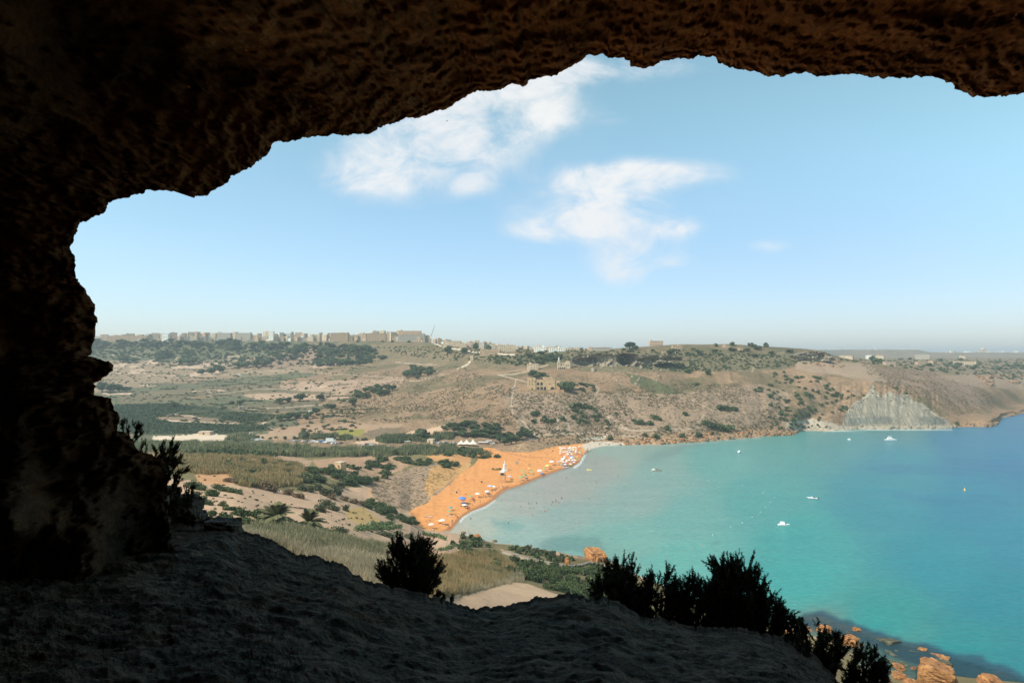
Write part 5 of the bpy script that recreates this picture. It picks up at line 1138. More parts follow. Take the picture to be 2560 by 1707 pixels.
boxes("cargo_box", [(-3.6,2.4,-1.2,1.2,1.0,3.7)], M_WHITE, lr); boxes("cab", [(2.5,4.3,-1.1,1.1,.6,2.6)], M_WHITE, lr); lcab = [o for o in C.objects if o.parent == lr and o.name.startswith("cab")][0]; boxes("windscreen", [(4.31,4.34,-1,1,1.6,2.4),(3.3,4.1,-1.13,-1.11,1.6,2.3)], M_GLASS, lcab); boxes("chassis", [(-3.5,4.2,-.9,.9,.5,.95)], M_DARK, lr)
V, Fq = lathe([(.02,-.15),(.48,-.15),(.48,.15),(.02,.15)], 14); V = [(a, c_, b_) for a, b_, c_ in V]
for sx_ in (-2.6, 3.3):
    for sy_ in (-1, 1): mk("wheel", V, Fq, M_DARK, lr, loc=(sx_, sy_, .48))
tag(lr, "white box lorry parked among the cars behind the reeds", "lorry")
# ---------------- beach life ----------------
M_SKIN = [solid("skin_tan", (.42,.22,.13), .6, .05), solid("skin_dark", (.22,.11,.065), .6, .05)]
M_HAIR = solid("hair", (.03,.02,.015), .6)
M_CLOTH = [solid("cloth_%d" % i, c_, .8, .05) for i, c_ in enumerate([(.05,.06,.12), (.5,.06,.05), (.75,.74,.7), (.05,.25,.45), (.04,.04,.04)])]
def skin_mesh(name, pts_, edges, rad, mat, root=0):
    me = bpy.data.meshes.new(name); me.from_pydata(pts_, edges, []); o = bpy.data.objects.new(name, me); C.objects.link(o)
    md = o.modifiers.new("s", 'SKIN'); sv = me.skin_vertices[0].data
    for i, r_ in enumerate(rad): sv[i].radius = (r_, r_)
    sv[root].use_root = True; ss = o.modifiers.new("u", 'SUBSURF'); ss.levels = 1; ss.render_levels = 1
    dg = bpy.context.evaluated_depsgraph_get(); m2 = bpy.data.meshes.new_from_object(o.evaluated_get(dg)); m2.name = name
    bpy.data.objects.remove(o); m2.materials.clear(); m2.materials.append(mat); m2.polygons.foreach_set('use_smooth', np.ones(len(m2.polygons), bool)); return m2
def person_pts(pose):
    # joints: pelvis, waist, chest, neck, head, top, [L sh, elbow, hand], [R...], [L hip, knee, ankle, toe], [R...]
    st = [(0,0,.92),(0,0,1.08),(0,0,1.32),(0,0,1.46),(0,.01,1.56),(0,.02,1.70),(-.19,0,1.38),(-.25,.02,1.12),(-.26,-.08,.88),(.19,0,1.38),(.25,.02,1.12),(.27,-.08,.90),(-.10,0,.86),(-.11,-.02,.48),(-.12,.03,.08),(-.12,-.14,.03),(.10,0,.86),(.11,-.02,.48),(.12,.03,.08),(.12,-.14,.03)]
    p_ = [list(q) for q in st]
    if pose == 'walk': p_[13] = [-.11,-.16,.50]; p_[14] = [-.12,-.26,.09]; p_[15] = [-.12,-.42,.06]; p_[17] = [.11,.10,.48]; p_[18] = [.12,.34,.14]; p_[19] = [.12,.22,.02]; p_[8] = [-.26,.2,.92]; p_[11] = [.27,-.24,.95]
    if pose == 'arms': p_[7] = [-.42,-.05,1.45]; p_[8] = [-.40,-.05,1.72]; p_[10] = [.35,-.12,1.2]; p_[11] = [.15,-.22,1.25]
    if pose == 'sit':
        for q in p_: q[2] -= .80
        p_[13] = [-.14,-.42,.45]; p_[14] = [-.14,-.62,.07]; p_[15] = [-.14,-.78,.04]; p_[17] = [.14,-.42,.42]; p_[18] = [.15,-.66,.07]; p_[19] = [.15,-.82,.04]; p_[7] = [-.28,.15,.32]; p_[8] = [-.30,.25,.05]; p_[11] = [.16,-.38,.42]
    if pose == 'lie':
        p_ = [[q[0], (q[2]-.9), .14+q[1]*.3] for q in p_]; p_[15][1] -= .05; p_[19][1] -= .05; p_[15][2] = .26; p_[19][2] = .26; p_[13][2] = .2
    if pose == 'swim':
        for q in p_: q[2] -= 1.18
        p_[8] = [-.42,-.25,.02]; p_[7] = [-.36,-.05,.06]; p_[10] = [.36,-.05,.06]; p_[11] = [.42,-.25,.02]
    if pose == 'wade':
        for q in p_: q[2] -= .55
    return [tuple(q) for q in p_]
PE = [(0,1),(1,2),(2,3),(3,4),(4,5),(2,6),(6,7),(7,8),(2,9),(9,10),(10,11),(0,12),(12,13),(13,14),(14,15),(0,16),(16,17),(17,18),(18,19)]
PR = [.145,.125,.15,.055,.10,.085,.065,.045,.035,.065,.045,.035,.095,.062,.042,.035,.095,.062,.042,.035]
PROT = {}
for pi, pose in enumerate(['stand','walk','arms','sit','lie','swim','wade']):
    pp_ = person_pts(pose)
    for si in (0, 1):
        body = skin_mesh("body", pp_, PE, PR, M_SKIN[si])
        sh = skin_mesh("swimwear", [pp_[0], pp_[12], tuple(np.array(pp_[12])*.6+np.array(pp_[13])*.4), pp_[16], tuple(np.array(pp_[16])*.6+np.array(pp_[17])*.4)], [(0,1),(1,2),(0,3),(3,4)], [.165,.112,.09,.112,.09], M_CLOTH[(pi+si*2) % 5])
        hr = skin_mesh("hair", [tuple(np.array(pp_[4])*.35+np.array(pp_[5])*.65+np.array([0,.025,0])), tuple(np.array(pp_[5])+np.array([0,.02,.01]))], [(0,1)], [.112,.09], M_HAIR)
        PROT[(pose, si)] = [body, sh, hr]
def person(x, y, pose, label, rz=None, group=None, sc=1.0, sea=False):
    g_ = g1(x, y) if not sea else P(x, y, H*F/(y-HY))
    r_ = empty("person", tuple(g_), random.uniform(0, 6.28) if rz is None else rz, sc); si = random.randrange(2)
    for m_, nm in zip(PROT[(pose, si)], ("body", "swimwear", "hair")):
        if pose == 'swim' and nm == 'swimwear': continue
        o = bpy.data.objects.new(nm, m_); C.objects.link(o); o.parent = r_
    tag(r_, label, "person", group or label); return r_
def pgroup(lst, poses, label, sea=False, sc=1.12):
    for i, (x, y) in enumerate(lst): person(x, y, poses[i % len(poses)], label, sc=sc, sea=sea)
pgroup([(1209,1242),(1214,1243),(1220,1243),(1226,1244),(1197,1246)], ['stand','walk','arms'], "bather standing in the row at the waterline below the white umbrellas")
pgroup([(1256,1218),(1262,1221),(1268,1218),(1258,1221),(1247,1220),(1242,1221)], ['walk','stand','sit'], "bather in the group by the water below the lifeguard tower")
pgroup([(1182,1267),(1201,1257)], ['walk'], "bather walking along the wet sand near the large blue umbrella")
pgroup([(1278,1203),(1281,1204)], ['stand'], "bather standing beside the lifeguard tower's right side")
pgroup([(1294.5,1151),(1297,1151),(1299.5,1151)], ['stand'], "walker in the line of three above the white beach sign")
pgroup([(1301,1140),(1314,1143),(1327,1141),(1312,1144)], ['walk','stand'], "beach walker on the upper sand just below the rope line")
pgroup([(1322,1164),(1325,1165),(1353,1150),(1343,1156),(1367,1138),(1317,1200),(1379,1145),(1388,1145),(1382,1151),(1386,1150)], ['stand','walk','stand'], "beach visitor on the open sand left of the crowded umbrellas")
pgroup([(1163,1199),(1147,1228),(1164,1236)], ['sit','stand'], "lone bather high on the empty orange sand")
pgroup([(1137,1289),(1140,1291),(1144,1292),(1143,1296)], ['stand','walk','arms'], "bather in the cluster at the water near the teal umbrella")
pgroup([(1165,1266),(1170,1268),(1161,1268),(1168,1271),(1174,1268)], ['sit','lie','sit'], "bather sitting under the blue umbrellas")
pgroup([(1185,1252),(1182,1250),(1176,1252)], ['lie','sit'], "sunbather lying right of the large blue umbrella")
pgroup([(1130,1308),(1124,1320),(1131,1303)], ['sit','lie'], "bather at the near tip of the beach by the water")
pgroup([(1128,1287),(1120,1290),(1066,1304),(1075,1302)], ['lie','sit'], "sunbather in the sparse near part of the beach")
pgroup([(1475,1113),(1500,1110),(1504,1109),(1448,1136)], ['stand'], "visitor on the pale pebbles at the far end of the beach")
sw = [(1322,1260),(1328,1258),(1302,1268),(1274.5,1269),(1325,1270),(1333,1270),(1341,1259),(1352,1277),(1361,1278),(1371,1273),(1378,1262),(1382,1256),(1386,1257),(1390,1254),(1397,1257),(1412,1262),(1403,1247),(1405,1246),(1424.5,1249),(1472.6,1247.5),(1344.6,1233.5),(1439,1308.6),(1330,1288),(1261,1309),(1254,1251.5),(1447,1308),(1491,1206),(1492,1217),(1416,1195),(1370,1260),(1389,1252),(1560,1215),(1545,1190),(1365,1278)]
pgroup(sw[:10], ['wade','swim'], "bather in the shallow grey water off the middle of the beach", True)
pgroup(sw[10:21], ['wade','wade','swim'], "bather in the loose group farther out in the bay", True)
pgroup(sw[21:], ['swim','wade'], "scattered swimmer alone in the shallow bay", True)
pgroup([(1172,1333)], ['stand'], "dark figure standing in the shallows by the near rocks", True); pgroup([(1245,1244)], ['stand'], "bather wading just off the wave foam", True); pgroup([(1271,1309)], ['wade'], "bather beside the turquoise patch near the shore", True)
pgroup([(1176.5,1298)], ['wade'], "bather holding a white float by the near shore", True)
pgroup([(1416,1197),(1482,1162),(1490,1161),(1450,1171)], ['wade'], "bather standing near the yellow raft", True)
# umbrellas
def cone(rad, hb, ht, n=8):
    V = [(rad*math.cos(k/n*6.2832), rad*math.sin(k/n*6.2832), hb) for k in range(n)]+[(rad*.55*math.cos(k/n*6.2832), rad*.55*math.sin(k/n*6.2832), hb+(ht-hb)*.62) for k in range(n)]+[(0, 0, ht)]
    V += [(a*1.0, b_*1.0, c_-.12) for a, b_, c_ in V[:n]]
    Fq = [(k, (k+1) % n, n+(k+1) % n, n+k) for k in range(n)]+[(n+k, n+(k+1) % n, 2*n, 2*n) for k in range(n)]+[(2*n+1+k, 2*n+1+(k+1) % n, (k+1) % n, k) for k in range(n)]
    me = bpy.data.meshes.new("canopy"); me.from_pydata(V, [], [f if f[2] != f[3] else f[:3] for f in Fq]); return me
UC = {'white': (.82,.82,.80), 'pale blue': (.45,.55,.75), 'blue': (.12,.25,.62), 'navy': (.06,.10,.22), 'green': (.18,.42,.22), 'yellow': (.85,.68,.20), 'orange': (.85,.38,.10), 'teal': (.03,.35,.40), 'red': (.6,.10,.08)}
UM = {}
for k_, c_ in UC.items():
    me = cone(1.45, 1.95, 2.5); me.materials.append(solid(k_.replace(' ', '_')+"_canvas", c_, .8, .04)); UM[k_] = me
vv, ff = [], []; tube((0,0,-.2), (0,0,2.55), .03, .03, 6); polem = mk("pole", vv, ff, M_WHITE, link=False).data
def umbrella(x, y, col, label, group=None, sc=1.0):
    g_ = g1(x, y); r_ = empty("beach_umbrella", tuple(g_), random.uniform(0, 3), sc); r_.rotation_euler = (random.uniform(-.12, .12), random.uniform(-.12, .12), random.random()*3)
    for me, nm in ((UM[col], "canopy"), (polem, "pole")):
        o = bpy.data.objects.new(nm, me); C.objects.link(o); o.parent = r_
    return tag(r_, label, "beach umbrella", group)
for (x, y, c_, sc_u, lab) in [(1126.5,1276,'teal',1.0,"round teal umbrella low on the sand, nearest the sparse end"),(1155,1259,'blue',1.9,"largest bright blue umbrella on the near half of the beach"),(1159,1266,'navy',1.2,"navy umbrella just below the largest blue one"),(1152,1251,'white',1.0,"white umbrella just above the largest blue one"),(1161,1271,'white',1.2,"white umbrella below the navy one"),
   (1177,1247,'green',1.0,"pale green umbrella left of the bathers in a row"),(1182,1250,'red',.8,"small reddish umbrella by the pale green one"),(1193.5,1243,'white',1.3,"bright white umbrella above the bathers in a row"),(1218,1236,'white',1.2,"white umbrella, upper of the pair near the water"),(1220,1240,'navy',1.0,"navy umbrella under the pair near the water"),
   (1225,1225,'pale blue',1.5,"wide pale blue umbrella below the lifeguard tower"),(1234,1222,'white',1.0,"white umbrella touching the wide pale blue one"),(1274,1198,'pale blue',1.2,"pale blue umbrella just right of the lifeguard tower"),(1302.5,1201,'green',1.3,"green and white umbrella right of the tower"),(1311,1196,'green',1.1,"dark green umbrella farther right of the tower"),
   (1316,1201,'navy',1.0,"navy shade in the group right of the tower"),(1308,1183,'green',1.0,"upper green umbrella of the sparse middle group"),(1310,1188,'green',.9,"second green umbrella of the sparse middle group"),(1322,1176,'yellow',.9,"small yellow umbrella in the sparse middle group"),(1330,1184,'green',1.0,"lone green umbrella left of the bright white one"),
   (1350,1185,'white',1.6,"large bright white umbrella on the lower middle sand"),(1355,1189,'blue',1.1,"blue umbrella right below the large bright white one"),(1361,1177,'green',1.1,"green umbrella left of the yellow pair"),(1369,1173,'yellow',1.6,"wide yellow umbrella left of the crowded block"),(1380,1163,'white',1.7,"tall white umbrella at the edge of the crowded block"),(1374,1172,'orange',1.1,"orange umbrella beside the wide yellow one"),
   (1106,1312,'white',1.4,"white umbrella at the near end of the beach"),(1079,1321,'white',1.2,"white blue umbrella nearest the hedge at the near end"),(1094,1308,'orange',.9,"small orange shade between the two near white umbrellas"),(1122,1286,'green',1.0,"green umbrella over the loungers near the water")]:
    umbrella(x, y, c_, lab, None, sc_u)
CLU = [(1399,1120),(1450,1116),(1452,1132),(1447,1146),(1436,1160),(1418,1166),(1402,1167),(1393,1158),(1399,1145)]
cl_cols = ['white']*7+['yellow','green','pale blue','blue','orange','white','green','red']; cc_ = np.array(CLU, float); got = []
while len(got) < 72:
    x = random.uniform(1393, 1453); y = random.uniform(1117, 1168)
    if inpoly(np.array([x]), np.array([y]), cc_)[0] and all(abs(x-a) > 3.2 or abs(y-b_) > 2.6 for a, b_ in got): got.append((x, y))
for (x, y) in got:
    c_ = random.choice(cl_cols); row_ = "upper" if y < 1135 else "middle" if y < 1151 else "lower"
    lab = "%s umbrella, %s rows of the crowded far block" % (c_, row_); umbrella(x, y+3, c_, lab, lab.replace("umbrella", "umbrellas"), .95)
V = []; Fq = []
def addb(*b_):
    v_, f_ = box_v(*b_); n0 = len(V); V.extend(v_); Fq.extend(tuple(i+n0 for i in f) for f in f_)
addb(-.3,.3,-.95,.45,.28,.36); V += [(-.3,.45,.30),(.3,.45,.30),(.3,.95,.68),(-.3,.95,.68),(-.3,.45,.36),(.3,.45,.36),(.3,.92,.74),(-.3,.92,.74)]; n0 = len(V)-8
Fq += [(n0,n0+1,n0+2,n0+3),(n0+7,n0+6,n0+5,n0+4),(n0+1,n0+5,n0+6,n0+2),(n0,n0+3,n0+7,n0+4),(n0+3,n0+2,n0+6,n0+7)]
lbed = mk("bed", V, Fq, M_WHITE, link=False).data; V = []; Fq = []
for a in (-.27,.21):
    for b_ in (-.85,.35): addb(a,a+.06,b_,b_+.06,-.1,.279)
lleg = mk("legs", V, Fq, M_WHITE, link=False).data; lbed2 = lbed.copy(); lbed2.materials.clear(); lbed2.materials.append(solid("green_sling", (.2,.42,.30), .8)); lbed3 = lbed.copy(); lbed3.materials.clear(); lbed3.materials.append(solid("blue_sling", (.12,.25,.45), .8))
def lounger(x, y, label, k=0):
    g_ = g1(x, y); r_ = empty("sun_lounger", tuple(g_), random.uniform(-.9, .3)+math.pi, 1.1)
    for me, nm in (((lbed, lbed2, lbed3)[k], "bed"), (lleg, "legs")): o = bpy.data.objects.new(nm, me); C.objects.link(o); o.parent = r_
    tag(r_, label, "sun lounger", label)
got2 = []
while len(got2) < 46:
    x = random.uniform(1393, 1453); y = random.uniform(1119, 1170)
    if inpoly(np.array([x]), np.array([y-2]), cc_)[0]: got2.append((x, y))
for i, (x, y) in enumerate(got2): lounger(x, y+2, "%s sun lounger packed under the crowded far umbrellas" % ["white", "green", "blue"][i % 3], i % 3)
pgroup([(x+random.uniform(-4, 4), y+random.uniform(-3, 3)) for x, y in got2[:34]], ['sit','stand','lie','walk'], "beach visitor among the crowded far umbrellas")
for (x, y) in [(1060,1292),(1066,1291),(1072,1292),(1077,1294),(1118,1288),(1124,1291),(1109,1314),(1083,1325)]: lounger(x, y, "white sun lounger in the sparse near part of the beach")
for (x, y) in [(1305,1187),(1313,1187),(1318,1189),(1308,1192),(1318,1197),(1326,1186),(1333,1188),(1299,1204),(1307,1207),(1322,1182)]: lounger(x, y, "green sun lounger in the sparse middle group", 1)
for (x, y) in [(1165,1262),(1152,1266),(1186,1255),(1215,1243),(1230,1228),(1238,1226),(1357,1194),(1366,1178),(1376,1169),(1386,1169),(1388,1160)]: lounger(x, y, "blue sun lounger on the sand beside an umbrella near the water", 2)
# statue on its plinth
g_ = g1(1262, 1175.5); s_ = g_[1]/F; r_ = empty("statue", tuple(g_), .5)
def frust(name, a0, a1, z0, z1, mat, par):
    V = [(-a0,-a0,z0),(a0,-a0,z0),(a0,a0,z0),(-a0,a0,z0),(-a1,-a1,z1),(a1,-a1,z1),(a1,a1,z1),(-a1,a1,z1)]
    return mk(name, V, [(0,3,2,1),(4,5,6,7),(0,1,5,4),(1,2,6,5),(2,3,7,6),(3,0,4,7)], mat, par)
frust("step", 2.1, 2.1, -.5, .4, M_WHITE, r_); frust("plinth", 1.4, .9, .4, 5.4, M_WHITE, r_); frust("cap", 1.2, 1.2, 5.4, 5.7, M_WHITE, r_)
me = skin_mesh("figure", [(0,0,5.7),(0,0,6.5),(0,0,7.5),(0,0,8.15),(0,0,8.35),(0,0,8.6),(-.4,0,8.0),(-.6,-.15,7.3),(.4,0,8.0),(.6,-.15,7.3)], [(0,1),(1,2),(2,3),(3,4),(4,5),(3,6),(6,7),(3,8),(8,9)], [.48,.38,.30,.32,.12,.19,.15,.09,.15,.09], M_WHITE)
o = bpy.data.objects.new("figure", me); C.objects.link(o); o.parent = r_
tag(r_, "white statue on a tall tapering plinth standing alone on the sand", "statue")
# lifeguard tower
g_ = g1(1257, 1205); s_ = g_[1]/F; r_ = empty("lifeguard_tower", tuple(g_), .2); M_WOOD = solid("pale_timber", (.38,.27,.18), .8, .2)
def beam(name, p0, p1, r0, par, mat=None):
    global vv, ff
    vv, ff = [], []; tube(p0, p1, r0, r0, 5); return mk(name, vv, ff, mat or M_WOOD, par)
for sx_ in (-1, 1):
    for sy_ in (-1, 1): beam("leg", (sx_*2.0, sy_*1.8, -.4), (sx_*1.7, sy_*1.5, 8.0), .09, r_)
for z_ in (1.8, 3.6):
    for (a, b_) in [((-1.95,-1.7),(1.95,-1.7)), ((1.95,-1.7),(1.95,1.7)), ((-1.95,1.7),(1.95,1.7)), ((-1.95,-1.7),(-1.95,1.7))]: beam("rail", (*a, z_), (*b_, z_), .05, r_)
for (a, b_) in [((-1.95,-1.75,.1),(1.9,-1.7,3.6)), ((1.95,-1.75,.1),(-1.9,-1.7,3.6)), ((1.95,-1.7,.1),(1.9,1.7,3.6))]: beam("brace", a, b_, .05, r_)
boxes("platform", [(-2.1,2.1,-1.9,1.9,5.4,5.55)], M_WOOD, r_); boxes("cabin", [(-1.6,.6,-1.2,1.4,5.551,7.0)], M_DARK, r_)
for sx_ in (-1, 1): beam("handrail", (sx_*2.0,-1.8,6.5), (sx_*2.0,1.8,6.5), .05, r_)
V, Fq = lathe([(.1,9.4),(.9,8.9),(2.6,8.0),(2.6,7.9)], 4); mk("canopy", V, Fq, M_WHITE, r_); beam("ladder", (2.3,-.3,-.3), (2.0,-.3,5.5), .07, r_); beam("ladder", (2.3,.3,-.3), (2.0,.3,5.5), .07, r_)
tag(r_, "tall wooden lifeguard tower with a white canopy on the beach", "lifeguard tower")
g_ = g1(1292.5, 1164); r_ = empty("beach_sign", tuple(g_), .1); boxes("panel", [(-1.3,1.3,-.06,.06,1.5,4.1)], M_STONE[3], r_); boxes("post", [(-.1,.1,-.05,.05,-.3,1.5),], M_DARK, r_); tag(r_, "pale square sign board on a post, alone on the upper sand", "sign")
for (x, y, lab) in [(1204,1206,"dark litter bin on the empty middle sand"),(1141.5,1232,"green litter bin on the empty near sand"),(1382,1128,"dark bin at the foot of the far dune")]:
    g_ = g1(x, y); r_ = empty("litter_bin", tuple(g_), 0, 1.5); V, Fq = lathe([(.02,0),(.32,0),(.38,.95),(.36,1.0)], 12); mk("bin", V, Fq, M_DARK, r_); V, Fq = lathe([(.40,1.0),(.40,1.06),(.02,1.15)], 12); mk("lid", V, Fq, M_WHITE, r_); tag(r_, lab, "litter bin")
# rope line across the sand
rp = [(1212,1124),(1240,1128),(1265,1132),(1290,1139),(1305,1143),(1340,1145),(1380,1146.5)]; vv, ff = [], []
gs_ = ground([p_[0] for p_ in rp], [p_[1] for p_ in rp]); gs_[:, 2] += .9
r_ = empty("rope_fence", tuple(gs_[0]))
for a, b_ in zip(gs_[:-1], gs_[1:]): tube(a-gs_[0], b_-gs_[0], .09, .09, 4)
mk("rope", vv, ff, M_DARK, r_)
for a in gs_: q_ = a-gs_[0]; beam("post", (q_[0], q_[1], q_[2]-1.2), (q_[0], q_[1], q_[2]+.1), .1, r_)
tag(r_, "low dark rope fence crossing the upper sand", "rope fence")
# ---------------- boats and buoys ----------------
def hull(name, L_, W_, Hh, par, mat, sheer=.25, n=11, tail=.8):
    V = []; st = np.linspace(0, 1, n)
    for t_ in st:
        x_ = -L_/2+L_*t_; wv_ = W_/2*(tail+(1-tail)*min(1, t_*3))*(1-max(0, (t_-.55)/.45)**2.2); hz = Hh*(1+sheer*t_**2)
        V += [(x_+(.10*L_*max(0, t_-.8)), -wv_, hz), (x_, -wv_*.72, .12*Hh), (x_, 0, -.35*Hh), (x_, wv_*.72, .12*Hh), (x_+(.10*L_*max(0, t_-.8)), wv_, hz)]
    Fq = [(i*5+k, (i+1)*5+k, (i+1)*5+k+1, i*5+k+1) for i in range(n-1) for k in range(4)]+[(i*5, i*5+4, (i+1)*5+4, (i+1)*5) for i in range(n-1)]+[(0, 1, 3, 4), (1, 2, 3, 3)]
    me = bpy.data.meshes.new(name); me.from_pydata(V, [], [f if f[2] != f[3] else f[:3] for f in Fq]); me.materials.append(mat); o = bpy.data.objects.new(name, me); C.objects.link(o); o.parent = par; return o
def cabin(name, pr, y0, y1, par, mat, tap=.8):
    n = len(pr); zc = min(z_ for _, z_ in pr); zm = max(z_ for _, z_ in pr)
    f = lambda z_: 1-(1-tap)*(z_-zc)/(zm-zc+1e-6)
    V = [(x_, y0*f(z_), z_) for x_, z_ in pr]+[(x_, y1*f(z_), z_) for x_, z_ in pr]
    me = bpy.data.meshes.new(name); me.from_pydata(V, [], [tuple(range(n)), tuple(range(2*n-1, n-1, -1))]+[(i, n+i, n+(i+1) % n, (i+1) % n) for i in range(n)]); me.materials.append(mat)
    o = bpy.data.objects.new(name, me); C.objects.link(o); o.parent = par; return o
M_GEL = solid("white_gelcoat", (.85,.85,.83), .25, .02, 1, .5)
def wpos(x, y): return P(x, y, H*F/(y-HY))
r_ = empty("motor_yacht", tuple(wpos(2227, 1101)), -.25); hull("hull", 12.5, 4.0, 1.5, r_, M_GEL); cabin("saloon", [(-4,1.5),(3.6,1.7),(1.8,3.0),(-3.6,3.1)], -1.55, 1.55, r_, M_GEL); cabin("window", [(-3,2.0),(2.7,2.1),(1.9,2.7),(-2.9,2.7)], -1.53, 1.53, r_, M_GLASS, .9)
cabin("flybridge", [(-3.4,3.1),(1.2,3.05),(.7,3.8),(-3.2,3.7)], -1.2, 1.2, r_, M_GEL); cabin("hardtop", [(-2.8,4.9),(.6,4.9),(.4,5.05),(-2.7,5.05)], -1.2, 1.2, r_, M_GEL)
for x_ in (-2.4, .2): beam("roof_post", (x_, 0, 3.7), (x_, 0, 4.9), .06, r_, M_GEL)
tag(r_, "large white motor yacht with a flybridge anchored before the clay cliff", "yacht")
r_ = empty("small_boat", tuple(wpos(2123, 1099.5)), 2.0); hull("hull", 4.6, 2.0, .8, r_, M_GEL); cabin("cabin", [(-1,.8),(1.2,.9),(.6,1.9),(-.8,1.9)], -.7, .7, r_, M_GEL); cabin("window", [(-.6,1.2),(.9,1.2),(.6,1.7),(-.6,1.7)], -.72, .72, r_, M_GLASS); tag(r_, "tiny white boat far off beside the large motor yacht", "boat")
r_ = empty("cabin_boat", tuple(wpos(1848, 1132)), -2.2); hull("hull", 6.4, 2.6, 1.1, r_, M_GEL); cabin("cabin", [(-1.6,1.1),(1.8,1.2),(.9,2.3),(-1.2,2.4)], -1, 1, r_, M_GEL); cabin("window", [(-1.1,1.5),(1.3,1.5),(.8,2.1),(-1.0,2.1)], -1.02, 1.02, r_, M_GLASS); beam("rail", (-1, 0, 2.4), (-1, 0, 3.3), .05, r_, M_GEL); tag(r_, "white cabin boat end on in the middle of the bay", "boat")
# inflatable with outboard
r_ = empty("inflatable_boat", tuple(wpos(2031, 1246)), math.pi-.45); 
M_TUBE = solid("grey_tube", (.62,.63,.62), .5); vv, ff = [], []
pp_ = [(-3.4,-1.0,.45),(-1,-1.15,.45),(1.4,-1.05,.5),(2.8,-.55,.65),(3.4,0,.75),(2.8,.55,.65),(1.4,1.05,.5),(-1,1.15,.45),(-3.4,1.0,.45)]
for a, b_ in zip(pp_[:-1], pp_[1:]): tube(a, b_, .30, .30, 8)
mk("inflated_tube", vv, ff, M_TUBE, r_, True); cabin("hull", [(-3.2,-.1),(2.4,0),(2.6,.35),(-3.2,.3)], -.85, .85, r_, M_GEL); boxes("console", [(-.5,.3,-.4,.4,.3,1.3)], M_GEL, r_); boxes("seat", [(-1.7,-.9,-.55,.55,.3,.9)], M_DARK, r_); boxes("outboard_motor", [(-3.9,-3.3,-.25,.25,.1,1.25)], M_DARK, r_)
cabin("bimini", [(-1.8,2.1),(.6,2.1),(.5,2.2),(-1.7,2.2)], -.9, .9, r_, solid("blue_cover", (.10,.22,.34), .8))
for a in (-1.6, .4):
    for b_ in (-.8, .8): beam("bimini_pole", (a, b_, .5), (a, b_, 2.1), .03, r_, M_GEL)
tag(r_, "inflatable motor boat with a blue sunshade heading across the bay", "boat")
o = person(2031, 1246, 'sit', "person seated at the console of the inflatable boat", 0, sea=True); o.location = (o.location[0]+.9, o.location[1]+.2, .95)
r_ = empty("covered_boat", tuple(wpos(1960, 1314)), -.15); hull("hull", 6.6, 2.4, .9, r_, M_GEL, .4); cabin("canopy", [(-2.2,.95),(.6,1.0),(.2,2.3),(-1.9,2.45)], -1.0, 1.0, r_, M_GEL, .75); cabin("windscreen", [(.65,1.05),(1.4,1.05),(.75,1.7),(.5,1.7)], -.8, .8, r_, M_GLASS); tag(r_, "white open boat under a white canopy, nearest in the bay", "boat")
r_ = empty("ferry_raft", tuple(wpos(1642, 1177)), .05); M_CRM = solid("cream_hull", (.62,.52,.38), .6)
hull("hull", 9.2, 2.6, 1.0, r_, M_CRM, .5); cabin("cockpit", [(-3.6,1.0),(-1.9,1.0),(-2.1,1.9),(-3.4,2.0)], -.9, .9, r_, M_GEL); boxes("bench", [(-.8,1.8,-.6,.6,1.05,1.5)], M_DARK, r_); tag(r_, "long cream boat with a raised stern off the middle of the beach", "boat")
for dx_ in (-1.2, 2.6): o = person(1642, 1177, 'sit', "person sitting in the long cream boat", 1.6, sea=True); o.location = (o.location[0]+dx_, o.location[1], 1.5 if dx_ < 0 else 1.15)
r_ = empty("pedal_boat", tuple(wpos(1473, 1175)), .1); M_YEL = solid("yellow_plastic", (.80,.66,.22), .5)
for b_ in (-.9, .9): boxes("float", [(-2.2,2.2,b_-.3,b_+.3,-.1,.5)], M_YEL, r_)
boxes("deck", [(-1.8,1.6,-.59,.59,.3,.55)], M_YEL, r_); boxes("seat", [(-1.6,-.6,-.55,.55,.551,1.1)], M_YEL, r_); tag(r_, "yellow pedal boat floating just off the crowded umbrellas", "pedal boat")
g_ = g1(1414, 1170); r_ = empty("beached_boat", (g_[0], g_[1], g_[2]+.15), .15); hull("hull", 5.6, 2.0, .7, r_, M_GEL); boxes("seat", [(-1,-.5,-.7,.7,.71,.95)], M_WOOD, r_); tag(r_, "white boat drawn up on the sand below the crowded umbrellas", "boat")
V, Fq = lathe([(.02,-.4),(.5,-.3),(.62,0),(.45,.35),(.12,.6),(.1,1.6),(.02,1.7)], 14); bu = mk("buoy", V, Fq, solid("yellow_buoy", (.85,.50,.06), .5), smooth=True, loc=tuple(wpos(2412, 1225))); bu.scale = (1.3,)*3; tag(bu, "single yellow buoy with a mast in the deep blue water", "buoy")
V, Fq = lathe([(.02,-.3),(.28,-.15),(.36,.05),(.26,.28),(.02,.38)], 10); wb = mk("buoy", V, Fq, M_WHITE, link=False, smooth=True); rb_ = wb.copy(); rb_.data = wb.data.copy(); rb_.data.materials[0] = solid("orange_float", (.6,.15,.06), .5)
for k_, (x, y) in enumerate([(665,275),(790,295),(905,335),(968,360),(945,385),(917,413),(890,440),(845,468),(790,500),(725,523),(625,567),(568,627),(515,640),(463,660),(372,690),(540,260),(600,268)]):
    red = 11 <= k_ <= 14; o = (rb_ if red else wb).copy(); C.objects.link(o); o.name = "marker_buoy"; o.location = tuple(wpos(1500+x/2.219, 1080+y/2.219+1)); o.scale = (.8 if not red else .8,)*3
    lab = "small red float at the near end of the swimming line" if red else "small white float on the line around the swimming area"; tag(o, lab, "buoy", lab.replace("float", "floats"))
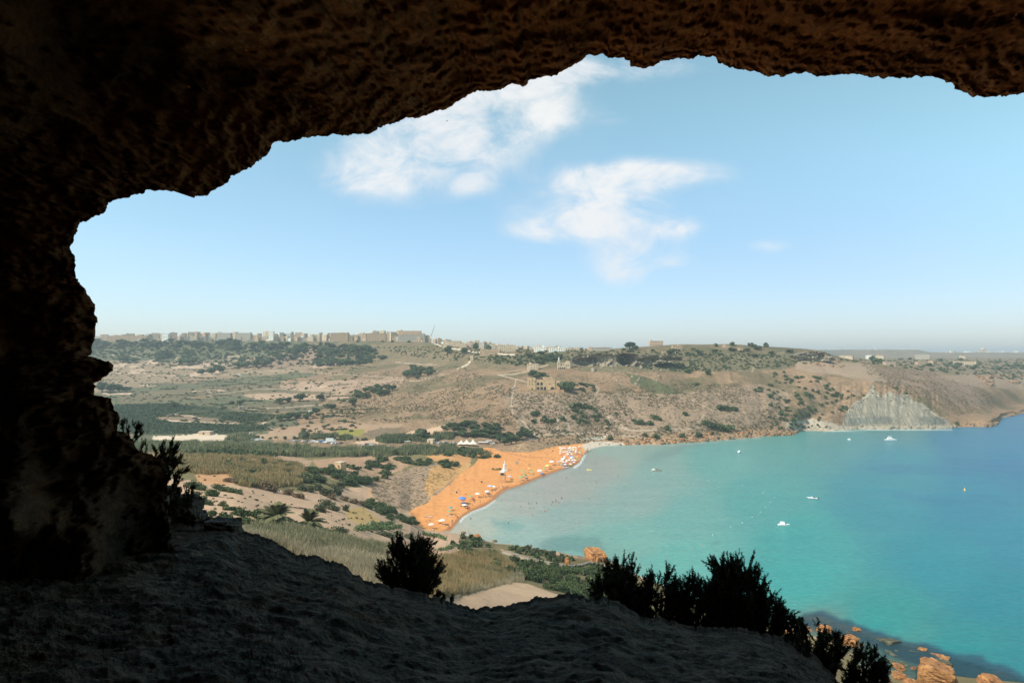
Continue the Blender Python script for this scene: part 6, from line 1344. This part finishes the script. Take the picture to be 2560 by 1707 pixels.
for o in list(C.objects):
    if o.parent is not None and o.parent.name.split('.')[0] in ("motor_yacht", "small_boat", "cabin_boat") and o.name.startswith("window"):
        q = [k for k in o.parent.children if k.name.startswith(("saloon", "cabin"))]
        if q: o.parent = q[0]
    if o.parent is not None and o.parent.name.startswith("lifeguard_tower") and o.name.startswith("handrail"):
        o.parent = [k for k in o.parent.children if k.name.startswith("platform")][0]
# bird
r_ = empty("seagull", tuple(P(1117, 303, 190)), .4); me = skin_mesh("body", [(-.22,0,0),(0,0,.02),(.2,0,.04),(.27,0,.05)], [(0,1),(1,2),(2,3)], [.03,.08,.05,.02], M_DARK); o = bpy.data.objects.new("body", me); C.objects.link(o); o.parent = r_
for s in (-1, 1): mk("wing", [(-.08,s*.05,.03),(.12,s*.05,.03),(.08,s*.35,.16),(-.04,s*.35,.15),(-.02,s*.65,.08),(-.08,s*.63,.08)], [(0,1,2,3),(3,2,4,5)], M_DARK, r_)
tag(r_, "dark bird flying against the white cloud", "bird")
# ---------------- rocks ----------------
def rock_mesh(seed, n=26, rough=.35, sq=.75):
    u_ = np.linspace(0, 2*math.pi, n, endpoint=False); v_ = np.linspace(.002, math.pi-.002, n//2+4); U, W = np.meshgrid(u_, v_)
    d = np.stack([np.cos(U)*np.sin(W), np.sin(U)*np.sin(W), np.cos(W)], -1); d2 = np.sign(d)*np.abs(d)**sq
    r_ = 1+rough*fbm(d[..., 0]*1.3+seed*7, d[..., 1]*1.3, d[..., 2]*1.3, 4)+.22*ridged(d[..., 0]*2.2+seed, d[..., 1]*2.2, d[..., 2]*3.4, 4)
    return (d2*r_[..., None]*.5).reshape(-1, 3), grid_faces(len(v_), n, True)
def rockmat(name, a, b_):
    m, T, bb = base_mat(name); g = T.node('ShaderNodeTexCoord').outputs['Object']; gp = T.node('ShaderNodeNewGeometry').outputs['Position']
    n1_ = T.noise(g, 2.2, 6, .65); n2_ = T.noise(gp, 1.2, 5, .7)
    c = T.mix(T.ramp(n1_, .38, .62), a, b_); c = T.mix(T.ramp(n2_, .5, .7, 0, .7), c, tuple(x*.5 for x in a)); c = T.mix(T.ramp(T.noise(T.scalev(gp, (.5, .5, 2.5)), .8, 6, .7), .52, .60, 0, .6), c, tuple(x*.35 for x in a))
    T.put(bb.inputs['Base Color'], c); bb.inputs['Roughness'].default_value = .9; T.put(bb.inputs['Normal'], T.bump(T.math('ADD', n2_, n1_), 1.0, 1.2)); return m
M_ROCKO = rockmat("orange_rock", (.42,.175,.055), (.70,.34,.125)); M_ROCKB = rockmat("brown_shore_rock", (.24,.15,.09), (.50,.32,.19)); M_ROCKP = rockmat("pale_rock", (.36,.30,.22), (.52,.45,.35)); M_ROCKC = rockmat("cave_boulder", (.16,.13,.09), (.30,.24,.16)); M_ROCKU = rockmat("weed_rock", (.10,.10,.05), (.24,.20,.12))
RM = {}
for key, mt in (('o', M_ROCKO), ('b', M_ROCKB), ('p', M_ROCKP), ('u', M_ROCKU)):
    RM[key] = [mk("boulder", *rock_mesh(j*3.1+1, 40, .55, .5), mt, link=False, smooth=False) for j in range(5)]
def rock(x, y, wpx, hpx, key, label, group=None, onsea=None, j=None, name="boulder", dz=0):
    if onsea is None: g_ = g1(x, y)
    else: g_ = wpos(x, y); g_[2] = onsea
    s_ = g_[1]/F; o = RM[key][random.randrange(5) if j is None else j].copy(); C.objects.link(o); o.name = name
    o.location = (g_[0], g_[1]+wpx*s_*.3, g_[2]+hpx*s_*.32+dz); o.scale = (wpx*s_, wpx*s_*random.uniform(.7, 1), hpx*s_*1.15); o.rotation_euler = (random.uniform(-.2, .2), random.uniform(-.2, .2), random.uniform(0, 6))
    return tag(o, label, "rock", group)
rock(1490, 1402, 46, 26, 'o', "big orange boulder at the water behind the heath bushes", j=3)
rock(1419, 1412, 10, 19, 'o', "upright stone pillar on the ruined wall")
rock(1188, 1350, 20, 12, 'o', "orange boulder in the shallows at the near end of the beach"); rock(1158, 1335, 9, 6, 'b', "small dark rock at the tip of the beach"); rock(1237, 1356, 9, 6, 'b', "small dark rock off the green bank")
rock(2356, 1728, 74, 58, 'o', "large bright orange boulder at the bottom right corner", j=2); rock(2488, 1722, 46, 24, 'o', "orange boulder cut by the bottom edge at right", j=1)
for (x, y, w_, h_, lab) in [(1990,1598,38,19,"rounded orange rock seen just over the cave lip"),(1998,1628,34,28,"tall orange rock block between the heath bushes"),(2066,1579,32,14,"orange rock at the top of the rocky shallows"),(2128,1614,36,24,"layered orange rock standing in the shallows"),(2253,1674,24,11,"flat orange rock in the clear water, upper of two"),(2256,1698,30,13,"flat orange rock in the clear water, lower of two"),(2286,1672,11,6,"small orange rock right of the flat pair"),(2221,1709,20,10,"brown rock at the bottom edge left of the big boulder"),(2282,1714,28,12,"low orange rock touching the big boulder"),(2145,1577,18,8,"small tan rock out in the dark weed")]:
    rock(x, y, w_, h_, 'o', lab, onsea=-.3)
for i in range(46):
    x = random.uniform(2010, 2420); f = (x-2010)/410; y = 1560+f*105+random.uniform(-18, 48)
    lab = "submerged brown boulder under the clear rocky shallows"; rock(x, y, random.uniform(16, 52), random.uniform(7, 16), 'u' if i % 3 else 'o', lab, "boulders under the clear rocky shallows", onsea=-1.4-random.random()*.8)
cfx = np.array(COAST_F, float)
def shore_rocks(n, x0, x1, key, sz, lab, up=14):
    for i in range(n):
        x = random.uniform(x0, x1); yc = np.interp(x, cfx[:, 0], cfx[:, 1]); q = random.random()**1.6; y = yc-q*up+.5
        w_ = random.uniform(*sz)*(1-q*.4); rock(x, y, w_, w_*random.uniform(.45, .8), key, lab, lab.replace("boulder", "boulders").replace("block", "blocks"))
shore_rocks(85, 1550, 1990, 'b', (5, 13), "brown boulder along the rocky waterline across the bay")
shore_rocks(36, 1560, 1980, 'o', (4, 10), "orange boulder above the rocky waterline across the bay", 22)
shore_rocks(34, 2070, 2390, 'p', (5, 14), "pale fallen block at the foot of the clay cliff", 7)
shore_rocks(16, 2400, 2550, 'b', (5, 12), "brown boulder on the rocky point at far right", 12)
shore_rocks(12, 1440, 1560, 'p', (3, 6), "small pale boulder on the far pebble shore", 14)
def hill_rocks(n, poly, sz, lab, key='p'):
    poly = np.array(poly, float); a, b_ = poly.min(0), poly.max(0); k = 0
    while k < n:
        x = random.uniform(a[0], b_[0]); y = random.uniform(a[1], b_[1])
        if inpoly(np.array([x]), np.array([y]), poly)[0]: k += 1; w_ = random.uniform(*sz); rock(x, y, w_, w_*random.uniform(.5, .8), key, lab, lab.replace("boulder", "boulders"))
hill_rocks(40, [(1500,918),(1600,910),(1660,920),(1640,960),(1560,970),(1490,950)], (3, 7), "pale boulder fallen on the slope below the dark cave")
hill_rocks(16, [(1290,960),(1330,985),(1320,1020),(1270,1000),(1200,960)], (3, 7), "pale boulder scattered left of the arched house")
rock(1485, 928, 9, 9, 'p', "single bright pale boulder on the slope below the cliff")
hill_rocks(16, [(2030,890),(2090,895),(2130,925),(2040,915)], (4, 9), "brown boulder tumbled below the small crag", 'b')
hill_rocks(14, [(2440,950),(2470,945),(2560,925),(2560,960),(2480,975)], (6, 16), "rock outcrop near the right edge of the plateau", 'b')
hill_rocks(26, [(500,1240),(720,1250),(1000,1310),(1000,1340),(800,1310),(560,1290)], (3, 7), "small dark stone lying on the bare lower terrace", 'b')
# ruined dry stone wall
def dry_wall(pl, h_, label, wd=.7, st=.55, key='p'):
    g_ = ground([p_[0] for p_ in pl], [p_[1] for p_ in pl]); Vs = []; Fs = []; n0 = 0
    bases = [rock_mesh(j*2.7, 8, .3, .6) for j in range(4)]
    for a, b_ in zip(g_[:-1], g_[1:]):
        L_ = np.linalg.norm(b_-a); m = int(L_/st)
        for i in range(m):
            for k in range(int(h_/.35)):
                q_ = a+(b_-a)*(i+random.random()*.5)/m; V_, F_ = bases[random.randrange(4)]; z_ = zat(q_[0], q_[1])[0]+.1+k*.33+random.uniform(-.1, .1)
                Vs.append(V_*np.array([.6, wd, .38])*random.uniform(.8, 1.5)+np.array([q_[0], q_[1]+random.uniform(-.15, .15), z_])); Fs.append(F_+n0); n0 += len(V_)
    return tag(mk("dry_stone_wall", np.vstack(Vs), np.vstack(Fs), M_ROCKP if key == 'p' else M_ROCKB), label, "wall")
dry_wall([(1264,1378),(1300,1390),(1345,1402),(1390,1412),(1415,1416)], .8, "crumbling pale dry stone wall above the dark thicket", 1.0)
dry_wall([(1418,1418),(1450,1416),(1475,1408),(1500,1412),(1525,1424)], 1.2, "tumbled end of the pale wall beside the big orange boulder", 1.2)
dry_wall([(1395,1382),(1430,1390),(1470,1396)], .8, "line of pale stones at the water's edge behind the bushes", 1.2)
dry_wall([(780,1178),(820,1176),(850,1180)], 1.0, "short stone wall running left from the pillbox", .8, .8)
dry_wall([(690,1265),(760,1272),(830,1282)], .6, "low dark stone terrace wall above the palms", .8, .9, 'b')
# ---------------- palms, prickly pears ----------------
def palm(x, yb, wpx, label, seed):
    rg = random.Random(seed); g_ = g1(x, yb); s_ = g_[1]/F; R_ = wpx*s_*.5; r_ = empty("fan_palm", (g_[0], g_[1], g_[2]), 0)
    beam("trunk", (0, 0, -.3), (.1, 0, R_*.45), R_*.11, r_, M_BARK)
    for i in range(46):
        a = rg.uniform(0, 6.28); el = rg.uniform(-.1, 1.35); L_ = R_*rg.uniform(.9, 1.2); V = []; Fq = []; n = 8
        ctr = []
        for k in range(n+1):
            t_ = k/n; rr_ = L_*t_*math.cos(el)*(1-.12*t_); z_ = L_*(t_*math.sin(el)-.55*t_*t_*(1-.3*math.sin(el))); ctr.append(np.array([rr_*math.cos(a), rr_*math.sin(a), R_*.45+z_]))
        sd = np.array([-math.sin(a), math.cos(a), 0])
        for k in range(1, n+1):
            for s in (-1, 1):
                for h2 in (0, .5):
                    c_ = ctr[k-1]*(1-h2)+ctr[k]*h2; ll = L_*.26*math.sin(math.pi*min(1, (k+h2)/n*.8+.12)); d_ = (ctr[k]-ctr[k-1]); d_ = d_/np.linalg.norm(d_)
                    tip = c_+sd*s*ll*.8+d_*ll*.7-np.array([0, 0, ll*.25]); b0 = len(V); V += [c_-d_*.05*R_, c_+d_*.05*R_, tip]; Fq.append((b0, b0+1, b0+2, b0+2))
        me = bpy.data.meshes.new("frond"); me.from_pydata([tuple(q) for q in V], [], [f[:3] for f in Fq]); me.materials.append(M_PALM); o = bpy.data.objects.new("frond", me); C.objects.link(o); o.parent = r_
    return tag(r_, label, "palm")
M_PALM = leafmat("palm_fronds", (.06,.075,.035), (.19,.18,.09), .3)
palm(692, 1318, 118, "bushy low palm with drooping fronds, left of two", 3); palm(772, 1328, 100, "bushy low palm with drooping fronds, right of two", 5)
pv_, pf_ = [], []
rgp = np.random.default_rng(5)
for i in range(34):
    c_ = rgp.normal(size=3)*np.array([.5,.35,.25])+np.array([0,0,.55]); n_ = rgp.normal(size=3); n_ /= np.linalg.norm(n_); a = np.cross(n_, [0,0,1.]); a /= np.linalg.norm(a)+1e-9; b_ = np.cross(n_, a)
    b0 = len(pv_)
    for s in (-.03, .03):
        for k in range(8): t_ = k/8*6.283; pv_.append(c_+a*.16*math.cos(t_)+b_*.24*math.sin(t_)+n_*s)
    pf_ += [(b0+k, b0+(k+1) % 8, b0+8+(k+1) % 8, b0+8+k) for k in range(8)]+[(b0+8+0, b0+8+1, b0+8+2, b0+8+3), (b0+8, b0+11, b0+12, b0+15), (b0+15, b0+12, b0+13, b0+14), (b0+3, b0+2, b0+1, b0), (b0+7, b0+4, b0+3, b0), (b0+6, b0+5, b0+4, b0+7)]
ppm = mk("prickly_pear", pv_, pf_, leafmat("cactus_pad", (.07,.11,.04), (.14,.18,.08), .5), link=False).data
def pears(p0, p1, n, lab, sc=1.6):
    for i in range(n):
        x = p0[0]+(p1[0]-p0[0])*i/n+random.uniform(-2, 2); y = p0[1]+(p1[1]-p0[1])*i/n+random.uniform(-2.5, 2.5); o = bpy.data.objects.new("prickly_pear", ppm); C.objects.link(o); g_ = g1(x, y); o.location = tuple(g_)
        o.scale = (sc*random.uniform(.8, 1.2),)*3; o.rotation_euler = (0, 0, random.uniform(0, 6)); tag(o, lab, "cactus", lab.replace("cactus", "cacti"))
pears((892,1328), (1005,1322), 30, "prickly pear cactus in the hedge across the lower terrace"); pears((930,1316), (985,1312), 14, "prickly pear cactus in the row above the lower hedge")
pears((1060,1335), (1115,1350), 12, "prickly pear cactus on the bank at the near end of the beach"); pears((800,1332), (860,1338), 10, "small prickly pear cactus right of the palms", 1.1); pears((1100,1378), (1140,1368), 10, "prickly pear cactus beside the dark heath bush", 1.3)
pears((1232,1176), (1256,1173), 9, "low dark plant in the row left of the white statue", 1.1)
# ---------------- heath bushes on the cave lip ----------------
M_HEATH = leafmat("heath_needles", (.035,.055,.035), (.09,.11,.055), 6); M_TWIG = solid("heath_twig", (.12,.09,.065), .9)
def heath(x, ybase, d, wpx, hpx, label, seed, shoots=170, lean=0.0, leafL=.023):
    shoots = int(shoots*1.9); wpx *= 1.18
    rg = np.random.default_rng(seed); s_ = d/F; W_ = wpx*s_/2; Hh = hpx*s_
    base = P(x, ybase, d); r_ = empty("heath_bush", tuple(base), 0)
    global vv, ff
    vv, ff = [], []; LV = []; LF = []; n0 = 0
    mains = []
    nm = max(5, shoots//12)
    for i in range(nm):
        a = rg.uniform(0, 6.283); q = rg.uniform(.15, 1)**.7; tip = np.array([math.cos(a)*W_*q*.8+lean*Hh, math.sin(a)*W_*q*.55, Hh*math.sqrt(max(.1, 1-(q*.85)**2))*rg.uniform(.72, .95)])
        st = np.array([math.cos(a)*W_*.3, math.sin(a)*W_*.25, -.05]); pts_ = []
        for k in range(6): t_ = k/5; pts_.append(st*(1-t_)+tip*t_+np.array([math.cos(a)*W_*.22, math.sin(a)*W_*.15, 0])*math.sin(t_*math.pi)*.7+rg.normal(size=3)*.012)
        for k in range(5): tube(pts_[k], pts_[k+1], .0075*(1-k*.12), .0075*(1-(k+1)*.12), 5)
        mains.append(pts_)
    for i in range(shoots):
        m_ = mains[rg.integers(nm)]; t_ = rg.uniform(.10, 1)*4.999; k = int(t_); p0 = m_[k]+(m_[k+1]-m_[k])*(t_-k)
        out_ = np.array([p0[0]/(W_+1e-6), p0[1]/(W_+1e-6), 0]); dr_ = out_*.65+np.array([lean*.5, 0, 1.0])+rg.normal(size=3)*np.array([.38, .38, .25]); dr_ /= np.linalg.norm(dr_)
        L_ = Hh*rg.uniform(.12, .27)*(1.15 if t_ > 3.5 else .9); sub_ = [(p0, dr_, L_)]
        for _ in range(rg.integers(1, 4)):
            f_ = rg.uniform(.2, .7); d2 = dr_+rg.normal(size=3)*.42; d2 /= np.linalg.norm(d2); sub_.append((p0+dr_*L_*f_, d2, L_*rg.uniform(.35, .6)))
        for (q0, dd_, LL) in sub_:
            bend = np.array([0, 0, .18*LL]); q1 = q0+dd_*LL*.5; q2 = q0+dd_*LL+bend
            tube(q0, q1, .003, .0025, 4); tube(q1, q2, .0025, .0012, 4)
            n = int(LL/.0024); tt_ = rg.uniform(.12, 1.0, n); c_ = np.where(tt_[:, None] < .5, q0+(q1-q0)*(tt_*2)[:, None], q1+(q2-q1)*((tt_-.5)*2)[:, None])
            rad = rg.normal(size=(n, 3)); rad -= dd_*(rad@dd_)[:, None]; rad /= np.linalg.norm(rad, axis=1)[:, None]
            ld = rad*.75+dd_*.75; ll = leafL*rg.uniform(.7, 1.3, n)*(1.15-.5*tt_**3); sd = np.cross(ld, rad+rg.normal(size=(n, 3))*.5); sd /= np.linalg.norm(sd, axis=1)[:, None]
            w2 = ll[:, None]*.16; V = np.stack([c_-sd*w2, c_+ld*ll[:, None]*.55-sd*w2*1.2, c_+ld*ll[:, None], c_+ld*ll[:, None]*.55+sd*w2*1.2], 1).reshape(-1, 3)
            LV.append(V); LF.append(np.arange(4*n).reshape(-1, 4)+n0); n0 += 4*n
    mk("branches", vv, ff, M_TWIG, r_); mk("foliage", np.vstack(LV), np.vstack(LF), M_HEATH, r_)
    return tag(r_, label, "bush")
heath(1028, 1500, 7.6, 138, 158, "dark heath bush standing alone on the left part of the lip", 1, 300)
heath(1095, 1520, 7.3, 70, 46, "low sprawling twigs at the right foot of the lone heath bush", 21, 50, .2)
heath(1550, 1560, 7.9, 135, 158, "dark heath bush at the left of the long row on the lip", 2, 260)
heath(1640, 1575, 7.8, 120, 145, "feathery heath bush second in the long row", 3, 170, .12)
heath(1745, 1590, 7.7, 130, 145, "dense heath bush in the middle of the long row", 4, 240)
heath(1838, 1600, 7.7, 150, 200, "tallest heath bush with spiky upright shoots in the row", 5, 360)
heath(1900, 1615, 7.6, 110, 130, "leaning heath bush right of the tallest one in the row", 6, 150, .15)
heath(1950, 1622, 7.6, 80, 90, "small leaning heath bush at the right end of the row", 9, 90, .2)
heath(2040, 1705, 6.9, 140, 150, "heath bush at the bottom right, taller left one of two", 7, 170, .05)
heath(2115, 1735, 6.9, 165, 128, "low heath bush at the bottom right, nearest the orange boulder", 10, 160, .2)
heath(1500, 1530, 7.4, 30, 50, "small twiggy heath sprout left of the long row", 8, 24)
heath(322, 1100, 6.6, 60, 58, "small spiky heath sprig on top of the left wall ledge", 11, 30, leafL=.014)
heath(378, 1175, 6.5, 95, 90, "heath bush growing from the left wall", 12, 90, .15, leafL=.014)
heath(412, 1225, 6.4, 60, 95, "drooping heath twigs hanging over the wall foot", 13, 50, .25, leafL=.014)
heath(462, 1262, 7.6, 62, 55, "small heath plant behind the boulder at the wall foot", 14, 60, leafL=.014)
def cboulder(x, y, d, wpx, hpx, label, seed):
    V_, F_ = rock_mesh(seed, 60, .4, .6); s_ = d/F; o = mk("boulder", V_*np.array([wpx, wpx*.8, hpx])*s_, F_, M_ROCKC, smooth=True, loc=tuple(P(x, y, d))); return tag(o, label, "rock")
cboulder(450, 1264, 7.9, 92, 46, "brown boulder resting at the foot of the left wall", 4.2); cboulder(412, 1234, 7.7, 60, 34, "smaller boulder wedged behind the wall foot", 8.1)
cboulder(330, 1250, 6.6, 130, 110, "pale ridged rock lump at the base of the left wall", 2.2); cboulder(470, 1293, 8.0, 70, 26, "flat grey stone on the lip near the wall", 6.3); cboulder(560, 1318, 7.6, 80, 34, "flat ledge stone on the edge of the cave lip", 9.4)

# ---------------- labels that tell repeats apart ----------------
def ordn(n):
    lo = ["", "first", "second", "third", "fourth", "fifth", "sixth", "seventh", "eighth", "ninth", "tenth", "eleventh", "twelfth", "thirteenth", "fourteenth", "fifteenth", "sixteenth", "seventeenth", "eighteenth", "nineteenth", "twentieth"]
    return lo[n]
bpy.context.view_layer.update()
byl = {}; LONG = set()
for o in C.objects:
    if o.parent is None and 'category' in o.keys(): byl.setdefault(o['label'], []).append(o)
for lab, os_ in byl.items():
    if len(os_) < 2: continue
    g_ = os_[0].get('group') or lab
    px1 = {o.name: CX+o.location.x/o.location.y*F for o in os_}; py1 = {o.name: HY+(H-o.location.z)/o.location.y*F for o in os_}
    for o in os_: o['group'] = g_
    q = sorted(os_, key=lambda o: px1[o.name]); n = len(q); sets = []
    nb = 1 if n <= 20 else 3 if n <= 60 else 5
    names = {1: [""], 3: ["left part", "middle", "right part"], 5: ["left end", "left part", "middle", "right part", "right end"]}[nb]
    for k in range(nb):
        sub_ = q[n*k//nb:n*(k+1)//nb]
        if len(sub_) > 20: s2 = sorted(sub_, key=lambda o: py1[o.name]); h1 = len(s2)//2; sets += [(names[k]+" above", s2[:h1]), (names[k]+" below", s2[h1:])]
        else: sets.append((names[k], sub_))
    for nm, ss in sets:
        ss = sorted(ss, key=lambda o: px1[o.name]); m = len(ss)
        for i, o in enumerate(ss):
            t_ = "leftmost" if i == 0 else "rightmost" if i == m-1 else (ordn(i+1)+" from left" if i < m/2 else ordn(m-i)+" from right")
            o['label'] = lab+", "+(nm+", " if nm else "")+t_
            if len(o['label'].split()) > 16: LONG.add((lab, len(lab.split()), len(o['label'].split())))
for q in sorted(LONG): print("LONG", q)
